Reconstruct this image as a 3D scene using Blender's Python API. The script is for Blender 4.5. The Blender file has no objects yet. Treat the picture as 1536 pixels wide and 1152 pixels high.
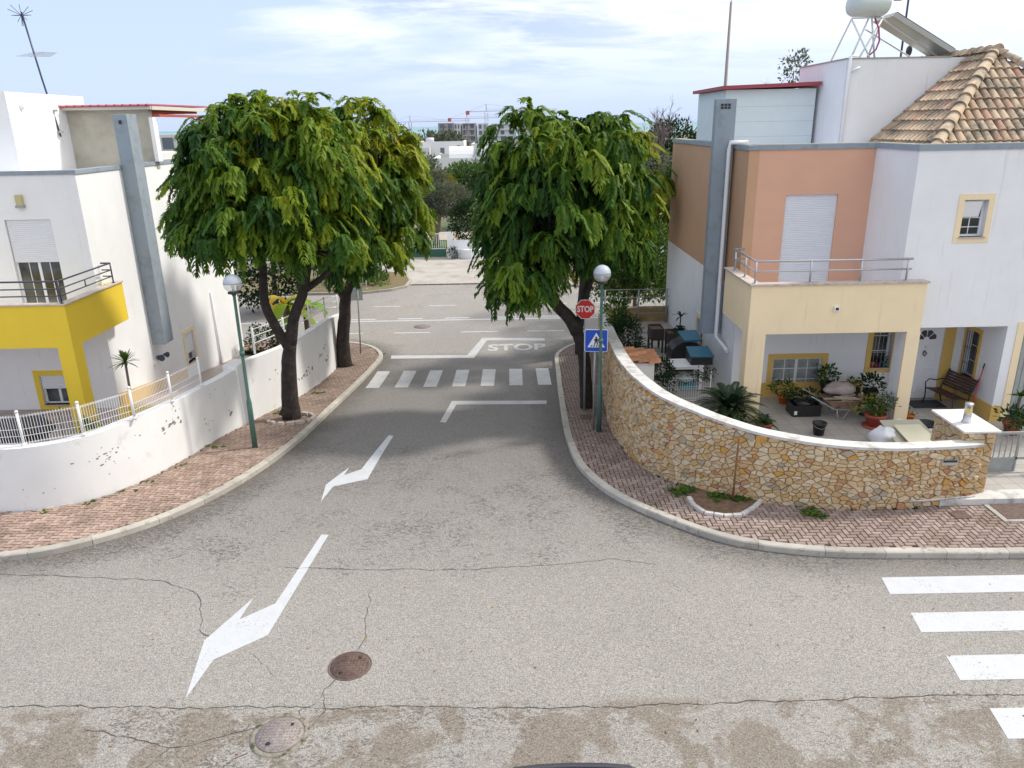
import bpy, math, random
import numpy as np
from mathutils import Vector, Matrix, noise as mnoise
from mathutils.geometry import tessellate_polygon
random.seed(7); NR = np.random.RandomState(11)
sc = bpy.context.scene
COL = sc.collection
R = math.radians
H = 7.2

# ------------------------------------------------------------------ terrain profile
def zs(y):
    """height of the street surface: level junction, then a slope down to the main road"""
    t = max(0.0, min(1.0, (y-12.5)/16.0)); return -1.35*t*t*(3-2*t)

# ------------------------------------------------------------------ node helpers
class NT:
    def __init__(s, tree): s.t = tree; s.n = tree.nodes; s.l = tree.links
    def add(s, typ, **kw):
        nd = s.n.new(typ)
        for k, v in kw.items(): setattr(nd, k, v)
        return nd
    def link(s, a, b): s.l.new(a, b)
    def val(s, sock, v):
        if hasattr(v, 'is_output') or isinstance(v, bpy.types.NodeSocket): s.l.new(v, sock)
        else: sock.default_value = v
    def math(s, op, a, b=0.0, c=None, clamp=False):
        m = s.add('ShaderNodeMath', operation=op, use_clamp=clamp)
        s.val(m.inputs[0], a); s.val(m.inputs[1], b)
        if c is not None: s.val(m.inputs[2], c)
        return m.outputs[0]
    def mix(s, f, a, b, typ='MIX'):
        m = s.add('ShaderNodeMix', data_type='RGBA', blend_type=typ)
        s.val(m.inputs[0], f)
        s.val(m.inputs[6], a if not isinstance(a, tuple) else (*a[:3], 1)); s.val(m.inputs[7], b if not isinstance(b, tuple) else (*b[:3], 1))
        return m.outputs[2]
    def noise(s, vec, scale, detail=4, rough=.55, dist=0.0):
        m = s.add('ShaderNodeTexNoise'); s.l.new(vec, m.inputs['Vector'])
        m.inputs['Scale'].default_value = scale; m.inputs['Detail'].default_value = detail
        m.inputs['Roughness'].default_value = rough; m.inputs['Distortion'].default_value = dist
        return m.outputs[0]
    def vor(s, vec, scale, feature='F1', out=0, rnd=1.0):
        m = s.add('ShaderNodeTexVoronoi', feature=feature); s.l.new(vec, m.inputs['Vector'])
        m.inputs['Scale'].default_value = scale
        m.inputs['Randomness'].default_value = rnd
        return m.outputs[out]
    def ramp(s, f, lo, hi, a=0.0, b=1.0):
        m = s.add('ShaderNodeMapRange'); m.clamp = True
        s.val(m.inputs[0], f); m.inputs[1].default_value = lo; m.inputs[2].default_value = hi
        m.inputs[3].default_value = a; m.inputs[4].default_value = b
        return m.outputs[0]
    def cramp(s, f, stops, interp='LINEAR'):
        m = s.add('ShaderNodeValToRGB'); m.color_ramp.interpolation = interp
        el = m.color_ramp.elements
        while len(el) < len(stops): el.new(.5)
        for e, (p, c) in zip(el, stops): e.position = p; e.color = (*c, 1)
        s.l.new(f, m.inputs[0]); return m.outputs[0]
    def scalev(s, vec, sx, sy, sz):
        m = s.add('ShaderNodeMapping'); s.l.new(vec, m.inputs[0]); m.inputs[3].default_value = (sx, sy, sz); return m.outputs[0]

def newmat(name):
    m = bpy.data.materials.new(name); m.use_nodes = True
    t = NT(m.node_tree); b = t.n['Principled BSDF']; pos = t.add('ShaderNodeNewGeometry').outputs['Position']
    return m, t, b, pos

def M(name, c, rough=.7, var=.0, vscale=3., bump=0., bscale=60., metal=0., c2=None, stain=None, streak=None, rnd=0., spec=None):
    """general procedural material: base colour, noise variation, optional stains, rain streaks and bump"""
    m, t, b, pos = newmat(name)
    col = c
    f = t.noise(pos, vscale, 5, .6)
    if c2: col = t.mix(t.ramp(f, .35, .65), c, c2)
    elif var: col = t.mix(t.ramp(f, .3, .7), tuple(x*(1-var) for x in c), tuple(min(1, x*(1+var)) for x in c))
    if rnd:
        a = t.add('ShaderNodeAttribute', attribute_name='rnd')
        k = t.ramp(a.outputs['Fac'], 0, 1, 1-rnd, 1+rnd)
        v = t.add('ShaderNodeVectorMath', operation='SCALE'); t.val(v.inputs[0], col if not isinstance(col, tuple) else col[:3]); t.link(k, v.inputs[3]); col = v.outputs[0]
    if stain:
        sc_, ss, lo, hi = stain
        col = t.mix(t.ramp(t.noise(pos, ss, 6, .65), lo, hi), col, sc_)
    if streak:
        sc_, lo, hi = streak
        sv = t.scalev(pos, 9, 9, .55)
        col = t.mix(t.ramp(t.noise(sv, 1.0, 5, .6), lo, hi), col, sc_)
    t.val(b.inputs['Base Color'], col if not isinstance(col, tuple) else (*col[:3], 1))
    b.inputs['Roughness'].default_value = rough; b.inputs['Metallic'].default_value = metal
    if spec is not None: b.inputs['Specular IOR Level'].default_value = spec
    if bump:
        bp = t.add('ShaderNodeBump'); bp.inputs['Strength'].default_value = 1; bp.inputs['Distance'].default_value = bump
        t.link(t.noise(pos, bscale, 4, .6), bp.inputs['Height']); t.link(bp.outputs[0], b.inputs['Normal'])
    return m

# ------------------------------------------------------------------ mesh helpers
PO = {}                                   # world origin of each empty / root
def setprops(o, label=None, cat=None, group=None, kind=None):
    if label: o['label'] = label
    if cat: o['category'] = cat
    if group: o['group'] = group
    if kind: o['kind'] = kind
def thing(name, loc, label, cat, group=None):
    o = bpy.data.objects.new(name, None); COL.objects.link(o); o.location = loc; o.empty_display_size = .2
    PO[o.name] = Vector(loc); setprops(o, label, cat, group); return o
def link_mesh(name, verts, faces, mats, parent=None, mi=None, smooth=False, attrs=None, label=None, cat=None, group=None, kind=None, org=None):
    me = bpy.data.meshes.new(name)
    off = Vector((0, 0, 0))
    if parent is not None: off = PO[parent.name]
    elif org is not None: off = Vector(org)
    V = np.asarray(verts, dtype=np.float64).reshape(-1, 3) - np.array(off)
    if isinstance(faces, np.ndarray): faces = faces.tolist()
    me.from_pydata(V.tolist(), [], faces)
    for m in (mats if isinstance(mats, (list, tuple)) else [mats]): me.materials.append(m)
    if mi is not None and len(mi) == len(me.polygons): me.polygons.foreach_set('material_index', np.asarray(mi, dtype=np.int32))
    if smooth is True: me.polygons.foreach_set('use_smooth', [True]*len(me.polygons))
    elif smooth: me.polygons.foreach_set('use_smooth', list(smooth))
    for k, v in (attrs or {}).items():
        if len(v) == len(me.polygons): dom = 'FACE'
        else: dom = 'POINT'
        a = me.attributes.new(k, 'FLOAT', dom); a.data.foreach_set('value', np.asarray(v, dtype=np.float32))
    me.update()
    o = bpy.data.objects.new(name, me); COL.objects.link(o)
    if parent is not None:
        o.parent = parent; PO[o.name] = PO[parent.name]
    else:
        o.location = off; PO[o.name] = off
    setprops(o, label, cat, group, kind)
    return o

class MB:
    def __init__(s): s.v = []; s.f = []; s.m = []; s.s = []; s.a = []; s.rnd = None
    def addf(s, idx, m=0, sm=False): s.f.append(tuple(idx)); s.m.append(m); s.s.append(sm); s.a.append(s.rnd if s.rnd is not None else 0.5)
    def poly(s, pts, m=0, sm=False):
        b = len(s.v); s.v += [tuple(p) for p in pts]; s.addf(range(b, b+len(pts)), m, sm); return s
    def hexa(s, P, m=0):
        b = len(s.v); s.v += [tuple(p) for p in P]
        for q in ((0,3,2,1),(4,5,6,7),(0,1,5,4),(1,2,6,5),(2,3,7,6),(3,0,4,7)): s.addf([b+i for i in q], m)
        return s
    def box(s, x0, x1, y0, y1, z0, z1, m=0):
        return s.hexa([(x0,y0,z0),(x1,y0,z0),(x1,y1,z0),(x0,y1,z0),(x0,y0,z1),(x1,y0,z1),(x1,y1,z1),(x0,y1,z1)], m)
    def obox(s, c, size, rz=0, m=0, tilt=None):
        sx, sy, sz = [k/2 for k in size]; mt = Matrix.Rotation(rz, 3, 'Z')
        if tilt: mt = mt @ Matrix.Rotation(tilt[1], 3, tilt[0])
        P = [mt @ Vector(p) + Vector(c) for p in ((-sx,-sy,-sz),(sx,-sy,-sz),(sx,sy,-sz),(-sx,sy,-sz),(-sx,-sy,sz),(sx,-sy,sz),(sx,sy,sz),(-sx,sy,sz))]
        return s.hexa(P, m)
    def prism(s, poly, z0, z1, m=0):
        n = len(poly); b = len(s.v)
        s.v += [(x, y, z0) for x, y in poly] + [(x, y, z1) for x, y in poly]
        s.addf([b+i for i in range(n)][::-1], m); s.addf([b+n+i for i in range(n)], m)
        for i in range(n): j = (i+1) % n; s.addf((b+i, b+j, b+n+j, b+n+i), m)
        return s
    def slab(s, pts, d, m=0):
        """planar polygon pts (3d) extruded along vector d"""
        n = len(pts); b = len(s.v); d = Vector(d)
        s.v += [tuple(p) for p in pts] + [tuple(Vector(p)+d) for p in pts]
        s.addf([b+i for i in range(n)], m); s.addf([b+n+i for i in range(n)][::-1], m)
        for i in range(n): j = (i+1) % n; s.addf((b+j, b+i, b+n+i, b+n+j), m)
        return s
    def tube(s, pts, r, n=8, m=0, caps=True):
        pts = [Vector(p) for p in pts]; k = len(pts); rs = r if isinstance(r, (list, tuple)) else [r]*k
        b = len(s.v); up = None
        for i, p in enumerate(pts):
            d = (pts[min(i+1, k-1)] - pts[max(i-1, 0)])
            if d.length < 1e-9: d = Vector((0, 0, 1))
            d.normalize()
            if up is None: up = d.orthogonal().normalized()
            else:
                up = (up - d*up.dot(d))
                if up.length < 1e-6: up = d.orthogonal()
                up.normalize()
            w = d.cross(up)
            for q in range(n):
                a = 2*math.pi*q/n; s.v.append(tuple(p + (up*math.cos(a) + w*math.sin(a))*rs[i]))
        for i in range(k-1):
            for q in range(n):
                q2 = (q+1) % n; s.addf((b+i*n+q, b+i*n+q2, b+(i+1)*n+q2, b+(i+1)*n+q), m, n > 5)
        if caps: s.addf([b+q for q in range(n)][::-1], m); s.addf([b+(k-1)*n+q for q in range(n)], m)
        return s
    def lathe(s, c, prof, n=20, m=0, sm=True, ax='Z', rz=0):
        b = len(s.v); k = len(prof); mt = {'Z': Matrix.Identity(3), 'X': Matrix.Rotation(R(90), 3, 'Y'), 'Y': Matrix.Rotation(R(-90), 3, 'X')}[ax]
        mt = Matrix.Rotation(rz, 3, 'Z') @ mt
        for (r, z) in prof:
            for q in range(n):
                a = 2*math.pi*q/n; s.v.append(tuple(Vector(c) + mt @ Vector((r*math.cos(a), r*math.sin(a), z))))
        for i in range(k-1):
            for q in range(n):
                q2 = (q+1) % n; s.addf((b+i*n+q, b+i*n+q2, b+(i+1)*n+q2, b+(i+1)*n+q), m, sm)
        if prof[0][0] > 1e-4: s.addf([b+q for q in range(n)][::-1], m)
        if prof[-1][0] > 1e-4: s.addf([b+(k-1)*n+q for q in range(n)], m)
        return s
    def wall(s, ax, c, t, a0, a1, z0, z1, holes=(), m=0, mf=None):
        """wall with openings. ax 'x': runs along x, outer face at y=c, inner at y=c+t; ax 'y': runs along y, faces x=c / x=c+t"""
        A = sorted({a0, a1, *[h[0] for h in holes], *[h[1] for h in holes]}); A = [a for a in A if a0 <= a <= a1]
        Z = sorted({z0, z1, *[h[2] for h in holes], *[h[3] for h in holes]}); Z = [z for z in Z if z0 <= z <= z1]
        solid = lambda i, j: 0 <= i < len(A)-1 and 0 <= j < len(Z)-1 and not any(h[0]-1e-6 <= A[i] and A[i+1] <= h[1]+1e-6 and h[2]-1e-6 <= Z[j] and Z[j+1] <= h[3]+1e-6 for h in holes)
        idx = {}
        def vv(i, j, k):
            if (i, j, k) not in idx:
                idx[(i, j, k)] = len(s.v); d = c if k == 0 else c+t
                s.v.append((A[i], d, Z[j]) if ax == 'x' else (d, A[i], Z[j]))
            return idx[(i, j, k)]
        for i in range(len(A)-1):
            for j in range(len(Z)-1):
                if not solid(i, j): continue
                s.addf((vv(i,j,0), vv(i+1,j,0), vv(i+1,j+1,0), vv(i,j+1,0)), m)
                s.addf((vv(i,j,1), vv(i,j+1,1), vv(i+1,j+1,1), vv(i+1,j,1)), m)
                if not solid(i-1, j): s.addf((vv(i,j,0), vv(i,j+1,0), vv(i,j+1,1), vv(i,j,1)), m)
                if not solid(i+1, j): s.addf((vv(i+1,j,0), vv(i+1,j,1), vv(i+1,j+1,1), vv(i+1,j+1,0)), m)
                if not solid(i, j-1): s.addf((vv(i,j,0), vv(i,j,1), vv(i+1,j,1), vv(i+1,j,0)), m)
                if not solid(i, j+1): s.addf((vv(i,j+1,0), vv(i+1,j+1,0), vv(i+1,j+1,1), vv(i,j+1,1)), m)
        return s
    def frame(s, ax, c, t, a0, a1, z0, z1, w, m=0):
        return s.wall(ax, c, t, a0, a1, z0, z1, [(a0+w, a1-w, z0+w, z1-w)], m)
    def build(s, name, mats, parent=None, bevel=0, recalc=True, **kw):
        o = link_mesh(name, s.v, s.f, mats, parent, mi=s.m, smooth=s.s, attrs={'rnd': s.a} if any(a != .5 for a in s.a) else None, **kw)
        if recalc:
            import bmesh
            bm = bmesh.new(); bm.from_mesh(o.data); bmesh.ops.recalc_face_normals(bm, faces=bm.faces[:]); bm.to_mesh(o.data); bm.free()
        if bevel:
            md = o.modifiers.new('bevel', 'BEVEL'); md.width = bevel; md.segments = 2; md.limit_method = 'ANGLE'; md.angle_limit = R(40)
        return o

def catmull(P, step=.15):
    P = [Vector(p) for p in P]; out = []
    for i in range(len(P)-1):
        p0 = P[max(i-1, 0)]; p1 = P[i]; p2 = P[i+1]; p3 = P[min(i+2, len(P)-1)]
        n = max(1, int((p2-p1).length/step))
        for k in range(n):
            t = k/n
            a = (p0-p1).length**.5 or 1; b = (p1-p2).length**.5 or 1; c = (p2-p3).length**.5 or 1
            m1 = (p2-p1)/1.0; 
            t1 = ((p1-p0)/a - (p2-p0)/(a+b) + (p2-p1)/b)*b if i > 0 else (p2-p1)
            t2 = ((p2-p1)/b - (p3-p1)/(b+c) + (p3-p2)/c)*b if i < len(P)-2 else (p2-p1)
            out.append(p1*(2*t**3-3*t*t+1) + t1*(t**3-2*t*t+t) + p2*(-2*t**3+3*t*t) + t2*(t**3-t*t))
    out.append(P[-1]); return out
def interp(tab, x):
    if x <= tab[0][0]: return tab[0][1]
    for (a, b), (c, d) in zip(tab, tab[1:]):
        if x <= c: return b + (d-b)*(x-a)/(c-a)
    return tab[-1][1]
def inside(poly, x, y):
    c = False; n = len(poly); j = n-1
    for i in range(n):
        xi, yi = poly[i][0], poly[i][1]; xj, yj = poly[j][0], poly[j][1]
        if (yi > y) != (yj > y) and x < (xj-xi)*(y-yi)/(yj-yi)+xi: c = not c
        j = i
    return c
def clipy(pts, y0, y1):
    for s_, lim in ((1, y0), (-1, y1)):
        out = []
        for i in range(len(pts)):
            a = pts[i]; b = pts[(i+1) % len(pts)]
            da = s_*(a[1]-lim); db = s_*(b[1]-lim)
            if da >= 0: out.append(a)
            if (da >= 0) != (db >= 0):
                t = da/(da-db); out.append((a[0]+(b[0]-a[0])*t, a[1]+(b[1]-a[1])*t))
        pts = out
        if not pts: return []
    return pts
def drape(mb, polys, dz, m=0, step=.25):
    """lay flat polygons on the sloping street, cut into the same rows as the street mesh"""
    for poly in polys:
        tris = tessellate_polygon([[Vector((p[0], p[1], 0)) for p in poly]])
        for t in tris:
            T = [(poly[i][0], poly[i][1]) for i in t] if isinstance(t[0], int) else [(p.x, p.y) for p in t]
            ys = [p[1] for p in T]; k = math.floor(min(ys)/step)
            while k*step < max(ys):
                q = clipy(T, k*step, (k+1)*step)
                if len(q) >= 3:
                    ar = sum(q[i][0]*q[(i+1) % len(q)][1]-q[(i+1) % len(q)][0]*q[i][1] for i in range(len(q)))
                    if abs(ar) > 1e-6:
                        if ar < 0: q = q[::-1]
                        mb.poly([(x, y, zr(y)+dz) for x, y in q], m)
                k += 1
def zr(y):
    k = math.floor(y/.25); a = zs(k*.25); b = zs((k+1)*.25); return a+(b-a)*(y/.25-k)

def scatter(tv, tf, mats4):
    """copies of one template merged in one mesh: tv (n,3), tf (m,k), mats4 (N,4,4)"""
    N = len(mats4); n = len(tv)
    h = np.concatenate([tv, np.ones((n, 1))], 1)
    V = np.einsum('nij,kj->nki', mats4[:, :3, :], h).reshape(-1, 3)
    F = (tf[None] + (np.arange(N)*n)[:, None, None]).reshape(-1, tf.shape[1])
    return V, F
def basis(x, z):
    x = x.normalized(); z = (z - x*z.dot(x))
    if z.length < 1e-5: z = x.orthogonal()
    z.normalize(); return Matrix((x, z.cross(x), z)).transposed()
def textpolys(txt, size, extra=0.0):
    cu = bpy.data.curves.new('t', 'FONT'); cu.body = txt; cu.size = size; cu.align_x = 'CENTER'; cu.align_y = 'CENTER'; cu.offset = extra; cu.resolution_u = 4
    ob = bpy.data.objects.new('t', cu); COL.objects.link(ob)
    dg = bpy.context.evaluated_depsgraph_get(); me = bpy.data.meshes.new_from_object(ob.evaluated_get(dg))
    V = [v.co.copy() for v in me.vertices]; F = [tuple(p.vertices) for p in me.polygons]
    bpy.data.objects.remove(ob); bpy.data.curves.remove(cu); bpy.data.meshes.remove(me)
    return V, F
# ------------------------------------------------------------------ camera
P_, A_ = R(18.9), R(1.07)
r0 = Vector((1, 0, 0)); u0 = Vector((0, math.sin(P_), math.cos(P_))); f0 = Vector((0, math.cos(P_), -math.sin(P_)))
cr = math.cos(A_)*r0 - math.sin(A_)*u0; cu_ = math.sin(A_)*r0 + math.cos(A_)*u0
cam = bpy.data.cameras.new('camera'); cam.sensor_width = 36; cam.lens = 36*1137/1536; cam.clip_end = 60000; cam.clip_start = .1
co = bpy.data.objects.new('camera', cam); COL.objects.link(co)
co.matrix_world = Matrix.Translation((0, 0, H)) @ Matrix((cr, cu_, -f0)).transposed().to_4x4()
sc.camera = co
sc.view_settings.view_transform = 'Standard'; sc.view_settings.look = 'None'; sc.view_settings.gamma = 1
sc.view_settings.exposure = 1.03
sc.cycles.max_bounces = 7; sc.cycles.transparent_max_bounces = 8

# ------------------------------------------------------------------ light and sky
SUN_AZ, SUN_EL = R(70), R(48)       # azimuth measured from +Y towards +X
sd = Vector((math.sin(SUN_AZ)*math.cos(SUN_EL), math.cos(SUN_AZ)*math.cos(SUN_EL), math.sin(SUN_EL)))
sl = bpy.data.lights.new('sun', 'SUN'); sl.energy = 1.65; sl.angle = R(6); sl.color = (1, .95, .86)
so = bpy.data.objects.new('sun', sl); COL.objects.link(so); so.rotation_euler = sd.to_track_quat('Z', 'Y').to_euler()
w = bpy.data.worlds.new('World'); sc.world = w; w.use_nodes = True
t = NT(w.node_tree); bg = t.n['Background']
sky = t.add('ShaderNodeTexSky', sky_type='NISHITA'); sky.sun_disc = False; sky.sun_elevation = SUN_EL; sky.sun_rotation = SUN_AZ
sky.air_density = 1.0; sky.dust_density = 1.2; sky.ozone_density = 2.0; sky.altitude = 30
gen = t.add('ShaderNodeTexCoord').outputs['Generated']
sep = t.add('ShaderNodeSeparateXYZ'); t.link(gen, sep.inputs[0])
zz = t.math('ADD', t.math('MAXIMUM', sep.outputs[2], 0.0), .16)
cx = t.math('DIVIDE', sep.outputs[0], zz); cy = t.math('DIVIDE', sep.outputs[1], zz)
cb = t.add('ShaderNodeCombineXYZ'); t.link(cx, cb.inputs[0]); t.link(cy, cb.inputs[1])
cv = t.scalev(cb.outputs[0], .75, 1.25, 1)
n1 = t.noise(cv, 1.15, 8, .56, .35); n2 = t.noise(cv, .38, 3, .5, .2)
cl = t.math('ADD', t.math('MULTIPLY', n1, .62), t.math('MULTIPLY', n2, .5))
bias = t.math('ADD', t.math('MULTIPLY', sep.outputs[0], .62), t.math('MULTIPLY', sep.outputs[2], .50))   # thicker cloud to the right and overhead
cl = t.math('ADD', cl, bias)
mask = t.ramp(cl, .43, .57)
low = t.ramp(sep.outputs[2], .02, .16)
mask = t.math('MULTIPLY', mask, low)
shade = t.ramp(t.noise(cv, 1.7, 6, .6, .3), .46, .62)
ccol = t.mix(shade, (4.1, 4.15, 4.2), (2.1, 2.5, 3.4))
ccol = t.mix(t.ramp(sep.outputs[0], .05, .55), ccol, (4.4, 4.42, 4.45))
clear = t.mix(.9, sky.outputs[0], (2.15, 2.62, 3.7))     # thin high veil over the blue
skyc = t.mix(mask, clear, ccol)
t.link(skyc, bg.inputs['Color']); bg.inputs['Strength'].default_value = .145

# ------------------------------------------------------------------ materials
def asphalt_mat(name, light=(.318,.296,.270), dark=(.215,.20,.185), far=False):
    m, t, b, pos = newmat(name)
    big = t.noise(pos, .33, 5, .6, .4)
    big2 = t.noise(pos, 1.2, 6, .65, .3)
    sp = t.add('ShaderNodeSeparateXYZ'); t.link(pos, sp.inputs[0])
    edge = t.add('ShaderNodeAttribute', attribute_name='edge').outputs['Fac']     # worn dirty strip along the kerbs
    yw = t.math('ADD', sp.outputs[1], t.math('MULTIPLY', t.math('SUBTRACT', big2, .5), .25))
    old = t.ramp(yw, 8.15, 8.0)                       # older coarse lane in front of the joint
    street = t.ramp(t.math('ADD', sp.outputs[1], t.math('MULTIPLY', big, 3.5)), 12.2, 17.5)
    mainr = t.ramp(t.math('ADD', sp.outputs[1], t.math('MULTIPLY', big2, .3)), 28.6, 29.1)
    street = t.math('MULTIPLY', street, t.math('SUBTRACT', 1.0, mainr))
    wear = t.math('ADD', t.math('MULTIPLY', edge, .55), t.math('MULTIPLY', t.math('SUBTRACT', big2, .5), 1.5))
    wear = t.math('ADD', wear, t.math('MULTIPLY', t.math('SUBTRACT', big, .5), 1.3))
    wear = t.math('ADD', wear, t.math('MULTIPLY', t.math('MULTIPLY', old, t.ramp(sp.outputs[0], 2.5, -1.0, .25, 1.0)), .24))
    front = t.math('MULTIPLY', t.ramp(yw, 8.2, 8.6), t.ramp(yw, 11.6, 10.8))
    midz = t.math('MULTIPLY', t.ramp(yw, 11.0, 12.2), t.ramp(yw, 19, 16.5))
    wear = t.math('SUBTRACT', wear, t.math('MULTIPLY', front, .14))
    wear = t.math('ADD', wear, t.math('MULTIPLY', midz, .24))
    patch = t.ramp(wear, .02, .55)
    col = t.mix(t.ramp(big, .3, .7), tuple(x*.93 for x in light), tuple(x*1.06 for x in light))
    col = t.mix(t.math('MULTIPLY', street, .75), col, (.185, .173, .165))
    # lost fines: ragged dark flecks where patchy
    fl = t.noise(t.scalev(pos, 1, 1.7, 1), 12, 5, .70, .9)
    fleck = t.ramp(t.math('ADD', fl, t.math('MULTIPLY', patch, .065)), .585, .612)
    fleck = t.math('MULTIPLY', fleck, t.math('ADD', t.math('MULTIPLY', patch, .66), .20))
    col = t.mix(fleck, col, (.115, .10, .085))
    col = t.mix(t.math('MULTIPLY', t.ramp(edge, .2, .95), .75), col, (.14, .125, .11))
    col = t.mix(t.math('MULTIPLY', t.math('MULTIPLY', old, t.ramp(t.noise(pos, 1.1, 6, .68, .5), .47, .53)), .62), col, (.185, .145, .105))
    # aggregate speckle
    v1 = t.vor(pos, 85, out=1)
    sv = t.add('ShaderNodeSeparateColor'); t.link(v1, sv.inputs[0])
    sp1 = t.ramp(sv.outputs[0], 0, 1, .64, 1.34)
    sc1 = t.add('ShaderNodeVectorMath', operation='SCALE'); t.link(col, sc1.inputs[0]); t.link(sp1, sc1.inputs[3]); col = sc1.outputs[0]
    fine = t.noise(pos, 42, 3, .7)
    fk = t.ramp(fine, .3, .7, .80, 1.18)
    sc2 = t.add('ShaderNodeVectorMath', operation='SCALE'); t.link(col, sc2.inputs[0]); t.link(fk, sc2.inputs[3]); col = sc2.outputs[0]
    pits = t.ramp(t.vor(pos, 7.5), .035, .055); thr = t.ramp(t.noise(pos, 3.1, 3), .44, .56)
    col = t.mix(t.math('MULTIPLY', t.math('SUBTRACT', 1.0, pits), thr), col, (.10, .085, .075))
    t.link(col, b.inputs['Base Color']); b.inputs['Roughness'].default_value = .86
    bp = t.add('ShaderNodeBump'); bp.inputs['Distance'].default_value = .012; bp.inputs['Strength'].default_value = .8
    hh = t.math('SUBTRACT', t.math('ADD', t.math('MULTIPLY', fine, .6), t.math('MULTIPLY', sv.outputs[0], .5)), t.math('MULTIPLY', fleck, .9))
    t.link(hh, bp.inputs['Height']); t.link(bp.outputs[0], b.inputs['Normal'])
    return m
ASPH = asphalt_mat('asphalt')
CRACK = M('crack', (.075, .065, .055), .9, .3, 12)
def paint_mat(name, c=(.80,.81,.82), wearlo=.62, under=(.33,.31,.29)):
    m, t, b, pos = newmat(name)
    f = t.math('ADD', t.noise(pos, 26, 5, .7), t.math('MULTIPLY', t.math('SUBTRACT', t.noise(pos, 2.3, 3), .5), .35))
    col = t.mix(t.ramp(f, wearlo, wearlo+.05), t.mix(t.ramp(t.noise(pos, 5, 4), .3, .7), tuple(x*.92 for x in c), c), under)
    t.link(col, b.inputs['Base Color']); b.inputs['Roughness'].default_value = .7
    bp = t.add('ShaderNodeBump'); bp.inputs['Distance'].default_value = .004; t.link(t.noise(pos, 70, 3), bp.inputs['Height']); t.link(bp.outputs[0], b.inputs['Normal'])
    return m
PAINT = paint_mat('road_paint', (.54,.55,.57)); PAINT_OLD = paint_mat('worn_road_paint', (.52,.52,.515), .56)
PAINT_FAINT = paint_mat('faint_road_paint', (.60,.60,.59), .53)
CONC = M('kerb_concrete', (.43,.40,.35), .85, .12, 2.5, .004, 60, stain=((.22,.19,.15), 6, .55, .72), rnd=.12)
def brick_mat():
    m, t, b, pos = newmat('paver')
    a = t.add('ShaderNodeAttribute', attribute_name='rnd').outputs['Fac']
    sp = t.add('ShaderNodeSeparateXYZ'); t.link(pos, sp.inputs[0])
    left = t.ramp(sp.outputs[0], -1, 1)
    c1 = t.cramp(a, [(0, (.34,.235,.20)), (.5, (.44,.315,.27)), (1, (.53,.40,.345))])
    c2 = t.cramp(a, [(0, (.27,.20,.185)), (.5, (.35,.265,.245)), (1, (.43,.335,.31))])
    col = t.mix(left, c1, c2)
    col = t.mix(t.ramp(t.noise(pos, 1.3, 5, .65), .48, .68), col, (.23,.17,.13))
    col = t.mix(t.math('MULTIPLY', t.ramp(sp.outputs[1], 14.5, 19), .40), col, (.20,.155,.13))
    col = t.mix(t.ramp(t.noise(pos, 60, 3, .7), .50, .72, 0, .6), col, (.18,.14,.12))
    col = t.mix(1.0, col, (.90, .885, .84), 'MULTIPLY')
    t.link(col, b.inputs['Base Color']); b.inputs['Roughness'].default_value = .85
    bp = t.add('ShaderNodeBump'); bp.inputs['Distance'].default_value = .003; t.link(t.noise(pos, 90, 3), bp.inputs['Height']); t.link(bp.outputs[0], b.inputs['Normal'])
    return m
BRICK = brick_mat()
JOINT = M('joint_moss', (.07,.06,.035), .95, c2=(.05,.075,.02), vscale=2.2)
SOIL = M('soil', (.17,.105,.065), .95, .35, 9, .02, 30)
def plaster(name, c, **k):
    k.setdefault('bump', .0025); return M(name, c, .8, .035, 1.3, bscale=90, **k)
WHITE = plaster('white_plaster', (.84,.84,.85), streak=((.66,.65,.62), .60, .80))
WHITE2 = plaster('white_wall_plaster', (.80,.80,.80), stain=((.60,.58,.53), 2.4, .60, .78))
TERR = plaster('terracotta_plaster', (.70,.40,.275))
TERR_SHADE = plaster('shaded_terracotta_plaster', (.56,.335,.20))  # terracotta darkened and browned: shade of the side wall put into the colour
BEIGE = plaster('pale_yellow_plaster', (.90,.73,.48), streak=((.72,.58,.36), .58, .78))
OCHRE = plaster('ochre_plaster', (.70,.46,.13))
YELLOW = plaster('bright_yellow_plaster', (.84,.60,.045))
GREYB = plaster('blue_grey_plaster', (.285,.335,.385), stain=((.22,.26,.29), 3, .5, .7))
RAW = M('raw_render', (.42,.40,.34), .9, .12, 1.2, .003, 60, stain=((.33,.29,.22), 1.5, .5, .75))
CAPM = M('cap_stone', (.55,.47,.42), .8, .1, 6, stain=((.36,.31,.26), 7, .5, .7))
CAPW = M('white_cap', (.60,.585,.56), .8, .08, 3, .003, 50, stain=((.36,.34,.30), 3.1, .50, .66))
MARBLE = M('pale_stone_slab', (.74,.70,.67), .5, .05, 5)
PVC = M('white_pvc', (.80,.80,.82), .4, .02)
SHUT = M('shutter_white', (.74,.75,.79), .5, .02)
STEEL = M('brushed_steel', (.55,.55,.56), .35, .05, metal=.85)
NAVY = M('navy_metal', (.035,.05,.09), .35)
GREENM = M('green_lamp_paint', (.075,.165,.14), .45, .15, 4, stain=((.10,.16,.13), 8, .55, .75))
GALV = M('galvanised', (.36,.38,.38), .5, .1, 6, metal=.4)
IRON = M('rusty_iron', (.12,.075,.06), .75, .4, 14, .004, 70)
IRON2 = M('worn_iron', (.27,.23,.215), .6, .3, 20, .004, 80)
BLACKP = M('black_plastic', (.018,.018,.02), .45)
DARKM = M('dark_metal', (.03,.027,.027), .5)
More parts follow.
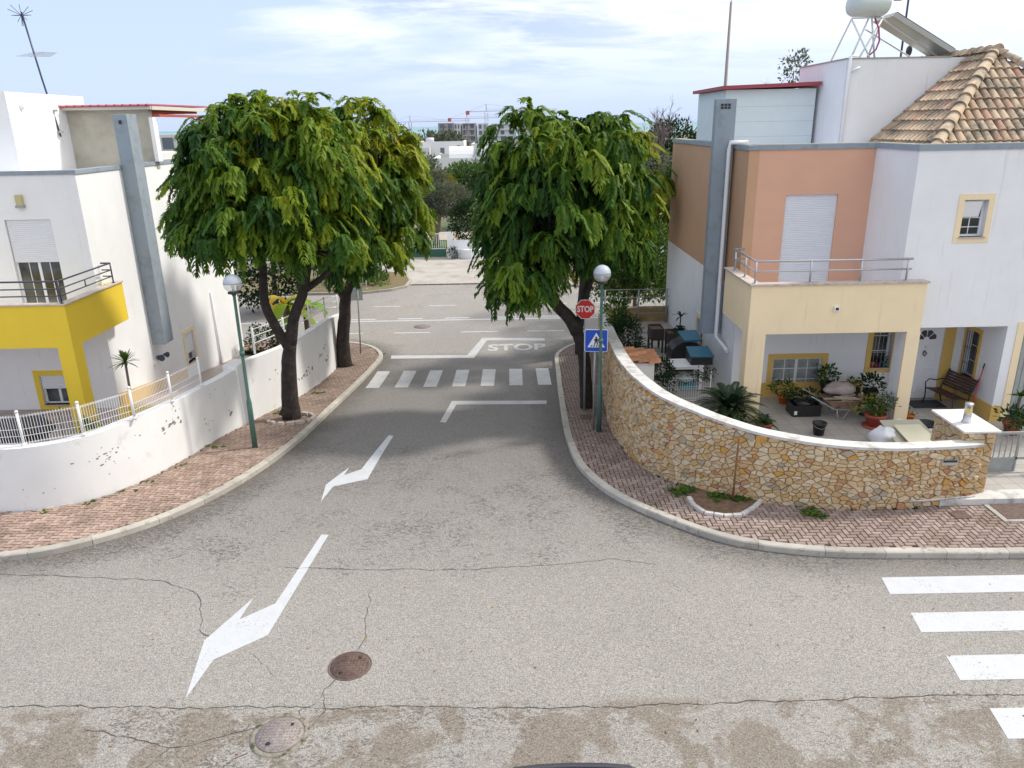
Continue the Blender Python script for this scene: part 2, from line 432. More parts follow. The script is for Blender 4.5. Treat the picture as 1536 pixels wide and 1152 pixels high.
def glass_mat(name, c=(.03,.035,.04), r=.08):
    m, t, b, pos = newmat(name)
    col = t.mix(t.ramp(t.noise(pos, 1.7, 3), .4, .65), c, tuple(min(1, x*3+.02) for x in c))
    t.link(col, b.inputs['Base Color']); b.inputs['Roughness'].default_value = r; b.inputs['Specular IOR Level'].default_value = .7
    return m
GLASS = glass_mat('window_glass'); 
CURT = M('net_curtain_behind_glass', (.30,.33,.32), .25, .25, 6)
TILEF = None
def tile_floor(name, c, grout, sz):
    m, t, b, pos = newmat(name)
    br = t.add('ShaderNodeTexBrick'); t.link(pos, br.inputs['Vector']); br.offset = 0; br.squash = 1
    br.inputs['Color1'].default_value = (*c, 1); br.inputs['Color2'].default_value = (*[x*.88 for x in c], 1); br.inputs['Mortar'].default_value = (*grout, 1)
    br.inputs['Scale'].default_value = 1/sz; br.inputs['Mortar Size'].default_value = .022; br.inputs['Brick Width'].default_value = 1; br.inputs['Row Height'].default_value = 1
    col = t.mix(t.ramp(t.noise(pos, 1.4, 4), .4, .8, 0, .5), br.outputs['Color'], tuple(x*.7 for x in c))
    t.link(col, b.inputs['Base Color']); b.inputs['Roughness'].default_value = .45
    return m
TILE = tile_floor('terrace_tiles', (.46,.43,.39), (.27,.24,.21), .36)
TILEL = tile_floor('side_tiles', (.44,.36,.32), (.26,.21,.18), .3)
def leaf_mat(name, cols, trans=.35, rough=.55):
    m, t, b, pos = newmat(name)
    a = t.add('ShaderNodeAttribute', attribute_name='rnd').outputs['Fac']
    n = len(cols); col = t.cramp(a, [(i/(n-1), c) for i, c in enumerate(cols)])
    t.link(col, b.inputs['Base Color']); b.inputs['Roughness'].default_value = rough; b.inputs['Specular IOR Level'].default_value = .3
    tr = t.add('ShaderNodeBsdfTranslucent'); t.link(t.mix(.5, col, t.mix(1.0, col, (1.0, 1.0, .35), 'MULTIPLY')), tr.inputs[0])
    mx = t.add('ShaderNodeMixShader'); mx.inputs[0].default_value = trans
    t.link(b.outputs[0], mx.inputs[1]); t.link(tr.outputs[0], mx.inputs[2]); t.link(mx.outputs[0], t.n['Material Output'].inputs[0])
    return m
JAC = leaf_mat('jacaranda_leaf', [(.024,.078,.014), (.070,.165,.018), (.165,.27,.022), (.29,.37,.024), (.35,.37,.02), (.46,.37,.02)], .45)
LEAF = leaf_mat('green_leaf', [(.015,.045,.015), (.03,.085,.02), (.06,.13,.03), (.10,.17,.04)], .3)
LEAFM = leaf_mat('mid_leaf', [(.055,.11,.035), (.095,.165,.055), (.14,.22,.07)], .3)
LEAFD = leaf_mat('dark_leaf', [(.010,.028,.010), (.02,.05,.016), (.035,.08,.022)], .25, .9)
CITRUS = leaf_mat('citrus_leaf', [(.02,.05,.012), (.045,.11,.02), (.09,.17,.025), (.16,.24,.03), (.30,.30,.04)], .3)
OLIVE = leaf_mat('olive_leaf', [(.065,.085,.055), (.12,.14,.10), (.17,.19,.145), (.22,.23,.18)], .25)
YELLF = leaf_mat('yellow_leaf', [(.10,.13,.02), (.28,.25,.03), (.42,.34,.04)], .35)
PALML = leaf_mat('palm_leaf', [(.007,.022,.008), (.014,.040,.012), (.03,.065,.018)], .12, .5)
BANANA = leaf_mat('banana_leaf', [(.10,.24,.02), (.20,.38,.03), (.32,.40,.04), (.62,.34,.02)], .35)
WEED = leaf_mat('weed_leaf', [(.04,.09,.015), (.08,.15,.02), (.13,.20,.03)], .3)
BARK = M('jacaranda_bark', (.038,.029,.026), .95, .45, 7, .03, 22, stain=((.09,.075,.065), 5, .60, .72))
BARK2 = M('pale_bark', (.16,.125,.095), .95, .3, 8, .02, 30)
TWIG = M('twig', (.20,.155,.14), .9)
POTR = M('red_pot', (.42,.09,.06), .6, .1); POTO = M('orange_pot', (.65,.16,.02), .5)
WOOD = M('weathered_board', (.42,.36,.27), .8, .15, 6, .003, 40)
REDP = M('red_paint', (.50,.03,.03), .5)

# ------------------------------------------------------------------ outlines (metres; x right, y away)
KL = catmull([(-16,11.4),(-12,11.55),(-9.16,11.78),(-8.34,12.0),(-7.59,12.43),(-6.87,13.06),(-6.22,14.09),(-5.72,15.6),(-5.42,17.68),(-5.33,21.16),(-5.2,24.82),(-5.06,27.2),(-5.0,28.31),(-5.28,29.24),(-5.9,30.05),(-7.2,30.7),(-10,31.0),(-18,31.1)], .2)
KR = catmull([(17,11.2),(12,11.25),(8.72,11.28),(7.2,11.33),(5.38,11.45),(3.91,11.88),(2.88,12.71),(2.01,13.8),(1.50,15.16),(1.33,16.99),(1.43,21.91),(1.58,25.75),(1.70,28.14),(2.07,29.04),(2.81,29.87),(4.2,30.5),(7,30.9),(18,31.0)], .2)
WL = catmull([(-16,13.2),(-12,13.35),(-10.31,13.5),(-9.55,13.55),(-8.75,13.93),(-8.15,14.71),(-7.72,16.24),(-7.45,18.39),(-7.10,20.34),(-6.80,22.0),(-6.52,25.0),(-6.45,28.6)], .2)
WR = catmull([(8.9,13.14),(8.13,13.02),(7.12,12.93),(6.2,12.96),(5.45,13.12),(4.6,13.42),(3.66,13.95),(3.12,14.6),(2.79,15.4),(2.60,16.7),(2.56,18.35),(2.75,21.0),(3.12,25.0),(3.45,28.6),(3.55,29.6)], .2)
def xy(L): return [(p[0], p[1]) for p in L]

# big ground sheet out to the horizon: level near, falling towards the sea far away
def gh(x, y):
    if -60 < x < -6.9 and 14 < y < 30: return -2.6
    if y < 45: return min(-.05, zs(y)-.05) - (.35 if abs(x) < 60 and y < 44 else 0)
    return float(np.interp(y, [45, 60, 120, 300, 600, 1200, 2600], [-1.45, -1.7, -3.0, -8, -15, -24, -30]))
xs = sorted(set([-6000,-2500,-1200,-600,-300,-150,-100,-60.1,-60,-40,-20,-12,-6.91,-6.9,0,6,20,40,60,100,150,300,600,1200,2500,6000]))
ys = [-300,-60,-10,5,10,12,13.9,14,16,18,20,22,24,26,28,30,30.1,34,38,42,43.9,44.1,46,60,90,120,200,300,450,600,900,1200,1800,2600]
v = [(x, y, gh(x, y)) for y in ys for x in xs]; nx = len(xs)
f = [(j*nx+i, j*nx+i+1, (j+1)*nx+i+1, (j+1)*nx+i) for j in range(len(ys)-1) for i in range(nx-1)]
GROUND = M('ground_earth', (.22,.19,.13), .95, c2=(.09,.12,.05), vscale=.09)
link_mesh('ground', v, f, GROUND, kind='structure')
SEA = M('sea_water', (.10,.26,.30), .35, .1, .002)
sea = MB(); sea.poly([(-40000, 2300, -31), (40000, 2300, -31), (40000, 52000, -31), (-40000, 52000, -31)]); sea.build('sea', SEA, recalc=False, kind='structure')

# road surface, rows of 0.25 m so that it bends with the slope
gx = [-60, -40, -25] + [round(-18+.25*i, 3) for i in range(149)] + [25, 40, 60]
gy = [-8, -4, 0, 3] + [round(5+.25*i, 3) for i in range(156)]
def in_lot(x, y):
    if y < 11.9 or y > 30.6: return False
    if x < -6.9: return inside(LOTL, x, y)
    if x > 3: return inside(LOTR, x, y)
    return False
LOTL = xy(KL) ; LOTR = xy(KR)
def shrink(L, d, sgn):
    out = []
    for i in range(len(L)):
        a = L[max(i-1, 0)]; b = L[min(i+1, len(L)-1)]; dx, dy = b[0]-a[0], b[1]-a[1]; l = math.hypot(dx, dy)
        out.append((L[i][0]-sgn*dy/l*d, L[i][1]+sgn*dx/l*d))
    return out
LOTLs = shrink(LOTL, .5, 1); LOTRs = shrink(LOTR, .5, -1)
KLa = np.array(xy(KL)); KRa = np.array(xy(KR))
def dk(x, y):
    return min(np.min(np.hypot(KLa[:, 0]-x, KLa[:, 1]-y)), np.min(np.hypot(KRa[:, 0]-x, KRa[:, 1]-y)))
v = []; ed = []
for y in gy:
    for x in gx:
        v.append((x, y, zs(y)))
        ed.append(max(0, 1-dk(x, y)/1.1) if abs(x) < 19 and 9 < y < 33 else 0)
nx = len(gx); f = []
for j in range(len(gy)-1):
    for i in range(nx-1):
        cx_, cy_ = (gx[i]+gx[i+1])/2, (gy[j]+gy[j+1])/2
        if inside(LOTLs, cx_, cy_) or inside(LOTRs, cx_, cy_): continue
        if cy_ > 13 and cy_ < 30.2 and (cx_ > 17 or cx_ < -16): continue
        f.append((j*nx+i, j*nx+i+1, (j+1)*nx+i+1, (j+1)*nx+i))
road = link_mesh('road', v, f, ASPH, attrs={'edge': ed}, kind='structure')
print('road', len(f))

# cracks and the paving joint, thin dark seams in the asphalt
def seam(pts, wd=.018, jit=.03, seed=1):
    rr = random.Random(seed); P = [Vector((a, b)) for a, b in pts]; out = []
    for a, b in zip(P, P[1:]):
        n = max(2, int((b-a).length/.07))
        for k in range(n): out.append(a.lerp(b, k/n))
    out.append(P[-1]); L = []; o = 0
    for i, p in enumerate(out):
        q = out[min(i+1, len(out)-1)]; q0 = out[max(i-1, 0)]; d = (q-q0).normalized() if (q-q0).length > 0 else Vector((1, 0)); n = Vector((-d.y, d.x))
        o = o*.75+rr.uniform(-jit, jit)
        L.append((p+n*o, n, wd*rr.uniform(.15, .95)))
    polys = []
    for (p, n, w_), (q, n2, w2) in zip(L, L[1:]):
        polys.append([tuple(p-n*w_/2), tuple(q-n2*w2/2), tuple(q+n2*w2/2), tuple(p+n*w_/2)])
    return polys
cm = MB(); k = 0
for pts, wd in (([(-14,8.3),(-6.88,8.18),(-2.42,8.05),(1.07,7.96),(3,8.02),(6.64,8.05),(13,8.1)], .022),
                ([(-9.6,11.45),(-8,11.3),(-6.8,11.15),(-5.9,11.1),(-5.2,10.7),(-5.0,10.2),(-4.8,9.75),(-4.62,9.58)], .020),
                ([(-4.0,11.45),(-2.8,11.3),(-1,11.25),(0.6,11.35),(1.7,11.5),(2.4,11.3)], .018),
                ([(-2.4,10.7),(-2.33,10.35),(-2.35,9.9),(-2.27,9.5),(-2.38,9.13)], .015),
                ([(-2.5,8.62),(-2.62,8.4),(-2.68,8.15),(-2.85,8.0),(-2.8,7.85)], .016), ([(-2.62,8.3),(-2.5,8.0),(-2.62,7.75)], .012),
                ([(-3.3,7.75),(-3.7,7.55),(-4.3,7.4),(-4.9,7.6),(-5.5,7.75)], .02), ([(-3.3,7.3),(-3.55,7.1),(-3.7,6.8)], .015), ([(-4.3,7.4),(-4.5,7.0)], .012),
                ([(-3.9,9.2),(-3.6,8.9),(-3.4,8.65)], .008), ([(-6.2,28.3),(-3,28.25),(1.6,28.1)], .02)):
    k += 1; drape(cm, seam(pts, wd, .02, k), .004)
cm.build('road_crack', CRACK, road, recalc=False)

# ------------------------------------------------------------------ painted markings
def marking(name, polys, mat, label, group=None, cat='road marking', dz=.004):
    mb = MB(); drape(mb, polys, dz); return mb.build(name, mat, recalc=False, label=label, cat=cat, group=group, org=(polys[0][0][0], polys[0][0][1], zs(polys[0][0][1])))
px_near = [(-4.45,8.26),(-4.66,9.48),(-4.26,10.56),(-4.30,9.98),(-3.86,10.38),(-3.62,12.53),(-3.48,12.52),(-3.74,9.58),(-4.36,9.04)]
marking('direction_arrow', [px_near], PAINT, 'large white bent lane arrow, the nearer of two, pointing at the manhole covers', 'bent lane arrows')
px_far = [(-3.95,13.9),(-4.05,14.78),(-3.75,15.8),(-3.77,15.3),(-3.45,15.65),(-3.23,18.25),(-3.10,18.18),(-3.20,15.04),(-3.87,14.66)]
marking('direction_arrow', [px_far], PAINT, 'smaller white bent lane arrow farther up the side street, below the hooked white line', 'bent lane arrows')
for i in range(7):
    x = -4.93+i*.968; ordn = ['leftmost', 'second from the left', 'third from the left', 'middle', 'third from the right', 'second from the right', 'rightmost'][i]
    marking('crossing_stripe', [[(x,24.1),(x+.45,24.08),(x+.47,26.5),(x+.0,26.52)]], PAINT_OLD, 'white zebra stripe of the crossing between the two trees, '+ordn+' of seven', 'zebra stripes across the side street')
for i, (y0, y1) in enumerate(((10.32,10.79),(9.36,9.83),(8.34,8.84),(7.31,7.82))):
    marking('crossing_stripe', [[(5.97,y0),(10.5,y0),(10.5,y1),(6.05,y1)]], PAINT, 'broad white zebra stripe at the right edge of the photo, '+['closest to the kerb','second from the kerb','third from the kerb','nearest to the viewer'][i], 'zebra stripes at the right edge')
marking('painted_line', [[(-2.01,19.5),(-1.84,19.42),(-1.70,21.55),(-1.87,22.05)], [(-1.87,22.05),(-1.70,21.55),(1.03,21.42),(1.06,21.86)]], PAINT_OLD, 'white hooked line on the asphalt between the zebra crossing and the smaller arrow')
marking('painted_line', [[(-4.74,28.72),(-4.70,28.28),(-1.46,28.17),(-1.74,28.58)], [(-1.74,28.58),(-1.46,28.17),(-1.02,30.68),(-1.22,31.1)], [(-1.22,31.1),(-1.02,30.68),(1.4,30.45),(1.4,30.85)]], PAINT_OLD, 'white stepped stop line behind the zebra crossing, beside the word STOP')
V_, F_ = textpolys('STOP', 1.0, .025)
mb = MB()
xs_ = [q.x for q in V_]; ys_ = [q.y for q in V_]; wx = max(xs_)-min(xs_); wy = max(ys_)-min(ys_)
TP = [((q.x-min(xs_))/wx*2.35-.95, (q.y-min(ys_))/wy*.95+29.1) for q in V_]
# wider gaps between the letters, as stencilled on roads
drape(mb, [[TP[i] for i in ff] for ff in F_], .004)
mb.build('road_text', PAINT_OLD, recalc=False, label='word STOP painted in white on the asphalt before the stepped stop line', cat='road marking', org=(0, 29.4, zs(29.4)))
for i in range(12):
    marking('lane_dash', [[(-7.5+2.2*i+(.5 if i > 4 else 0), 34.62),(-6.35+2.2*i+(.5 if i > 4 else 0), 34.62),(-6.35+2.2*i+(.5 if i > 4 else 0), 34.78),(-7.5+2.2*i+(.5 if i > 4 else 0), 34.78)]], PAINT, 'short white dash beside the long centre line of the main road', 'dashes beside the centre line')
marking('painted_line', [[(-30,34.34),(25,34.16),(25,34.32),(-30,34.5)]], PAINT, 'long unbroken white centre line across the main road')
for k_, (xx, yy, ln) in enumerate([(-5.15,32.1,1.6),(-2.2,32.05,1.6),(.7,32.0,1.6),(-8.1,32.15,1.6),(3.6,31.95,1.6)]):
    marking('edge_dash', [[(xx,yy),(xx+ln,yy-.02),(xx+ln,yy+.1),(xx,yy+.12)]], PAINT_FAINT, 'thin white edge dash along the near side of the main road, parted by long gaps', 'near edge dashes of the main road')
for k_, xx in enumerate([-9.6,-6.9,-4.1,-1.3,1.5,4.3]):
    marking('edge_dash', [[(xx,37.3),(xx+1.35,37.3),(xx+1.35,37.42),(xx,37.42)]], PAINT_FAINT, 'thin white edge dash along the far side of the main road, parted by long gaps', 'far edge dashes of the main road')

# ------------------------------------------------------------------ kerbs and pavements
def kerb(name, L, sgn, wd=.16, h=.12):
    pts = [Vector((p[0], p[1])) for p in L]; mb = MB(); acc = 0; seg = []; rr = random.Random(3)
    mb.rnd = rr.random()
    for i in range(len(pts)-1):
        a, b = pts[i], pts[i+1]; seg.append((a, b)); acc += (b-a).length
        if acc > .95 or i == len(pts)-2:
            mb.rnd = rr.random(); q = [s_[0] for s_ in seg]+[seg[-1][1]]
            dz = rr.uniform(-.003, .003); n = len(q); rows = []
            for j, p in enumerate(q):
                pa = q[max(j-1, 0)]; pb = q[min(j+1, n-1)]; d = (pb-pa).normalized(); nn = Vector((-d.y, d.x))*sgn
                pp = p + d*(.004 if j == 0 else (-.004 if j == n-1 else 0))
                z = zs(p.y)+dz
                rows.append([(pp.x, pp.y, z-.1), (pp.x+nn.x*.008, pp.y+nn.y*.008, z+h-.02), (pp.x+nn.x*.028, pp.y+nn.y*.028, z+h), (pp.x+nn.x*wd, pp.y+nn.y*wd, z+h+.002), (pp.x+nn.x*wd, pp.y+nn.y*wd, z-.1)])
            b0 = len(mb.v)
            for r_ in rows: mb.v += r_
            for j in range(n-1):
                for k in range(4): mb.addf((b0+j*5+k, b0+(j+1)*5+k, b0+(j+1)*5+k+1, b0+j*5+k+1))
            mb.addf([b0+k for k in range(5)]); mb.addf([b0+(n-1)*5+k for k in range(5)][::-1])
            seg = []; acc = 0
    return mb.build(name, CONC, kind='structure')
kerb('kerb', KL, 1); kerb('kerb', KR, -1)

PIT = [(3.50,13.12),(3.62,12.86),(3.95,12.72),(4.3,12.74),(4.62,13.02),(4.92,13.42)]       # planting pit edge stones by the stone wall
HOLES = [(PIT+[(4.9,13.6),(3.7,14.2)])]
def pavement(name, K, W, sgn, extra):
    ki = shrink(xy(K), .15, sgn); poly = ki + [(p[0], p[1]) for p in reversed(W)]
    for a in extra: poly.append(a)
    mb = MB()
    drape(mb, [poly], .085)
    mb.rnd = .5
    w = .099; x0, x1 = min(p[0] for p in poly), max(p[0] for p in poly); y0, y1 = min(p[1] for p in poly), max(p[1] for p in poly)
    x0 = max(x0, -13); x1 = min(x1, 12.5); rr = random.Random(5)
    pit = HOLES[0]
    for i in range(int(x0/w)-2, int(x1/w)+2):
        for j in range(int(y0/w)-2, int(y1/w)+2):
            k = (i-j) % 4
            if k == 0: bx, by, lx, ly = i*w, j*w, 2*w, w
            elif k == 3: bx, by, lx, ly = i*w, j*w, w, 2*w
            else: continue
            cx_, cy_ = bx+lx/2, by+ly/2
            if not inside(poly, cx_, cy_): continue
            if name == 'pavement' and inside(pit, cx_, cy_): continue
            g = .006; e = .012; mb.rnd = rr.random(); dz = rr.uniform(-.003, .003); z = zs(cy_)+.117+dz
            jx, jy = rr.uniform(-.002, .002), rr.uniform(-.002, .002); sl_ = (zs(cy_+.05)-zs(cy_-.05))*10
            ax, ay, bx2, by2 = bx+g+jx, by+g+jy, bx+lx-g+jx, by+ly-g+jy
            b0 = len(mb.v); tl = rr.uniform(-.02, .02)
            for (ux, uy, uz) in ((ax,ay,-.03),(bx2,ay,-.03),(bx2,by2,-.03),(ax,by2,-.03),(ax+e*.5,ay+e*.5,0),(bx2-e*.5,ay+e*.5,0),(bx2-e*.5,by2-e*.5,0),(ax+e*.5,by2-e*.5,0)):
                mb.v.append((ux, uy, z+uz+sl_*(uy-cy_)+tl*(ux-cx_)))
            for q in ((4,5,6,7),(0,1,5,4),(1,2,6,5),(2,3,7,6),(3,0,4,7)): mb.addf([b0+a for a in q], 1)
    print(name, len(mb.f))
    return mb.build(name, [JOINT, BRICK], recalc=False, kind='structure')
pavement('pavement', KL, WL, 1, [])
pavement('pavement', KR, WR, -1, [(9.4,13.3),(17,13.5)])
# ================================================================== boundary walls
def normals(L):
    out = []
    for i in range(len(L)):
        a, b = L[max(i-1, 0)], L[min(i+1, len(L)-1)]; d = Vector((b[0]-a[0], b[1]-a[1])).normalized(); out.append(Vector((-d.y, d.x)))
    return out
def arc(L):
    s = [0]
    for a, b in zip(L, L[1:]): s.append(s[-1]+math.hypot(b[0]-a[0], b[1]-a[1]))
    return s
def strip_wall(mb, L, sgn, t, zb, zt, m=0, off=0.0, caps=True):
    """solid wall along a path: outer face on the path (+off), thickness t to the inside"""
    N = normals(L); b0 = len(mb.v)
    for i, (p, n) in enumerate(zip(L, N)):
        a = (p[0]+sgn*n.x*off, p[1]+sgn*n.y*off); b = (p[0]+sgn*n.x*(off+t), p[1]+sgn*n.y*(off+t))
        mb.v += [(*a, zb(i)), (*a, zt(i)), (*b, zt(i)), (*b, zb(i))]
    for i in range(len(L)-1):
        for k in range(4): mb.addf((b0+i*4+k, b0+(i+1)*4+k, b0+(i+1)*4+(k+1) % 4, b0+i*4+(k+1) % 4), m, True)
    mb.addf([b0+k for k in range(4)], m); e = b0+(len(L)-1)*4; mb.addf([e+k for k in range(4)][::-1], m)

# --- rubble stones: voronoi cells on the wall's unrolled surface, each a chamfered block
def stone_cells(u0, u1, z0, z1, cu, cz, seed):
    rr = random.Random(seed); pts = []
    nu = int((u1-u0)/cu)+3; nz = int((z1-z0)/cz)+3
    G_ = {}
    for i in range(nu):
        for j in range(nz):
            G_[(i, j)] = (u0-cu+(i+.5+rr.uniform(-.5, .5)+(.5 if j % 2 else 0))*cu, z0-cz+(j+.5+rr.uniform(-.5, .5))*cz)
    for q_ in list(G_):
        if rr.random() < .26: del G_[q_]
    cells = []
    for (i, j), (pu, pz) in G_.items():
        poly = [(pu-cu*1.6, pz-cz*1.6), (pu+cu*1.6, pz-cz*1.6), (pu+cu*1.6, pz+cz*1.6), (pu-cu*1.6, pz+cz*1.6)]
        for di in range(-2, 3):
            for dj in range(-2, 3):
                if (di or dj) and (i+di, j+dj) in G_:
                    qu, qz = G_[(i+di, j+dj)]; mu, mz = (pu+qu)/2, (pz+qz)/2; nu_, nz_ = (qu-pu)/cu, (qz-pz)/cz*1.0
                    nu_, nz_ = nu_/cu, nz_/cz      # anisotropic metric: stones lie flat
                    out = []
                    for k in range(len(poly)):
                        a, b = poly[k], poly[(k+1) % len(poly)]
                        da = (a[0]-mu)*nu_+(a[1]-mz)*nz_; db = (b[0]-mu)*nu_+(b[1]-mz)*nz_
                        if da <= 0: out.append(a)
                        if (da <= 0) != (db <= 0):
                            t = da/(da-db); out.append((a[0]+(b[0]-a[0])*t, a[1]+(b[1]-a[1])*t))
                    poly = out
                    if len(poly) < 3: break
            if len(poly) < 3: break
        if len(poly) >= 3: cells.append(poly)
    return cells
def clip_half(poly, nu, nz, c):
    out = []
    for k in range(len(poly)):
        a, b = poly[k], poly[(k+1) % len(poly)]; da = a[0]*nu+a[1]*nz-c; db = b[0]*nu+b[1]*nz-c
        if da <= 0: out.append(a)
        if (da <= 0) != (db <= 0):
            t = da/(da-db); out.append((a[0]+(b[0]-a[0])*t, a[1]+(b[1]-a[1])*t))
    return out
def inset(poly, d):
    n = len(poly); ar = sum(poly[i][0]*poly[(i+1) % n][1]-poly[(i+1) % n][0]*poly[i][1] for i in range(n))
    if ar < 0: poly = poly[::-1]
    out = poly
    for i in range(n):
        a, b = poly[i], poly[(i+1) % n]; l = math.hypot(b[0]-a[0], b[1]-a[1])
        if l < 1e-5: continue
        nx_, nz_ = (b[1]-a[1])/l, -(b[0]-a[0])/l
        out = clip_half(out, nx_, nz_, a[0]*nx_+a[1]*nz_-d)
        if len(out) < 3: return []
    return out
def add_stones(mb, cells, place, zb, zt, seed, u0=None, u1=None):
    rr = random.Random(seed)
    for c in cells:
        uc = sum(p[0] for p in c)/len(c)
        c = clip_half(c, 0, 1, zt(uc)); 
        if len(c) < 3: continue
        c = clip_half(c, 0, -1, -zb(uc))
        if len(c) < 3: continue
        if u0 is not None: c = clip_half(c, -1, 0, -u0)
        if len(c) < 3: continue
        if u1 is not None: c = clip_half(c, 1, 0, u1)
        if len(c) < 3: continue
        a = inset(c, .0035)
        if len(a) < 3: continue
        ext = max(p[0] for p in a)-min(p[0] for p in a)
        b = inset(a, min(.011, ext*.10))
        if len(b) < 3: continue
        # shared vertex count is not guaranteed: scale instead of clip when it differs
        if len(b) != len(a):
            cu_c = (sum(p[0] for p in a)/len(a), sum(p[1] for p in a)/len(a)); b = [(cu_c[0]+(p[0]-cu_c[0])*.86, cu_c[1]+(p[1]-cu_c[1])*.86) for p in a]
        else:
            # align b start to a
            best = min(range(len(b)), key=lambda s_: sum((b[(k+s_) % len(b)][0]-a[k][0])**2+(b[(k+s_) % len(b)][1]-a[k][1])**2 for k in range(len(a))))
            b = b[best:]+b[:best]
        mb.rnd = rr.random(); d = rr.uniform(.008, .05); tx, tz = rr.uniform(-.06, .06), rr.uniform(-.06, .06)
        cu_c = (sum(p[0] for p in a)/len(a), sum(p[1] for p in a)/len(a)); n = len(a); b0 = len(mb.v)
        mb.v += [place(p[0], p[1], -.03) for p in a]
        mb.v += [place(p[0]+(q[0]-p[0])*.3, p[1]+(q[1]-p[1])*.3, d-.01+tx*(p[0]-cu_c[0])+tz*(p[1]-cu_c[1])) for p, q in zip(a, b)]
        mb.v += [place(p[0], p[1], d+tx*(p[0]-cu_c[0])+tz*(p[1]-cu_c[1])) for p in b]
        for k in range(n):
            k2 = (k+1) % n
            mb.addf((b0+k, b0+k2, b0+n+k2, b0+n+k), 1); mb.addf((b0+n+k, b0+n+k2, b0+2*n+k2, b0+2*n+k), 1)
        mb.addf([b0+2*n+k for k in range(n)], 1)
def stone_mat():
    m, t, b, pos = newmat('rubble_stone')
    a = t.add('ShaderNodeAttribute', attribute_name='rnd').outputs['Fac']
    col = t.cramp(a, [(0, (.64,.49,.30)), (.16, (.70,.57,.39)), (.30, (.60,.43,.24)), (.44, (.68,.57,.42)), (.58, (.58,.38,.17)), (.66, (.60,.42,.23)), (.80, (.50,.27,.15)), (.86, (.66,.54,.38)), (.93, (.42,.36,.28)), (.97, (.60,.33,.09))], 'CONSTANT')
    col = t.mix(t.ramp(t.noise(pos, 9, 5, .65, .4), .35, .7), col, t.mix(1.0, col, (.74, .68, .58), 'MULTIPLY'))
    col = t.mix(t.ramp(t.noise(pos, 22, 4, .7), .60, .75, 0, .55), col, (.50,.26,.08))
    t.link(col, b.inputs['Base Color']); b.inputs['Roughness'].default_value = .85
    bp = t.add('ShaderNodeBump'); bp.inputs['Distance'].default_value = .012; t.link(t.noise(pos, 26, 5, .7), bp.inputs['Height']); t.link(bp.outputs[0], b.inputs['Normal'])
    return m
STONE = stone_mat(); MORT = M('brown_mortar', (.22,.155,.10), .95, .3, 9, .006, 40)

WRf = [p for p in WR if True]
sR = arc(WRf); NRm = normals(WRf)
topx = [(0, 1.33), (1.9, 1.38), (3.3, 1.46), (4.3, 1.56), (5.6, 1.80), (7.2, 1.92), (10.5, 1.86), (17, .86), (21.5, .12)]
zt_u = lambda u: interp(topx, u)
def pathpt(L, S, N, u):
    u = max(0, min(S[-1]-1e-6, u)); i = np.searchsorted(S, u, 'right')-1; i = min(i, len(L)-2); t = (u-S[i])/(S[i+1]-S[i])
    return L[i][0]+(L[i+1][0]-L[i][0])*t, L[i][1]+(L[i+1][1]-L[i][1])*t, (N[i]*(1-t)+N[i+1]*t)
def es(o):
    m_ = o.modifiers.new('split', 'EDGE_SPLIT'); m_.split_angle = R(35)
gw = thing('stone_wall', (3.66, 13.95, zs(13.95)), 'curved garden wall of honey-coloured rubble stone with a white coping', 'wall')
mb = MB(); strip_wall(mb, WRf, -1, .24, lambda i: zs(WRf[i][1])-.1, lambda i: zt_u(sR[i])-.055)
def plR(u, z, d):
    x, y, n = pathpt(WRf, sR, NRm, u); return (x+n.x*d, y+n.y*d, z)
cells = stone_cells(0, sR[-1], -1.5, 2.0, .12, .078, 4)
add_stones(mb, cells, plR, lambda u: zs(plR(u, 0, 0)[1])+.10, lambda u: zt_u(u)-.055, 5, .0, sR[-1]-.05)
mb.build('stonework', [MORT, STONE], gw)
mb = MB(); strip_wall(mb, WRf, -1, .29, lambda i: zt_u(sR[i])-.055, lambda i: zt_u(sR[i]), off=-.035)
es(mb.build('coping', CAPW, gw))
mb = MB(); mb.box(8.06, 8.36, 12.955, 12.99, .98, 1.09); mb.box(8.08, 8.34, 12.945, 12.953, 1.045, 1.085, 1)
mb.build('mail_slot', [STEEL, DARKM], gw)
mb = MB(); strip_wall(mb, WRf[:int(len(WRf)*.07)], -1, .02, lambda i: .24, lambda i: .275, off=-.05); mb.build('mortar_ledge', CAPW, gw)

# gate pillar clad in the same stone
gp = thing('gate_pillar', (9.0, 13.8, .1), 'square rubble stone pillar under a flat pale slab, beside the garden gate', 'pillar')
X0, X1, Y0, Y1, ZT = 8.62, 9.19, 13.3, 14.35, 1.50
mb = MB(); mb.box(X0, X1, Y0, Y1, 0, ZT)
fc = stone_cells(0, X1-X0, 0, ZT, .15, .115, 8)
add_stones(mb, fc, lambda u, z, d: (X0+u, Y0-d, z), lambda u: .12, lambda u: ZT, 3, 0, X1-X0)
fc = stone_cells(0, Y1-Y0, 0, ZT, .15, .115, 9)
add_stones(mb, fc, lambda u, z, d: (X0-d, Y1-u, z), lambda u: .12, lambda u: ZT, 4, 0, Y1-Y0)
mb.build('stonework', [MORT, STONE], gp)
mb = MB(); mb.box(X0-.07, X1+.07, Y0-.07, Y1+.07, ZT+.002, ZT+.045); mb.build('top_slab', MARBLE, gp, bevel=.006)
bl = thing('bollard_light', (8.86, 13.72, ZT+.047), 'short steel light with yellow louvres standing on the gate pillar', 'light')
mb = MB(); mb.lathe((8.86,13.72,ZT+.047), [(.085,0),(.085,.02),(.07,.02),(.07,.17),(.07,.36),(.078,.36),(.078,.39),(.0,.395)], 20); mb.build('body', STEEL, bl)
mb = MB()
for k in range(5): mb.box(8.79, 8.87, 13.645, 13.655, ZT+.24+k*.024, ZT+.252+k*.024)
mb.build('louvre', M('yellow_louvre', (.75,.60,.10), .5), bl)
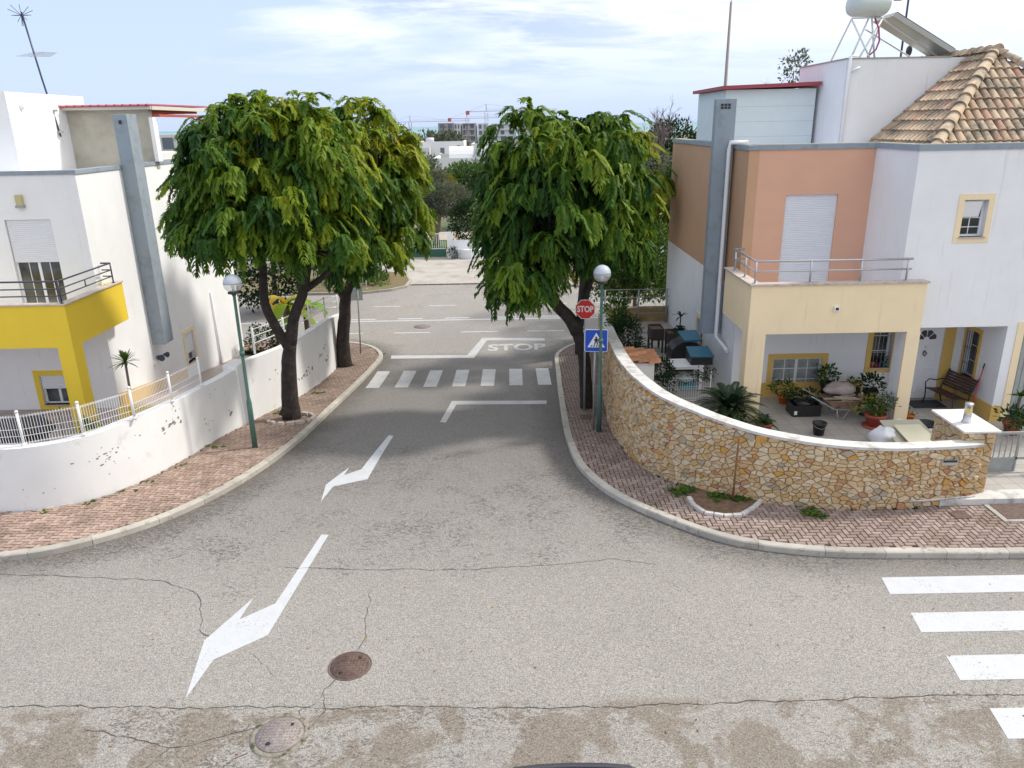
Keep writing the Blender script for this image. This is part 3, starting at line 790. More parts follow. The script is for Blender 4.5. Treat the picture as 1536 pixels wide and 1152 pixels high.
# garden gate, threshold and step
gg = thing('garden_gate', (9.9, 14.3, .1), 'low grey metal bar gate with a solid bottom panel right of the stone pillar', 'gate')
mb = MB(); GY = 14.25
mb.box(9.3, 11.2, GY, GY+.04, 1.03, 1.08); mb.box(9.3, 9.34, GY, GY+.04, .14, 1.03); mb.box(10.36, 10.40, GY, GY+.04, .14, 1.03); mb.box(9.34, 11.2, GY, GY+.04, .47, .52); mb.box(9.34, 11.2, GY, GY+.04, .14, .18)
mb.build('frame', GALV, gg)
mb = MB()
for k in range(8): mb.box(9.44+k*.115, 9.452+k*.115, GY+.01, GY+.03, .52, 1.03)
mb.build('bars', GALV, gg)
mb = MB(); mb.box(9.34, 10.36, GY+.012, GY+.028, .18, .47); mb.build('panel', GALV, gg)
mb = MB(); mb.box(8.18, 12.5, 13.0, 13.38, .0, .235); mb.box(9.26, 12.5, 13.38, 14.5, 0, .20, 1); mb.build('doorstep', [CAPW, TILE], label='low whitewashed step along the pavement at the foot of the gate pillar', cat='step', org=(9, 13.2, .1))
gp2 = MB(); gp2.box(11.05, 11.6, 13.7, 14.3, .0, .95); gp2.build('low_wall', WHITE2, label='white low wall at the right edge beyond the garden gate', cat='wall', org=(11, 14, .1))

# --- left white garden wall
WLf = [p for p in WL]; sL = arc(WLf); NLm = normals(WLf)
def ztl(y_or_i):
    p = WLf[y_or_i]; return interp([(13.2, 1.42), (14.7, 1.46), (16.2, 1.36), (18.4, 1.20), (19.6, 1.18), (19.75, 1.24), (22, 1.02), (26, .80), (28.6, .42)], p[1]) if p[0] > -8.2 else 1.43
lw = thing('white_wall', (-8.15, 14.71, .0), 'long curved white plaster garden wall with chipped paint', 'wall')
mb = MB(); strip_wall(mb, WLf, 1, .22, lambda i: zs(WLf[i][1])-.1 if WLf[i][1] < 17 else zs(WLf[i][1])-.1, ztl)
es(mb.build('plaster_wall', WHITE2, lw))
mb = MB(); i0 = next(i for i, p in enumerate(WLf) if p[1] > 19.4)
x_, y_, n_ = WLf[i0][0], WLf[i0][1], NLm[i0]
mb.obox((x_+n_.x*.17, y_+n_.y*.17, .35), (.42, .62, 1.86), math.atan2(n_.y, n_.x)); mb.build('wall_pier', WHITE2, lw, bevel=.01)
# chips in the paint, real shallow flakes of bare render
rr = random.Random(12); mb = MB()
def chipc(u, zc, r_, n=9):
    x, y, nn = pathpt(WLf, sL, NLm, u); k = []
    tx, ty = nn.y, -nn.x
    for q in range(n):
        a = 2*math.pi*q/n; rr_ = r_*rr.uniform(.35, 1.25); k.append((x-nn.x*.003+tx*math.cos(a)*rr_*1.25, y-nn.y*.003+ty*math.cos(a)*rr_*1.25, zc+math.sin(a)*rr_*.8))
    mb.poly(k)
ux = lambda yy: sL[next(i for i, p in enumerate(WLf) if p[1] >= yy)]
for (y0_, z_, n__, sp_, s_) in ((13.95, .92, 10, .5, .026), (14.4, .78, 12, .5, .024), (14.9, 1.1, 4, .3, .018), (15.8, .86, 12, .55, .045), (16.2, 1.15, 5, .3, .025), (17.3, .3, 4, .3, .03), (17.9, 1.0, 5, .6, .02), (18.6, .1, 4, .25, .05), (21, .3, 5, .5, .04), (23.2, -.3, 14, .9, .06), (24.8, -.1, 10, .9, .05), (25.5, -.5, 6, .5, .06), (13.7, .5, 4, .8, .015)):
    for k in range(n__): chipc(ux(y0_)+rr.gauss(0, sp_*.45), z_+rr.gauss(0, .09), s_*rr.uniform(.4, 1.3))
mb.build('paint_chip', M('bare_render', (.23,.22,.21), .9), lw, recalc=False)
# mesh fence panels and posts
def mesh_fence(root, pts, h, posts_at=True, m=PVC, name='wire_panel', dx=.05):
    for (a, b) in zip(pts, pts[1:]):
        A, B = Vector(a), Vector(b); L = (B-A).length; d = (B-A)/L; mb = MB(); n = int(L/dx)
        for k in range(1, n): p = A+d*(k*dx); mb.tube([p+Vector((0, 0, .03)), p+Vector((0, 0, h-.02))], .005, 4, caps=False)
        for q in (.06, .2, .34, h-.05): mb.tube([A+Vector((0, 0, q)), B+Vector((0, 0, q))], .006, 4, caps=False)
        nrm = Vector((-d.y, d.x, 0))
        for q in (.06, h-.05): mb.tube([A+nrm*.03+Vector((0, 0, q-.03)), B+nrm*.03+Vector((0, 0, q-.03))], .004, 4, caps=False)
        mb.build(name, m, root, recalc=False)
    for p in pts:
        mb = MB(); mb.tube([p, Vector(p)+Vector((0, 0, h+.03))], .028, 10); mb.lathe(Vector(p)+Vector((0, 0, h+.03)), [(.034, 0), (.034, .03), (.02, .045), (0, .05)], 10); mb.lathe(Vector(p), [(.042, 0), (.042, .05), (.028, .06)], 10); mb.build('post', m, root, recalc=False)
lf = thing('wire_fence', (-8.5, 14.1, 1.43), 'white wire mesh fence with round posts on top of the curved white wall', 'fence')
mesh_fence(lf, [(-13.2, 13.42, 1.43), (-11.4, 13.48, 1.43), (-9.55, 13.68, 1.43), (-8.62, 14.12, 1.44), (-7.98, 14.95, 1.45), (-7.72, 16.2, 1.37), (-7.60, 17.6, 1.28)], .66)
lf2 = thing('railing', (-6.8, 22, 1.0), 'white diagonal bar railing on the far stretch of the white wall behind the tree trunk', 'railing')
mb = MB()
pp = [(-7.25, 20.6, 1.2), (-6.98, 22.6, 1.0), (-6.75, 24.8, .9), (-6.68, 26.6, .75), (-6.62, 28.4, .45)]
for p in pp: mb2 = MB(); mb2.tube([p, (p[0], p[1], p[2]+.75)], .035, 8); mb2.build('post', PVC, lf2)
for q in (.3, .5, .7): mb.tube([(p[0], p[1], p[2]+q) for p in pp], .014, 6)
mb.build('rail', PVC, lf2)

# floors of the two lots (structure)
fl = MB(); 
fl.poly([(-40,13.5,-.12),(-9.9,13.65,-.12),(-9.5,13.7,-.12),(-8.8,14.1,-.12),(-8.2,14.85,-.12),(-7.85,16.3,-.12),(-7.65,18.4,-.12),(-7.5,19.9,-.12),(-40,19.9,-.12)])
fl.poly([(-40,19.9,-.125),(-7.5,19.9,-.125),(-7.0,22,-.45),(-6.75,25,-.95),(-6.7,28.5,-1.40),(-6.9,30.2,-1.55),(-40,30.2,-1.55)])
fl.build('terrace_floor', TILEL, recalc=False, kind='structure')
inner = [(p[0]-n.x*.2, p[1]-n.y*.2) for p, n in zip(WRf, NRm)]
poly = [(16, 13.4), (9.0, 13.4)]+[q for q in inner if q[0] < 9]+[(3.6, 28.2), (16, 28.2)]
fr = MB(); 
tri = tessellate_polygon([[Vector((p[0], p[1], 0)) for p in poly]])
for t_ in tri: fr.poly([(poly[i][0], poly[i][1], .1) for i in t_])
fr.build('patio_floor', TILE, recalc=False, kind='structure')
# ================================================================== right house
def win_group(parent, ax, c, a0, a1, z0, z1, nx_=2, nz_=2, split=True, sur=None, surw=.13, depth=.10, gm=None, fm_=None, inv=1, sill=True, barw=.02):
    """casement set in an opening. c = outer wall plane; inv=+1 if the house is on the + side"""
    fr = MB(); fm_ = fm_ or PVC; y = c+inv*depth
    lo, hi = (y, y+.05) if inv > 0 else (y-.05, y)
    def bx(mb, p0, p1, q0, q1, l, h_, m=0):
        if ax == 'x': mb.box(p0, p1, l, h_, q0, q1, m)
        else: mb.box(l, h_, p0, p1, q0, q1, m)
    e = .045
    bx(fr, a0, a1, z0, z0+e, lo, hi); bx(fr, a0, a1, z1-e, z1, lo, hi); bx(fr, a0, a0+e, z0+e, z1-e, lo, hi); bx(fr, a1-e, a1, z0+e, z1-e, lo, hi)
    mid = [(a0+a1)/2] if split else []
    for m_ in mid: bx(fr, m_-e*.8, m_+e*.8, z0+e, z1-e, lo, hi)
    l2, h2 = (lo+.012, hi-.012)
    xs_ = [a0+e]+mid+[a1-e]
    for s_ in range(len(xs_)-1):
        p0, p1 = xs_[s_], xs_[s_+1]
        for i in range(1, nx_): q = p0+(p1-p0)*i/nx_; bx(fr, q-barw/2, q+barw/2, z0+e, z1-e, l2, h2)
    for j in range(1, nz_):
        q = z0+(z1-z0)*j/nz_; bx(fr, a0+e, a1-e, q-barw/2, q+barw/2, l2+.002, h2-.002)
    f_ = fr.build('window', fm_, parent)
    g = MB(); bx(g, a0+e, a1-e, z0+e, z1-e, lo+.02, hi-.02); g.build('pane', gm or GLASS, f_)
    if sill:
        s_ = MB(); l, h_ = (c-.05, c+.12) if inv > 0 else (c-.12, c+.05)
        bx(s_, a0-.03, a1+.03, z0-.03, z0, l, h_); s_.build('sill', CAPM, f_)
    if sur:
        s_ = MB(); t_ = .018; cc = c-t_ if inv > 0 else c
        s_.wall(ax, cc, t_+(-.001), a0-surw, a1+surw, z0-surw, z1+surw, [(a0, a1, z0, z1)]); s_.build('surround', sur, f_)
    return f_
def shutter(parent, ax, c, a0, a1, z0, z1, slat=.045, m=None, name='roller_shutter', inv=1):
    mb = MB(); n = int((z1-z0)/slat)
    for k in range(n):
        b0 = z0+k*slat; P = [(c, b0), (c-inv*.012, b0+slat*.35), (c-inv*.012, b0+slat*.75), (c, b0+slat*.97)]
        for (d0, q0), (d1, q1) in zip(P, P[1:]+[(c, b0+slat)]):
            if ax == 'x': mb.poly([(a0, d0, q0), (a1, d0, q0), (a1, d1, q1), (a0, d1, q1)])
            else: mb.poly([(d0, a0, q0), (d0, a1, q0), (d1, a1, q1), (d1, a0, q1)])
    if ax == 'x': mb.box(a0, a1, c+.001 if inv > 0 else c-.03, c+.03 if inv > 0 else c-.001, z0, z1)
    else: mb.box(min(c+inv*.001, c+inv*.03), max(c+inv*.001, c+inv*.03), a0, a1, z0, z1)
    return mb.build(name, m or SHUT, parent, recalc=False)
def rail(parent, P, zt, heights, r, m, name='balcony_railing', posts=None, zb=0):
    mb = MB()
    for h in heights: mb.tube([(x, y, h) for x, y in P], r if h == heights[0] else r*.75, 10)
    for (x, y) in posts:
        mb.tube([(x, y, zb), (x, y, heights[0])], r*.9, 10); mb.lathe((x, y, zb), [(r*2.2, 0), (r*2.2, .012), (r, .014)], 10)
    return mb.build(name, m, parent)

rh = thing('house', (9.0, 22.0, .1), 'white and terracotta house with a pale yellow balcony and a tiled hip roof', 'house', 'houses at the corner')
# side wall (x=5.9) – white below, terracotta above
mb = MB(); mb.wall('y', 5.9, .25, 19.3, 28.3, -.2, 3.03, [(22.5, 23.25, .2, 1.35)]); mb.build('wall', WHITE, rh)
mb = MB(); mb.box(5.9, 6.15, 19.3, 28.3, 3.032, 6.50); mb.build('wall', TERR_SHADE, rh)
mb = MB(); mb.wall('x', 19.3, .25, 6.15, 10.3, -.1, 2.5, [(6.98, 8.30, .25, 1.16), (9.58, 10.1, .87, 2.12)]); mb.build('wall', WHITE, rh)
mb = MB(); mb.wall('x', 19.3, .25, 6.152, 8.998, 2.5, 6.50, [(6.9, 8.2, 2.62, 5.42)]); mb.build('wall', TERR, rh)
mb = MB(); mb.wall('x', 18.9, .39, 10.302, 11.7, -.1, 2.5, [(10.36, 11.22, .1, 2.16)]); mb.build('wall', WHITE, rh)
mb = MB(); mb.wall('y', 11.7, .3, 17.55, 19.28, -.1, 2.5, [(18.2, 18.72, .86, 2.06)]); mb.build('wall', WHITE, rh)
mb = MB(); mb.wall('x', 17.25, .3, 11.7, 16, -.1, 2.5, [(12.1, 14.8, -.1, 2.46)]); mb.build('wall', WHITE, rh)
mb = MB(); mb.wall('x', 17.25, .3, 9.0, 16, 2.502, 6.50, [(10.17, 10.71, 4.61, 5.43)]); mb.box(9.0, 9.25, 17.552, 19.55, 2.502, 6.50); mb.box(9.25, 16, 17.56, 19.3, 2.504, 2.62); mb.build('wall', WHITE, rh)
mb = MB(); mb.box(15.75, 16, 17.56, 28.3, -.1, 6.5); mb.box(6.15, 15.75, 28.05, 28.3, -.1, 6.5); mb.box(6.152, 15.7, 19.56, 28.0, 6.28, 6.36); mb.build('rear_wall', WHITE, rh)
# blue-grey parapet band with worn concrete top
mb = MB()
mb.box(5.87, 6.2, 19.27, 28.33, 6.5, 6.615); mb.box(6.2, 8.97, 19.27, 19.6, 6.5, 6.613); mb.box(8.97, 9.28, 17.55, 19.6, 6.5, 6.617); mb.box(8.97, 16, 17.22, 17.55, 6.5, 6.62)
mb.build('parapet_band', GREYB, rh)
mb = MB(); mb.box(5.93, 6.15, 19.6, 28.3, 6.616, 6.63); mb.box(6.15, 8.97, 19.32, 19.55, 6.614, 6.63); mb.box(9.0, 9.22, 17.6, 19.5, 6.618, 6.632); mb.box(9.0, 16, 17.27, 17.5, 6.621, 6.635); mb.build('parapet_top', RAW, rh)
# yellow skirting
mb = MB(); mb.box(6.2, 9.45, 19.28, 19.3, .1, .50); mb.build('skirting', OCHRE, rh)
mb = MB(); mb.box(11.3, 11.68, 18.88, 18.9, .1, .50); mb.box(11.68, 11.7, 17.27, 18.88, .1, .5); mb.box(11.68, 12.0, 17.23, 17.27, .1, .5); mb.build('skirting', OCHRE, rh)
mb = MB(); mb.box(10.22, 10.36, 18.88, 18.9, .1, 2.3); mb.box(11.22, 11.5, 18.878, 18.9, .1, 2.5); mb.build('door_surround', OCHRE, rh)
# balcony
mb = MB(); mb.box(5.5, 9.5, 17.0, 17.2, 2.48, 3.62, 0); mb.box(5.5, 5.7, 17.2, 19.2, 2.48, 3.62, 0); mb.box(9.3, 9.5, 17.2, 17.248, 2.48, 3.62); mb.box(5.7, 9.3, 17.2, 19.3, 2.50, 2.70, 1)
mb.box(5.72, 8.98, 17.202, 17.21, 2.7, 3.6, 1)
bal = mb.build('balcony', [BEIGE, WHITE], rh)
mb = MB(); mb.box(5.46, 9.54, 16.96, 17.235, 3.622, 3.66); mb.box(5.46, 5.74, 17.235, 19.25, 3.622, 3.658); mb.build('coping', CAPM, bal)
mb = MB(); mb.box(7.42, 7.54, 16.93, 17.02, 3.02, 3.12); mb.box(7.445, 7.515, 16.925, 16.932, 3.04, 3.10, 1); mb.build('drain_spout', [WHITE, DARKM], bal)
rail(bal, [(9.15, 17.12), (5.6, 17.12), (5.6, 18.9), (5.86, 18.9)], 0, [4.16, 3.93], .026, STEEL, posts=[(5.6, 17.12), (5.6, 17.9), (5.6, 18.75), (6.85, 17.12), (8.0, 17.12), (9.05, 17.12)], zb=3.66)
for (x0, x1, y0, y1) in ((5.5, 5.92, 17.0, 17.42), (9.2, 9.52, 17.0, 17.5)):
    mb = MB(); mb.box(x0, x1, y0, y0+.06, .0, 2.48, 0); mb.box(x0, x1, y0+.06, y1, .0, 2.48, 1); mb.build('pillar', [BEIGE, WHITE if x0 > 6 else BEIGE], rh, bevel=.004)
# openings
sh = shutter(rh, 'x', 19.36, 6.9, 8.2, 2.72, 5.42)
win_group(rh, 'x', 19.3, 6.98, 8.30, .25, 1.16, 2, 3, True, OCHRE, .14, .08, CURT)
win_group(rh, 'x', 19.3, 9.58, 10.1, .87, 2.12, 2, 3, False, OCHRE, .14, .16, GLASS)
w3 = win_group(rh, 'y', 11.7, 18.2, 18.72, .86, 2.06, 2, 3, False, OCHRE, .10, .1, GLASS)
mb = MB()
for k in range(6): mb.tube([(11.67, 18.24+k*.088, .88), (11.67, 18.24+k*.088, 2.04)], .007, 5)
for z in (1.2, 1.6): mb.tube([(11.67, 18.2, z), (11.67, 18.72, z)], .007, 5)
mb.build('window_grille', DARKM, w3)
mb = MB()
for k in range(5): mb.tube([(9.64+k*.1, 19.27, .9), (9.64+k*.1, 19.27, 2.1)], .007, 5)
for z in (1.3, 1.75): mb.tube([(9.6, 19.27, z), (10.1, 19.27, z)], .007, 5)
mb.build('window_grille', GALV, rh)
w4 = win_group(rh, 'x', 17.25, 10.17, 10.71, 4.61, 5.43, 2, 4, False, BEIGE, .13, .14, GLASS)
mb = MB(); mb.box(10.2, 10.68, 17.43, 17.45, 4.99, 5.04); mb.obox((10.40, 17.33, 5.22), (.40, .03, .36), 0, 0, ('X', R(14))); mb.build('tilted_sash', PVC, w4)
w5 = win_group(rh, 'y', 5.9, 22.5, 23.25, .2, 1.35, 1, 1, True, BEIGE, .16, .1, GLASS)
# door: panelled white leaf with a sunburst fanlight
dr = MB(); dr.box(10.36, 11.22, 18.95, 19.0, .1, 2.16)
for (z0, z1) in ((.28, .95), (1.15, 1.62)):
    for x0 in (10.46, 10.84): dr.frame('x', 18.935, .015, x0, x0+.28, z0, z1, .035)
door = dr.build('door', PVC, rh)
mb = MB()
for k in range(4):
    a0 = math.pi*(k+.08)/4; a1 = math.pi*(k+.92)/4; cx_, cz_ = 10.79, 1.72
    mb.slab([(cx_+.08*math.cos(a0), 18.944, cz_+.08*math.sin(a0)), (cx_+.25*math.cos(a0), 18.944, cz_+.25*math.sin(a0)), (cx_+.27*math.cos((a0+a1)/2), 18.944, cz_+.27*math.sin((a0+a1)/2)), (cx_+.25*math.cos(a1), 18.944, cz_+.25*math.sin(a1)), (cx_+.08*math.cos(a1), 18.944, cz_+.08*math.sin(a1))], (0, .01, 0))
mb.build('fanlight', GLASS, door)
mb = MB(); mb.tube([(10.78, 18.92, 1.42), (10.84, 18.91, 1.36), (10.79, 18.92, 1.28), (10.74, 18.91, 1.36), (10.78, 18.92, 1.42)], .014, 6); mb.lathe((10.79, 18.93, 1.53), [(.0, -.02), (.015, 0), (0, .02)], 8); mb.build('door_ornament', IRON, door)
mb = MB(); mb.tube([(10.42, 18.93, 1.1), (10.42, 18.89, 1.1), (10.53, 18.89, 1.1)], .011, 8); mb.build('door_handle', STEEL, door)
# garage door
gd = MB(); gd.box(12.1, 14.8, 17.42, 17.46, .1, 2.46)
for k in range(22): gd.box(12.12+k*.123, 12.125+k*.123+.10, 17.405, 17.42, .12, 2.44)
gd.build('garage_door', GALV, rh)
mb = MB(); mb.wall('x', 17.225, .024, 11.93, 14.97, -.1, 2.6, [(12.1, 14.8, -.1, 2.46)]); mb.build('garage_surround', BEIGE, rh)
# chimney breast on the side wall, downpipe
mb = MB(); mb.box(5.34, 5.86, 20.55, 20.80, 1.55, 7.72); ch = mb.build('chimney', GREYB, rh, bevel=.01)
mb = MB()
for i in range(3):
    for j in range(2): mb.box(5.46+i*.09, 5.53+i*.09, 20.54, 20.55, 7.48+j*.07, 7.535+j*.07)
mb.build('chimney_vent', DARKM, ch)
mb = MB(); mb.tube([(6.2, 20.45, 6.66), (5.74, 20.45, 6.66), (5.72, 20.45, 6.5), (5.72, 20.45, 1.5), (5.80, 19.8, 1.35), (5.82, 19.6, 1.3)], .055, 10); mb.build('downpipe', PVC, rh)
# hut on the roof
mb = MB(); mb.box(6.1, 8.6, 22.5, 25.7, 6.36, 8.0, 0)
for z in (6.75, 7.15, 7.55): mb.box(6.099, 8.601, 22.498, 22.502, z, z+.006, 1)
mb.build('roof_hut', [M('hut_panel', (.66,.73,.74), .5, .03), GALV], rh)
mb = MB(); mb.hexa([(5.95, 22.3, 8.01), (8.66, 22.3, 8.07), (8.66, 25.9, 8.07), (5.95, 25.9, 8.01), (5.95, 22.3, 8.10), (8.66, 22.3, 8.17), (8.66, 25.9, 8.17), (5.95, 25.9, 8.10)]); mb.build('hut_roof', M('dull_red_trim', (.36,.06,.07), .6), rh)
# tower box with tank on it
mb = MB(); mb.box(8.70, 12.4, 20.92, 24.2, 6.36, 8.62); mb.build('stair_tower', WHITE, rh)
mb = MB(); mb.box(8.68, 11.36, 20.9, 24.22, 8.622, 8.655); mb.build('tower_coping', RAW, rh)
mb = MB(); mb.tube([(9.0, 21.05, 8.72), (8.76, 20.86, 8.68), (8.76, 20.86, 6.4)], .045, 10); mb.tube([(9.02, 20.85, 8.42), (8.75, 20.85, 8.32)], .03, 8); mb.build('downpipe', PVC, rh)

# tiled roof
def roof_mat():
    m, t, b, pos = newmat('clay_tile')
    a = t.add('ShaderNodeAttribute', attribute_name='rnd').outputs['Fac']
    col = t.cramp(a, [(0, (.36,.245,.155)), (.3, (.43,.315,.215)), (.6, (.48,.37,.26)), (.9, (.45,.34,.235)), (.97, (.36,.20,.14))])
    col = t.mix(t.ramp(t.noise(pos, 2.1, 7, .7, .6), .47, .64), col, (.15,.13,.10))
    t.link(col, b.inputs['Base Color']); b.inputs['Roughness'].default_value = .85
    return m
CLAY = roof_mat()
XE, YE, ZE, XR, KP = 9.38, 17.45, 6.42, 11.85, .90
ZR = ZE+(XR-XE)*KP; YA = YE+(XR-XE)
mb = MB()
mb.poly([(XE, YE, ZE), (XE, 28, ZE), (XR, 28, ZR), (XR, YA, ZR)]); mb.poly([(XE, YE, ZE), (XR, YA, ZR), (2*XR-XE, YE, ZE)]); mb.poly([(2*XR-XE, YE, ZE), (XR, YA, ZR), (XR, 28, ZR), (2*XR-XE, 28, ZE)])
rr = random.Random(2)
def tilecol(p0, up, side, L, sp=.20, ln=.34):
    n = int(L/ln)+1; nrm = side.cross(up).normalized()
    if nrm.z < 0: nrm = -nrm
    for k in range(n):
        a = p0+up*(k*ln-.05); b = p0+up*min((k+1)*ln, L)
        if (b-a).length < .08: continue
        mb.rnd = rr.random(); b0 = len(mb.v); K = 5; o = rr.uniform(-.008, .008)
        for (p, r_, h_) in ((a, sp*.47, .035), (b, sp*.40, .005)):
            for q in range(K+1):
                an = math.pi*q/K; mb.v.append(tuple(p+side*(math.cos(an)*r_+o)+nrm*(math.sin(an)*r_*.75+h_)))
        for q in range(K): mb.addf((b0+q, b0+q+1, b0+K+2+q, b0+K+1+q), 0, True)
        mb.addf([b0+q for q in range(K+1)], 0)
upL = Vector((1, 0, KP)).normalized(); sl_ = (XR-XE)/upL.x
y = YE+.15
while y < 28:
    Lm = min(sl_, (y-YE)/upL.x); tilecol(Vector((XE, y, ZE)), upL, Vector((0, 1, 0)), Lm); y += .20
upF = Vector((0, 1, KP)).normalized(); x = XE+.15
while x < 2*XR-XE:
    Lm = min(x-XE, 2*XR-XE-x)/upF.y; tilecol(Vector((x, YE, ZE)), upF, Vector((1, 0, 0)), Lm); x += .20
def ridge(a, b, r_=.13):
    d = (b-a); L = d.length; d.normalize(); side = d.cross(Vector((0, 0, 1))).normalized(); nrm = side.cross(d)
    n = int(L/.36)
    for k in range(n+1):
        p = a+d*(k*.36-.04); q = a+d*min((k+1)*.36, L); mb.rnd = rr.uniform(.5, .9); b0 = len(mb.v); K = 7
        for (c_, rr_, h_) in ((p, r_*1.12, .05), (q, r_*.92, .03)):
            for j in range(K+1):
                an = math.pi*j/K; mb.v.append(tuple(c_+side*math.cos(an)*rr_+nrm*(math.sin(an)*rr_+h_)))
        for j in range(K): mb.addf((b0+j, b0+j+1, b0+K+2+j, b0+K+1+j), 0, True)
        mb.addf([b0+j for j in range(K+1)], 0)
ridge(Vector((XE, YE, ZE)), Vector((XR, YA, ZR))); ridge(Vector((2*XR-XE, YE, ZE)), Vector((XR, YA, ZR))); ridge(Vector((XR, YA-.1, ZR)), Vector((XR, 28, ZR)))
mb.build('tiled_roof', CLAY, rh, recalc=False)
mb = MB(); c = (14.6, 25.0); mb.box(c[0]-.35, c[0]+.35, c[1]-.35, c[1]+.35, 7.0, 9.05)
mb.poly([(c[0]-.5, c[1]-.5, 9.05), (c[0]+.5, c[1]-.5, 9.05), (c[0], c[1], 9.45)]); mb.poly([(c[0]+.5, c[1]-.5, 9.05), (c[0]+.5, c[1]+.5, 9.05), (c[0], c[1], 9.45)]); mb.poly([(c[0]+.5, c[1]+.5, 9.05), (c[0]-.5, c[1]+.5, 9.05), (c[0], c[1], 9.45)]); mb.poly([(c[0]-.5, c[1]+.5, 9.05), (c[0]-.5, c[1]-.5, 9.05), (c[0], c[1], 9.45)])
mb.build('chimney_cap', WHITE, rh)

# solar water heater on the tower
def big(mb): mb.v = [(x*1.1, y*1.1-.3, 8.66+(z-8.54)*.86) for x, y, z in mb.v]
sh_ = thing('solar_water_heater', (10.2, 22.3, 8.66), 'solar water heater with a white tank and a tilted collector on the tower roof', 'water heater')
TB = 20.0; mb = MB()
mb.lathe((8.15, TB, 10.10), [(0, 0), (.22, .01), (.33, .05), (.36, .1), (.36, .78), (.33, .83), (.22, .87), (0, .88)], 28, ax='X', rz=R(8)); big(mb); mb.build('tank', M('tank_enamel', (.62,.68,.66), .3, .02), sh_)
mb = MB()
for (a, b) in (((8.2, 20.0, 9.68), (8.62, 19.7, 8.54)), ((8.2, 20.0, 9.68), (8.2, 21.0, 8.54)), ((8.98, 20.1, 9.7), (8.35, 19.7, 8.54)), ((8.98, 20.1, 9.7), (9.1, 21.0, 8.54)), ((8.62, 20.05, 9.68), (8.2, 19.8, 8.54)), ((8.7, 20.05, 9.7), (9.05, 20.4, 8.54)), ((8.95, 20.1, 9.7), (10.55, 20.3, 8.6)), ((8.95, 20.9, 9.5), (10.5, 21.3, 8.6)), ((8.2, 20.0, 9.7), (9.0, 20.1, 9.72))):
    mb.tube([a, b], .022, 6)
big(mb); mb.build('stand', PVC, sh_)
mb = MB(); mb.hexa([(9.10, 19.85, 9.72), (10.75, 19.95, 8.62), (10.8, 21.1, 8.62), (9.15, 21.0, 9.72), (9.17, 19.85, 9.83), (10.82, 19.95, 8.73), (10.87, 21.1, 8.73), (9.22, 21.0, 9.83)]); big(mb); co_ = mb.build('collector', M('collector_case', (.42,.42,.38), .35, .04, metal=.6), sh_)
mb = MB(); mb.hexa([(9.22, 19.9, 9.832), (10.78, 20.0, 8.79), (10.82, 21.05, 8.79), (9.26, 20.95, 9.832), (9.224, 19.9, 9.842), (10.784, 20.0, 8.80), (10.824, 21.05, 8.80), (9.264, 20.95, 9.842)]); big(mb); mb.build('glazing', GLASS, co_)
mb = MB(); mb.tube([(8.75, 20.0, 9.7), (8.85, 19.95, 9.4), (8.88, 19.9, 9.05), (8.8, 19.85, 8.8), (8.6, 19.8, 8.6)], .02, 6); big(mb); mb.build('red_hose', M('red_hose', (.35,.03,.12), .5), sh_)
an = thing('antenna_mast', (10.6, 22.0, 8.5), 'thin dark antenna mast rising behind the tilted solar collector', 'antenna')
mb = MB(); mb.tube([(11.35, 23.6, 8.0), (11.35, 23.6, 11.4)], .03, 8); mb.build('mast', NAVY, an)
mb = MB(); mb.tube([(10.95, 23.6, 10.35), (11.7, 23.6, 10.43)], .02, 6); mb.lathe((11.05, 23.6, 10.36), [(.06, -.1), (.06, .1)], 8, ax='X'); mb.lathe((11.5, 23.6, 9.0), [(.0, 0), (.12, .03), (.16, .08)], 12, ax='X'); mb.build('aerial', DARKM, an)

# ================================================================== left house
lh = thing('house', (-12.5, 24, -.2), 'white house with a bright yellow balcony behind the curved white wall', 'house', 'houses at the corner')
mb = MB(); mb.wall('y', -11.25, .25, 20.0, 30.1, -1.9, 6.2, [(24.72, 25.45, -.32, .70)]); mb.build('wall', WHITE, lh)
mb = MB(); mb.wall('x', 20.0, .25, -20, -11.252, -.5, 6.2, [(-13.06, -11.86, 2.72, 5.09), (-13.1, -12.25, -.0, .86)]); mb.box(-20, -11.252, 29.85, 30.1, -1.9, 6.2); mb.box(-20, -11.252, 20.26, 29.84, 6.0, 6.08); mb.build('wall', WHITE, lh)
mb = MB(); mb.box(-20, -11.27, 19.97, 20.28, 6.2, 6.30); mb.box(-11.27, -10.97, 19.97, 30.13, 6.2, 6.302); mb.build('parapet_band', GREYB, lh)
mb = MB(); mb.box(-10.998, -10.60, 22.45, 23.05, 1.0, 7.66); ch = mb.build('chimney', GREYB, lh, bevel=.01)
mb = MB(); mb.box(-10.84, -10.76, 22.44, 22.45, 7.4, 7.5); mb.build('chimney_vent', DARKM, ch)
# balcony
mb = MB(); mb.box(-20, -10.6, 17.7, 17.9, 2.28, 3.32, 0); mb.box(-10.8, -10.6, 17.9, 20.55, 2.28, 3.32, 0); mb.box(-11.0, -10.8, 20.35, 20.55, 2.28, 3.32, 0); mb.box(-20, -10.8, 17.9, 19.99, 2.3, 2.5, 1)
bal = mb.build('balcony', [YELLOW, WHITE], lh)
mb = MB(); mb.box(-20, -10.57, 17.67, 17.93, 3.322, 3.35); mb.box(-10.83, -10.57, 17.93, 20.58, 3.322, 3.349); mb.build('coping', CAPM, bal)
rail(bal, [(-20, 17.8), (-10.7, 17.8), (-10.7, 20.3), (-10.95, 20.3)], 0, [3.88, 3.70, 3.53], .022, NAVY, posts=[(-10.7, 17.8), (-14.5, 17.8), (-10.7, 20.3)], zb=3.35)
mb = MB(); mb.tube([(-10.7, 18.95, 3.53), (-10.7, 18.95, 3.70)], .015, 6); mb.build('railing_stud', NAVY, bal)
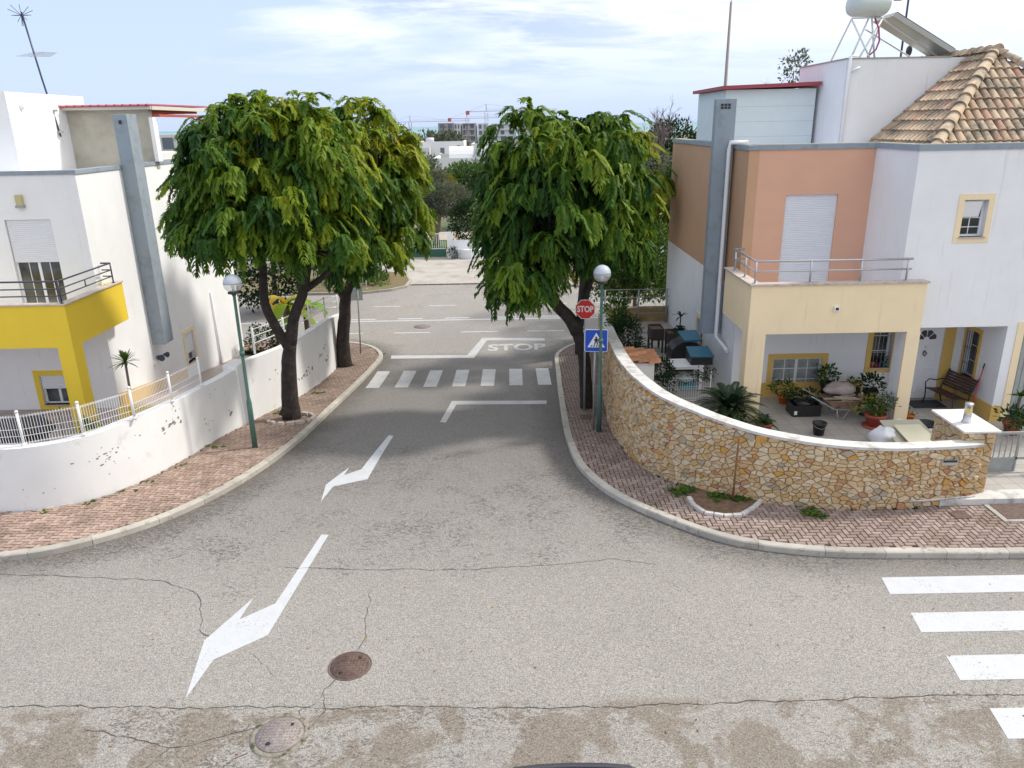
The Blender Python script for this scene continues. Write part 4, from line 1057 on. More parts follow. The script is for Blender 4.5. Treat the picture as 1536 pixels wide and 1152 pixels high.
mb = MB(); mb.box(-10.98, -10.6, 17.7, 18.12, -.5, 2.28, 0); mb.build('pillar', YELLOW, lh, bevel=.004)
d1 = win_group(lh, 'x', 20.0, -13.06, -11.86, 2.72, 5.09, 2, 1, True, None, 0, .1, GLASS, sill=False)
shutter(lh, 'x', 20.05, -13.04, -11.88, 3.98, 5.09, .05)
mb = MB(); mb.box(-12.98, -12.5, 20.16, 20.17, 3.2, 3.4); mb.build('curtain', CURT, d1)
d2 = win_group(lh, 'x', 20.0, -13.1, -12.25, 0, .86, 1, 1, True, YELLOW, .14, .12, GLASS)
shutter(lh, 'x', 20.05, -13.08, -12.27, .45, .86, .05)
d3 = win_group(lh, 'y', -11.0, 24.72, 25.45, -.32, .70, 1, 1, True, BEIGE, .13, .12, GLASS, inv=-1)
shutter(lh, 'y', -11.05, 24.74, 25.43, -.02, .70, .05, inv=-1)
mb = MB(); mb.box(-12.60, -12.44, 19.9, 19.998, 5.46, 5.72, 0); mb.box(-12.62, -12.42, 19.88, 19.998, 5.40, 5.46, 1); mb.build('wall_lamp', [M('amber_glass', (.55,.48,.25), .3), GALV], lh)
mb = MB(); mb.hexa([(-10.998, 20.0, -.9), (-10.975, 20.0, -.9), (-10.975, 24.5, -1.3), (-10.998, 24.5, -1.3), (-10.998, 20.0, .28), (-10.975, 20.0, .28), (-10.975, 24.5, -.42), (-10.998, 24.5, -.42)]); mb.build('skirting', OCHRE, lh)
mb = MB(); mb.tube([(-10.95, 27.4, 1.6), (-10.95, 27.4, -1.3)], .035, 8); mb.build('downpipe', WHITE, lh)
mb = MB(); mb.obox((-10.9, 22.62, .55), (.18, .12, .12), R(30)); mb.lathe((-10.82, 22.5, .58), [(.03, 0), (.09, .14)], 10, ax='X', rz=R(-60)); mb.lathe((-10.82, 22.7, .62), [(.03, 0), (.09, .14)], 10, ax='X', rz=R(-20)); mb.build('wall_spotlight', NAVY, lh)
# tower, rendered wall, lean-to canopy
mb = MB(); mb.box(-19, -13.5, 21.9, 25.9, 6.10, 8.28); mb.build('stair_tower', WHITE, lh)
mb = MB(); mb.lathe((-13.48, 22.5, 7.85), [(0, -.03), (.06, 0), (.08, .08), (.04, .14), (0, .15)], 12); mb.build('dome_lamp', PVC, lh)
mb = MB(); mb.box(-13.49, -10.98, 24.75, 24.95, 6.08, 7.84); mb.build('roof_wall', RAW, lh)
mb = MB(); mb.box(-10.975, -10.86, 24.65, 24.95, 6.3, 7.60); mb.build('canopy_post', WHITE, lh); mb = MB(); mb.box(-11.02, -10.90, 28.6, 28.8, 6.3, 7.7); mb.build('canopy_post', WHITE, lh)
cn = MB(); n = 23
for k in range(n):
    x0 = -13.55+k*.12; x1 = x0+.12; up_ = .03
    cn.hexa([(x0, 24.4, 7.93), (x1, 24.4, 7.93), (x1, 29.2, 7.97), (x0, 29.2, 7.97), (x0, 24.4, 7.945), (x1, 24.4, 7.945), (x1, 29.2, 7.99), (x0, 29.2, 7.99)])
    if k % 2 == 0: cn.hexa([(x0+.02, 24.37, 7.945), (x0+.08, 24.37, 7.945), (x0+.08, 29.2, 7.99), (x0+.02, 29.2, 7.99), (x0+.035, 24.37, 7.985), (x0+.065, 24.37, 7.985), (x0+.065, 29.2, 8.02), (x0+.035, 29.2, 8.02)])
cn.build('canopy_roof', M('wine_sheet', (.36,.05,.09), .5), lh)
mb = MB(); mb.box(-13.48, -10.8, 24.5, 24.57, 7.84, 7.92); mb.box(-10.86, -10.8, 24.62, 29.1, 7.82, 7.93); mb.build('canopy_beam', M('cream_beam', (.62,.60,.50), .7), lh)
mb = MB()
for k in range(5): mb.hexa([(-12.9+k*.42, 25.0, 7.70), (-12.82+k*.42, 25.0, 7.70), (-12.82+k*.42, 29, 7.76), (-12.9+k*.42, 29, 7.76), (-12.9+k*.42, 25.0, 7.84), (-12.82+k*.42, 25.0, 7.84), (-12.82+k*.42, 29, 7.9), (-12.9+k*.42, 29, 7.9)])
mb.box(-13.5, -10.75, 24.95, 25.05, 7.62, 7.70); mb.box(-10.98, -10.9, 25.05, 29, 7.62, 7.70); mb.build('canopy_rafter', M('red_timber', (.45,.09,.05), .7), lh)
# TV antenna
def sh3(mb): mb.v = [(x*1.1, y*1.1, 7.2+(z-7.2)*1.1) for x, y, z in mb.v]
ta = thing('tv_antenna', (-13.5, 24.1, 7.2), 'tall leaning TV antenna mast with two aerials on the left white tower', 'antenna')
mb = MB(); mb.tube([(-12.22, 21.9, 7.1), (-12.42, 21.9, 8.6), (-12.60, 21.9, 10.2)], .024, 8); sh3(mb); mb.build('mast', NAVY, ta)
mb = MB()
for k in range(5): mb.tube([(-12.85+k*.03, 21.7+k*.14, 9.13+k*.035), (-12.05-k*.03+.1, 21.7+k*.14, 9.10+k*.035)], .007, 5)
mb.tube([(-12.47, 21.65, 9.1), (-12.47, 22.35, 9.28)], .012, 5); sh3(mb); mb.build('aerial', GALV, ta)
mb = MB(); rr = random.Random(4)
for k in range(12):
    a = 2*math.pi*k/12; mb.tube([(-12.62, 21.9, 10.12), (-12.62+.26*math.cos(a), 21.9+.2*math.sin(a*2), 10.12+.26*math.sin(a))], .007, 5)
mb.tube([(-12.62, 21.6, 10.08), (-12.62, 22.2, 10.16)], .012, 5); sh3(mb); mb.build('aerial', DARKM, ta)
mb = MB(); mb.box(-12.33, -12.2, 21.85, 21.95, 7.75, 7.8); mb.box(-12.33, -12.15, 21.85, 21.95, 7.2, 7.25); sh3(mb); mb.build('bracket', GALV, ta)
# ================================================================== vegetation
def rotm(x, z, s, p):
    B = basis(Vector(x), Vector(z)); m = np.eye(4); m[:3, :3] = np.array(B)*s; m[:3, 3] = p; return m
def frond_template(seed, hang=.8, pairs=12):
    """a compound leaf: the stalk arches out and hangs, carrying pairs of oval drooping leaflets that overlap like shingles"""
    rr = random.Random(seed); V = []; F = []
    def strip(c, w, nrm):
        b = len(V); n = len(c)
        for i in range(n):
            d = (c[min(i+1, n-1)]-c[max(i-1, 0)]).normalized(); s_ = d.cross(nrm[i] if isinstance(nrm, list) else nrm); s_ = s_.normalized() if s_.length > 1e-3 else Vector((0, 1, 0))
            V.append(c[i]+s_*w[i]); V.append(c[i]-s_*w[i])
        for i in range(n-1): F.append((b+2*i, b+2*i+1, b+2*i+3, b+2*i+2))
    rach = lambda s: Vector((.66*s-.16*s*s, .04*math.sin(3*s+seed), .34*math.sin(math.pi*min(1, s*1.1))*.55-hang*s*s))
    strip([rach(.0), rach(.33), rach(.66), rach(1)], [.012, .01, .008, .004], Vector((0, 0, 1)))
    for k in range(pairs):
        s = .10+.88*k/(pairs-1); L = .255*(.62+.38*math.sin(math.pi*min(1, .2+.7*s)))*rr.uniform(.75, 1.2)
        tan = (rach(s+.02)-rach(s-.02)).normalized(); nr = Vector((.75, 0, .66))
        for sg in (-1, 1):
            d = (tan*rr.uniform(.75, 1.15)+Vector((.22, sg*rr.uniform(.7, 1.0), 0))).normalized(); p = rach(s); c = [p]; dd = rr.uniform(.35, .75); N_ = [nr]
            for q in (.3, .65, 1.0): c.append(p+d*L*q+Vector((.05*math.sin(3.1*q), 0, -dd*L*q*q))); N_.append((nr+Vector((0, sg*.35, 0))).normalized())
            w_ = .040*rr.uniform(.85, 1.2); strip(c, [.016, w_, w_*.86, .008], N_)
    strip([rach(1), rach(1)+Vector((.02, 0, -.09)), rach(1)+Vector((.02, 0, -.2))], [.015, .045, .004], Vector((1, 0, .3)))
    return np.array([tuple(v) for v in V]), np.array(F)
FR = [frond_template(k, (.05, .15, .32, .45, .58, .72)[k]) for k in range(6)]
def build_tree(name, org, label, trunk_paths, lobes, nclust, nfr, seed, fl=.72, group=None, cat='tree', yel=(0, 0), limbs=None, mat=JAC):
    root = thing(name, org, label, cat, group); rr = random.Random(seed)
    mb = MB()
    ends = []
    for (pts, r0_, r1_) in trunk_paths:
        P = catmull(pts, .18); n = len(P)
        mb.tube([p+Vector((mnoise.noise(p*2.3)*.03, mnoise.noise(p*2.7+Vector((5, 0, 0)))*.03, 0)) for p in P], [(r0_+(r1_-r0_)*(i/(n-1))**.8)*(1+.08*mnoise.noise(Vector((i*.5, seed, 0)))) for i in range(n)], 12)
        ends.append((P[-1], r1_))
    clusters = []
    for li, (c, rad) in enumerate(lobes):
        tot = sum(l[1][0]*l[1][2] for l in lobes); n = int(nclust*rad[0]*rad[2]/tot)
        for k in range(n):
            for _ in range(20):
                z = rr.uniform(-.8, 1); a = rr.uniform(0, 2*math.pi); h = math.sqrt(1-z*z)
                d = Vector((h*math.cos(a), h*math.sin(a), z)); q = rr.choice([1, 1, 1, .62])*rr.uniform(.82, 1.08)*(1.06 if z > .5 and rr.random() < .3 else 1)
                p = Vector(c)+Vector((d.x*rad[0], d.y*rad[1], d.z*rad[2]))*q
                if all((p-o[0]).length > .42 for o in clusters[-60:]): break
            clusters.append((p, d, q))
    # limbs: from trunk ends to cluster tips
    for (p, d, q) in clusters:
        e, r_ = min(ends, key=lambda e_: (e_[0]-p).length)
        if q > .7 or True:
            m_ = e.lerp(p, .5)+Vector((rr.uniform(-.15, .15), rr.uniform(-.15, .15), -.12*(p-e).length))
            mb.tube([e-(m_-e)*.05, e.lerp(m_, .6), m_, p.lerp(m_, .4), p], [r_*.42, r_*.30, r_*.2, .016, .010], 5, caps=False)
    mb.build('trunk', BARK, root, recalc=False)
    T = [[] for _ in FR]; RN = [[] for _ in FR]
    cc = Vector(lobes[0][0])
    for (p, d, q) in clusters:
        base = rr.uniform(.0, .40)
        yb = yel[0]*max(0, d.dot(Vector((.75, -.1, .65))))+yel[1]*(1 if rr.random() < .12 else 0)  # top-right clusters yellowed: young leaves and painted-in sunlight; a few more at random
        az0 = math.atan2(d.y, d.x); top = d.z > .55
        for k in range(nfr):
            a = az0+(rr.uniform(-1.4, 1.4) if not top else k*2.39996+rr.uniform(-.3, .3)); tl = rr.uniform(-.35, .55)+(.3 if top else 0)
            dr_ = Vector((math.cos(a)*math.cos(tl), math.sin(a)*math.cos(tl), math.sin(tl))); s = fl*rr.uniform(.62, 1.25)
            j = rr.randrange(0, 3) if (top and k % 2) else rr.randrange(1, len(FR))
            off = Vector((rr.uniform(-.16, .16), rr.uniform(-.16, .16), rr.uniform(-.10, .22)+(.12 if top else 0)))
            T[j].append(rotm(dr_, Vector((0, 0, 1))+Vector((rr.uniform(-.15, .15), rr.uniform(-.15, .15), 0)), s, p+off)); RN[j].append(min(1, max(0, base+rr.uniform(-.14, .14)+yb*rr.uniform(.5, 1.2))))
    V = []; F = []; A = []; o = 0
    for j in range(len(FR)):
        v_, f_ = scatter(FR[j][0], FR[j][1], np.array(T[j])); V.append(v_); F.append(f_+o); o += len(v_); A += [x for x in RN[j] for _ in range(len(FR[j][1]))]
    A = np.array(A)+NR.uniform(-.05, .05, len(A))
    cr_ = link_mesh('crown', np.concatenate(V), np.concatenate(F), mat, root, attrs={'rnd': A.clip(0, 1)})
    print(name, len(A)); return root

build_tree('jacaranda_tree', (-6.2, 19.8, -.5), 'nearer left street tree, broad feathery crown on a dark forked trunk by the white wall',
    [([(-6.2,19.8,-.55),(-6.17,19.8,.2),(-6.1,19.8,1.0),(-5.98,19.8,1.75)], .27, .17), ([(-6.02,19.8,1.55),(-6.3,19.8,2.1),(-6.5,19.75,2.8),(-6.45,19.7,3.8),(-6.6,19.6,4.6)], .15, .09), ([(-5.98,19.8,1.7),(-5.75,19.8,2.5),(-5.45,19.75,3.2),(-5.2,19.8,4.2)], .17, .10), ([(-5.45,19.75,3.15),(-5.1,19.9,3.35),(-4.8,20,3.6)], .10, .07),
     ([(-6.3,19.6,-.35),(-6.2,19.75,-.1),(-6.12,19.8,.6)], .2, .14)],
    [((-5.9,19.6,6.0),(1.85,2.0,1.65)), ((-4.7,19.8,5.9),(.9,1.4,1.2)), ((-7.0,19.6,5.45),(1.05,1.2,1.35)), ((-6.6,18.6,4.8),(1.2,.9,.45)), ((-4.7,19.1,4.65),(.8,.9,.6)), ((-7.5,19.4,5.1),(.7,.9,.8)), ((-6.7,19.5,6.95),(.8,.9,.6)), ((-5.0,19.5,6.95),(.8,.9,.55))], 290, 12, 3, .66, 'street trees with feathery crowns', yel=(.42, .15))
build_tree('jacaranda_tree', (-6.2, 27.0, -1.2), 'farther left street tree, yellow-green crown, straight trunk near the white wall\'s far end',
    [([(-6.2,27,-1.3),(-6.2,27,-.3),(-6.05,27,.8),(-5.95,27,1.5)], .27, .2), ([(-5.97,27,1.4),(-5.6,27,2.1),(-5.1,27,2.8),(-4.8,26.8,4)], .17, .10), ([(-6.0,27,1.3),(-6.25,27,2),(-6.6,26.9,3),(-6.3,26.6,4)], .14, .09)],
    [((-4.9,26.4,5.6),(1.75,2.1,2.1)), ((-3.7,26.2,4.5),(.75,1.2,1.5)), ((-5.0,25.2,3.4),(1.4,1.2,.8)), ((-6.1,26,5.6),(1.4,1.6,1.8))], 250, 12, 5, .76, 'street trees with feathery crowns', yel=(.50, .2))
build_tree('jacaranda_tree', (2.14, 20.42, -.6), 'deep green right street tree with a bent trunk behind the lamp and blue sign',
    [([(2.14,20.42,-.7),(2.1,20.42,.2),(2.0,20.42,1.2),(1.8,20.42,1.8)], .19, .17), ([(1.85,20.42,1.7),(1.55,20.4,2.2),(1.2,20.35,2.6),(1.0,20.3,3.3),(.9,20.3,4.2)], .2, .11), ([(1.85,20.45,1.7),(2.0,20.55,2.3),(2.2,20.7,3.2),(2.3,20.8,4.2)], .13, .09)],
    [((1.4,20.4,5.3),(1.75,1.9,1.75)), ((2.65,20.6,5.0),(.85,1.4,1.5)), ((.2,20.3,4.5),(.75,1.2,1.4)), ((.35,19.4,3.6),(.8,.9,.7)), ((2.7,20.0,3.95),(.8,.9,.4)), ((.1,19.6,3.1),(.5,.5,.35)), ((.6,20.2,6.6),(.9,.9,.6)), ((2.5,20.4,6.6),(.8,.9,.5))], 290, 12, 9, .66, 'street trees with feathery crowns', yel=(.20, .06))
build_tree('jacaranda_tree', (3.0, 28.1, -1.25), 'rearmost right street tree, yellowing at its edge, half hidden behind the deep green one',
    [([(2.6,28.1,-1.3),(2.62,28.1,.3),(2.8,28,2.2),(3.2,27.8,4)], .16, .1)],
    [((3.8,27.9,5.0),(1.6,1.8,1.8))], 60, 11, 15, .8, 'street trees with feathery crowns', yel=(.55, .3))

def leafcloud(parent, name, blobs, n, size, mat, seed, org=None, asp=.5, flat=.0, **kw):
    size *= 1.3; n = int(n*1.5)
    """many leaf-sized faces through the volume of blobs (centre, radii)"""
    rs = np.random.RandomState(seed); tot = sum(b[1][0]*b[1][1]*b[1][2] for b in blobs); T = []; A = []
    tv = np.array([(0, 0, 0), (.5, -asp*.5, .06), (1, 0, 0), (.5, asp*.5, .06)]); tf = np.array([(0, 1, 2, 3)])
    ms = []
    for c, rad in blobs:
        k = max(3, int(n*rad[0]*rad[1]*rad[2]/tot)); nc = max(3, k//14)
        d = rs.normal(size=(nc, 3)); d /= np.linalg.norm(d, axis=1)[:, None]; q = rs.uniform(.55, 1, nc)**.6
        cl = np.array(c)+d*q[:, None]*np.array(rad); br = rs.uniform(0, .7, nc)
        for i in range(nc):
            m = 14; dd = rs.normal(size=(m, 3)); dd /= np.linalg.norm(dd, axis=1)[:, None]
            p = cl[i]+dd*size*rs.uniform(.3, 1.9, m)[:, None]
            x = dd+d[i]*.8+np.array((0, 0, .2)); 
            for j in range(m):
                ms.append(rotm(x[j], rs.normal(size=3)+np.array((0, 0, .8)), size*rs.uniform(.7, 1.3), p[j])); A.append(np.clip(br[i]+rs.uniform(-.15, .3), 0, 1))
    V, F = scatter(tv, tf, np.array(ms))
    return link_mesh(name, V, F, mat, parent, attrs={'rnd': np.array(A)}, org=org, **kw)
def bush(name, org, label, cat, blobs, n, size, mat, seed, trunk=None, group=None, asp=.5, bark=BARK2):
    r = thing(name, org, label, cat, group)
    if trunk:
        mb = MB()
        for pts, a, b in trunk: P = catmull(pts, .3); mb.tube(P, [a+(b-a)*i/(len(P)-1) for i in range(len(P))], 8)
        mb.build('trunk', bark, r, recalc=False)
    leafcloud(r, 'foliage' if not trunk else 'crown', blobs, n, size, mat, seed, asp=asp); return r
def blades(p, n, L, wd, droop, seed, el=(.2, 1.3), seg=4, twist=0, az=None):
    """rosette of strap leaves as strips: returns V, F, A"""
    rr = random.Random(seed); V = []; F = []; A = []
    for k in range(n):
        a = az+rr.uniform(-.6, .6) if az is not None else k*2.39996+rr.uniform(-.2, .2); e = rr.uniform(*el); l = L*rr.uniform(.75, 1.1); rn = rr.random()
        d = Vector((math.cos(a)*math.cos(e), math.sin(a)*math.cos(e), math.sin(e))); s_ = Vector((-math.sin(a), math.cos(a), 0)); b = len(V)
        for i in range(seg+1):
            t = i/seg; q = Vector(p)+d*l*t+Vector((0, 0, -droop*l*t*t)); w_ = wd*(math.sin(math.pi*min(.97, .12+t*.88)))**.7
            V.append(tuple(q+s_*w_)); V.append(tuple(q-s_*w_))
        for i in range(seg): F.append((b+2*i, b+2*i+1, b+2*i+3, b+2*i+2)); A.append(rn)
    return V, F, A
def rosette(parent, name, p, n, L, wd, droop, mat, seed, **k):
    V, F, A = blades(p, n, L, wd, droop, seed, **k); return link_mesh(name, V, F, mat, parent, attrs={'rnd': A})
def pot(parent, p, r_, h, mat, name='pot'):
    mb = MB(); mb.lathe(p, [(r_*.68, 0), (r_*.95, h*.8), (r_*1.08, h*.8), (r_*1.1, h), (r_*.97, h), (r_*.95, h*.86), (0, h*.86)], 20); return mb.build(name, mat, parent)

# weeds at the foot of the walls and in the joints
def weed(p, r_, n, label, seed, mat=WEED):
    V = []; F = []; A = []; rr = random.Random(seed)
    for k in range(max(2, n//8)):
        v_, f_, a_ = blades((p[0]+rr.gauss(0, r_*.5), p[1]+rr.gauss(0, r_*.3), p[2]), 9, r_*.55, .012+r_*.03, .5, seed+k, el=(.2, 1.2), seg=2)
        F += [tuple(i+len(V) for i in q) for q in f_]; V += v_; A += a_
    link_mesh('weed', V, F, mat, None, attrs={'rnd': A}, org=p, label=label, cat='weed', group='weeds at the foot of the walls')
weed((3.42, 13.80, .12), .30, 130, 'largest green weed tuft, at the foot of the stone wall left of the planting pit', 1)
weed((4.05, 13.55, .14), .25, 90, 'green weeds inside the planting pit behind the rusty stake', 2)
weed((4.5, 13.42, .14), .25, 110, 'green weeds at the right inner corner of the planting pit', 3)
weed((5.62, 12.75, .12), .28, 90, 'low green weed tuft at the foot of the stone wall right of the planting pit', 4)
for k, (x, y, s_) in enumerate(((-9.35, 13.45, .13), (-8.62, 13.82, .16), (-8.22, 14.35, .16), (-7.95, 14.9, .14), (-7.62, 15.75, .14), (-7.35, 17.1, .2), (-6.8, 20.4, .2), (-6.3, 23.0, .25), (-6.0, 27.0, .25))):
    weed((x, y, zs(y)+.115), s_, int(200*s_), 'green weed tuft at the foot of the white wall, '+['nearest the left edge','second from the left edge','third from the left edge','fourth from the left edge','fifth from the left edge','beside the green lamp post','just before the nearer left tree','past the nearer left tree','beside the farther left tree'][k], 20+k)
weed((-5.03, 28.9, zs(28.9)), .16, 30, 'small weed against the kerb at the far left corner', 60)
# fallen leaves and grit
rr = random.Random(9); mb = MB()
for k in range(150):
    x = rr.uniform(-9, 9); y = rr.choice([rr.uniform(6.8, 13), rr.uniform(7, 22)])
    if abs(x) > 2 and y > 12.5: x = rr.uniform(-4.5, 1.3)
    if x > 2 and y > 11: y = rr.uniform(7, 10.5)
    if x < -5 and y > 11: y = rr.uniform(7, 10.5)
    mb.rnd = rr.random(); s_ = rr.uniform(.006, .018); a = rr.uniform(0, 6.3)
    mb.poly([(x+math.cos(a+q)*s_*(1.7 if q in (0, 3.14) else .8), y+math.sin(a+q)*s_*(1.7 if q in (0, 3.14) else .8), zr(y)+.006+rr.uniform(0, .008)) for q in (0, 1.57, 3.14, 4.71)])
mb.build('fallen_leaves', leaf_mat('dry_leaf', [(.10,.06,.03), (.30,.16,.04), (.50,.34,.05), (.25,.05,.04)], .2), recalc=False, kind='stuff', label='scattered dry leaves and grit on the asphalt')

# ================================================================== street furniture
def lamp(p, label):
    x, y, z = p; r_ = thing('street_lamp', p, label, 'street lamp', 'green globe lamps on the pavement'); 
    mb = MB(); mb.lathe(p, [(.064, 0), (.062, 1.15), (.056, 1.2), (.040, 1.3), (.034, 3.75), (.05, 3.78), (.05, 3.80)], 16)
    mb.lathe((x, y, z+2.35), [(.05, 0), (.062, .0), (.062, .10), (.05, .1)], 12); mb.build('pole', GREENM, r_)
    mb = MB(); mb.lathe((x, y, z+3.80), [(.05, 0), (.13, .02), (.13, .06), (.09, .07)], 20); mb.build('collar', DARKM, r_)
    R_ = .21; cz = 3.80+.06+R_*.9
    mb = MB(); mb.lathe((x, y, z+cz), [(R_*math.cos(R(a)), R_*math.sin(R(a))) for a in range(0, 91, 10)], 28); mb.build('globe_cap', M('opal_cap', (.50,.54,.60), .25), r_, recalc=False)
    mb = MB(); mb.lathe((x, y, z+cz), [(R_*math.cos(R(a)), R_*math.sin(R(a))) for a in range(-65, 1, 8)], 28)
    gm, t, b, pos = newmat('clear_globe'); b.inputs['Base Color'].default_value = (.80,.82,.80, 1); b.inputs['Roughness'].default_value = .08; b.inputs['Alpha'].default_value = .38
    mb.build('globe', gm, r_, recalc=False)
    mb = MB(); mb.lathe((x, y, z+3.86), [(.03, 0), (.03, .08), (.045, .12), (.04, .2), (0, .24)], 12); mb.build('bulb', PVC, r_)
    return r_
lamp((-6.30, 17.05, zs(17.05)+.115), 'green globe street lamp in front of the white wall on the left pavement')
lamp((2.19, 17.87, zs(17.87)+.115), 'green globe street lamp beside the blue crossing sign on the right pavement')
def textmesh(parent, txt, size, M4, mat, name, extra=0, sx=1, depth=.003):
    V_, F_ = textpolys(txt, size, extra); P = [M4 @ Vector((v.x*sx, v.y, 0)) for v in V_]
    return link_mesh(name, [tuple(p) for p in P], [tuple(f) for f in F_], mat, parent)
RED = M('sign_red', (.62,.02,.02), .4, .05, 4); WHT = M('sign_white', (.80,.80,.80), .4); BLUE = M('sign_blue', (.01,.075,.48), .4); BLK = M('sign_black', (.02,.02,.02), .5)
def xz(x, y, z, rz=0): return Matrix.Translation((x, y, z)) @ Matrix.Rotation(rz, 4, 'Z') @ Matrix.Rotation(R(90), 4, 'X')
st = thing('stop_sign', (2.1, 21.6, zs(21.6)+.1), 'red octagonal stop sign on a grey pole in front of the bent tree trunk', 'sign')
SX, SY = 2.02, 20.05; SZ = 2.43
mb = MB(); mb.tube([(SX+.02, SY+.06, zs(SY)+.1), (SX, SY+.04, 2.7)], .03, 10); mb.build('pole', GALV, st)
def ngon(n, r_, ph): return [(r_*math.cos(ph+2*math.pi*k/n), r_*math.sin(ph+2*math.pi*k/n)) for k in range(n)]
mt_ = xz(SX, SY, SZ, R(-8))
mb = MB(); mb.slab([mt_ @ Vector((a, b, 0)) for a, b in ngon(8, .285, R(22.5))], (0, .008, 0), 0); plate = mb.build('plate', WHT, st)
mb = MB(); mb.slab([mt_ @ Vector((a, b, .003)) for a, b in ngon(8, .268, R(22.5))], (0, .002, 0), 0); mb.build('red_face', RED, plate)
textmesh(plate, 'STOP', .235, mt_ @ Matrix.Translation((0, -.0, .006)), WHT, 'lettering', .006, .78)
pd_ = thing('crossing_sign', (2.19, 18.2, zs(18.2)+.1), 'square blue pedestrian crossing sign with a white triangle, on its pole by the right lamp', 'sign')
PX_, PY_ = 2.10, 18.05; PZ_ = 2.11
mb = MB(); mb.tube([(PX_-.02, PY_+.1, zs(PY_)+.1), (PX_-.02, PY_+.06, 2.34)], .028, 10); mb.build('pole', GALV, pd_)
mt_ = xz(PX_, PY_+.0, PZ_, R(-6)) 
def sq(s_, r_): 
    out = []
    for cx_, cy_, a0 in ((s_-r_, s_-r_, 0), (-s_+r_, s_-r_, 90), (-s_+r_, -s_+r_, 180), (s_-r_, -s_+r_, 270)):
        for k in range(5): a = R(a0+k*22.5); out.append((cx_+r_*math.cos(a), cy_+r_*math.sin(a)))
    return out
def lay(mb, pts, d, m=0, th=.002): mb.slab([mt_ @ Vector((a, b, d)) for a, b in pts], (0, th, 0), m)
mb = MB(); lay(mb, sq(.285, .04), 0, 0, .012); plate = mb.build('plate', WHT, pd_)
mb = MB(); lay(mb, sq(.272, .035), .003); mb.build('blue_face', BLUE, plate)
mb = MB(); lay(mb, [(-.215, -.17), (.215, -.17), (0, .205)], .006); mb.build('triangle', WHT, plate)
mb = MB()
lay(mb, ngon(12, .026, 0), 0) if False else None
for poly in ([(x+.0, y+.085) for x, y in ngon(12, .024, 0)], [(-.035, .058), (.03, .058), (.03, -.02), (-.03, -.02)], [(-.035, .058), (-.06, .0), (-.045, -.005), (-.02, .045)], [(.03, .058), (.055, .0), (.04, -.005), (.015, .045)], [(-.03, -.02), (.0, -.02), (-.03, -.105), (-.055, -.105)], [(.0, -.02), (.03, -.02), (.055, -.105), (.03, -.105)],
             [(-.15, -.15), (-.11, -.15), (-.09, -.115), (-.12, -.115)], [(-.08, -.15), (-.04, -.15), (-.03, -.115), (-.06, -.115)], [(-.01, -.15), (.03, -.15), (.03, -.115), (.0, -.115)], [(.06, -.15), (.1, -.15), (.085, -.115), (.055, -.115)], [(.125, -.15), (.16, -.15), (.13, -.115), (.11, -.115)]):
    lay(mb, poly, .009)
mb.build('pictogram', BLK, plate)
bs = thing('road_sign', (-5.95, 28.75, zs(28.75)+.1), 'grey back of a road sign on a thin pole past the white wall', 'sign')
mb = MB(); mb.tube([(-5.95, 28.75, zs(28.75)+.1), (-5.86, 28.75, 1.55)], .03, 8); mb.build('pole', GALV, bs)
mb = MB(); mb.obox((-6.0, 28.8, 1.18), (.6, .02, .62), R(8)); mb.box(-6.06, -5.8, 28.74, 28.78, .95, 1.0); mb.box(-6.06, -5.8, 28.74, 28.78, 1.3, 1.35); mb.build('plate', M('sign_back', (.50,.53,.51), .5, .06), bs, bevel=.004)
for (x, y, r_, lab, mt_2) in ((-2.365, 8.86, .28, 'rusty brown round manhole cover, the farther of two near the viewer', IRON), (-3.0, 7.60, .295, 'pale worn round manhole cover in a mossy ring, the nearer of two', IRON2), (-4.0, 33.2, .34, 'round manhole cover out on the main road, the farthest one', IRON2)):
    mh = thing('manhole_cover', (x, y, zs(y)), lab, 'manhole cover')
    mb = MB(); z = zr(y); k_ = 1.25 if r_ > .285 and y < 10 else 1.10
    mb.lathe((x, y, z), [(r_*k_, -.01), (r_*k_*.995, .006), (r_*1.06, .008), (r_*1.03, .004), (r_*1.03, -.01)], 40); mb.build('ring', M('mortar_ring', (.27,.24,.20), .9, .3, 18, .006, 40, stain=((.07,.07,.03), 9, .5, .6)) if k_ > 1.2 else IRON, mh)
    mb = MB(); mb.lathe((x, y, z), [(r_*.995, .0), (r_*.99, .009), (0, .0092)], 40)
    nr = int(r_/.05)
    for a in range(-nr, nr+1):
        for b_ in range(-nr, nr+1):
            qx, qy = a*.048, b_*.048
            if math.hypot(qx, qy) < r_*.88: mb.obox((x+qx, y+qy, z+.0115), (.03, .012, .006), R(45 if (a+b_) % 2 else -45))
    mb.build('lid', mt_2, mh); 
    mb = MB(); mb.lathe((x-.10, y-.16, z), [(.03, .0155), (.0, .016)], 10); mb.lathe((x+.12, y+.16, z), [(.022, .0155), (.0, .016)], 10); mb.build('lifting_hole', BLK, mh, recalc=False)
# metal hatches in the right pavement
hp = thing('access_hatch', (8.35, 12.6, .12), 'small square rusty hatch in the pink paving by the white step', 'hatch', 'hatches in the right pavement')
mb = MB(); mb.box(8.2, 8.48, 12.47, 12.73, .1, .133); mb.build('lid', IRON, hp, bevel=.004)
hp = thing('access_hatch', (9.4, 12.7, .12), 'large rusty hatch with a concrete rim at the right edge of the paving', 'hatch', 'hatches in the right pavement')
mb = MB(); mb.box(9.12, 10.2, 12.40, 12.98, .1, .138); mb.build('lid', IRON, hp, bevel=.004)
mb = MB(); mb.frame('x', 0, 0, 0, 0, 0, 0, 0) if False else None
for (a, b, c, d) in ((9.02, 10.3, 12.32, 12.395), (9.02, 10.3, 12.985, 13.0), (9.02, 9.115, 12.395, 12.985)): mb.box(a, b, c, d, .09, .132)
mb.build('rim', CONC, hp)
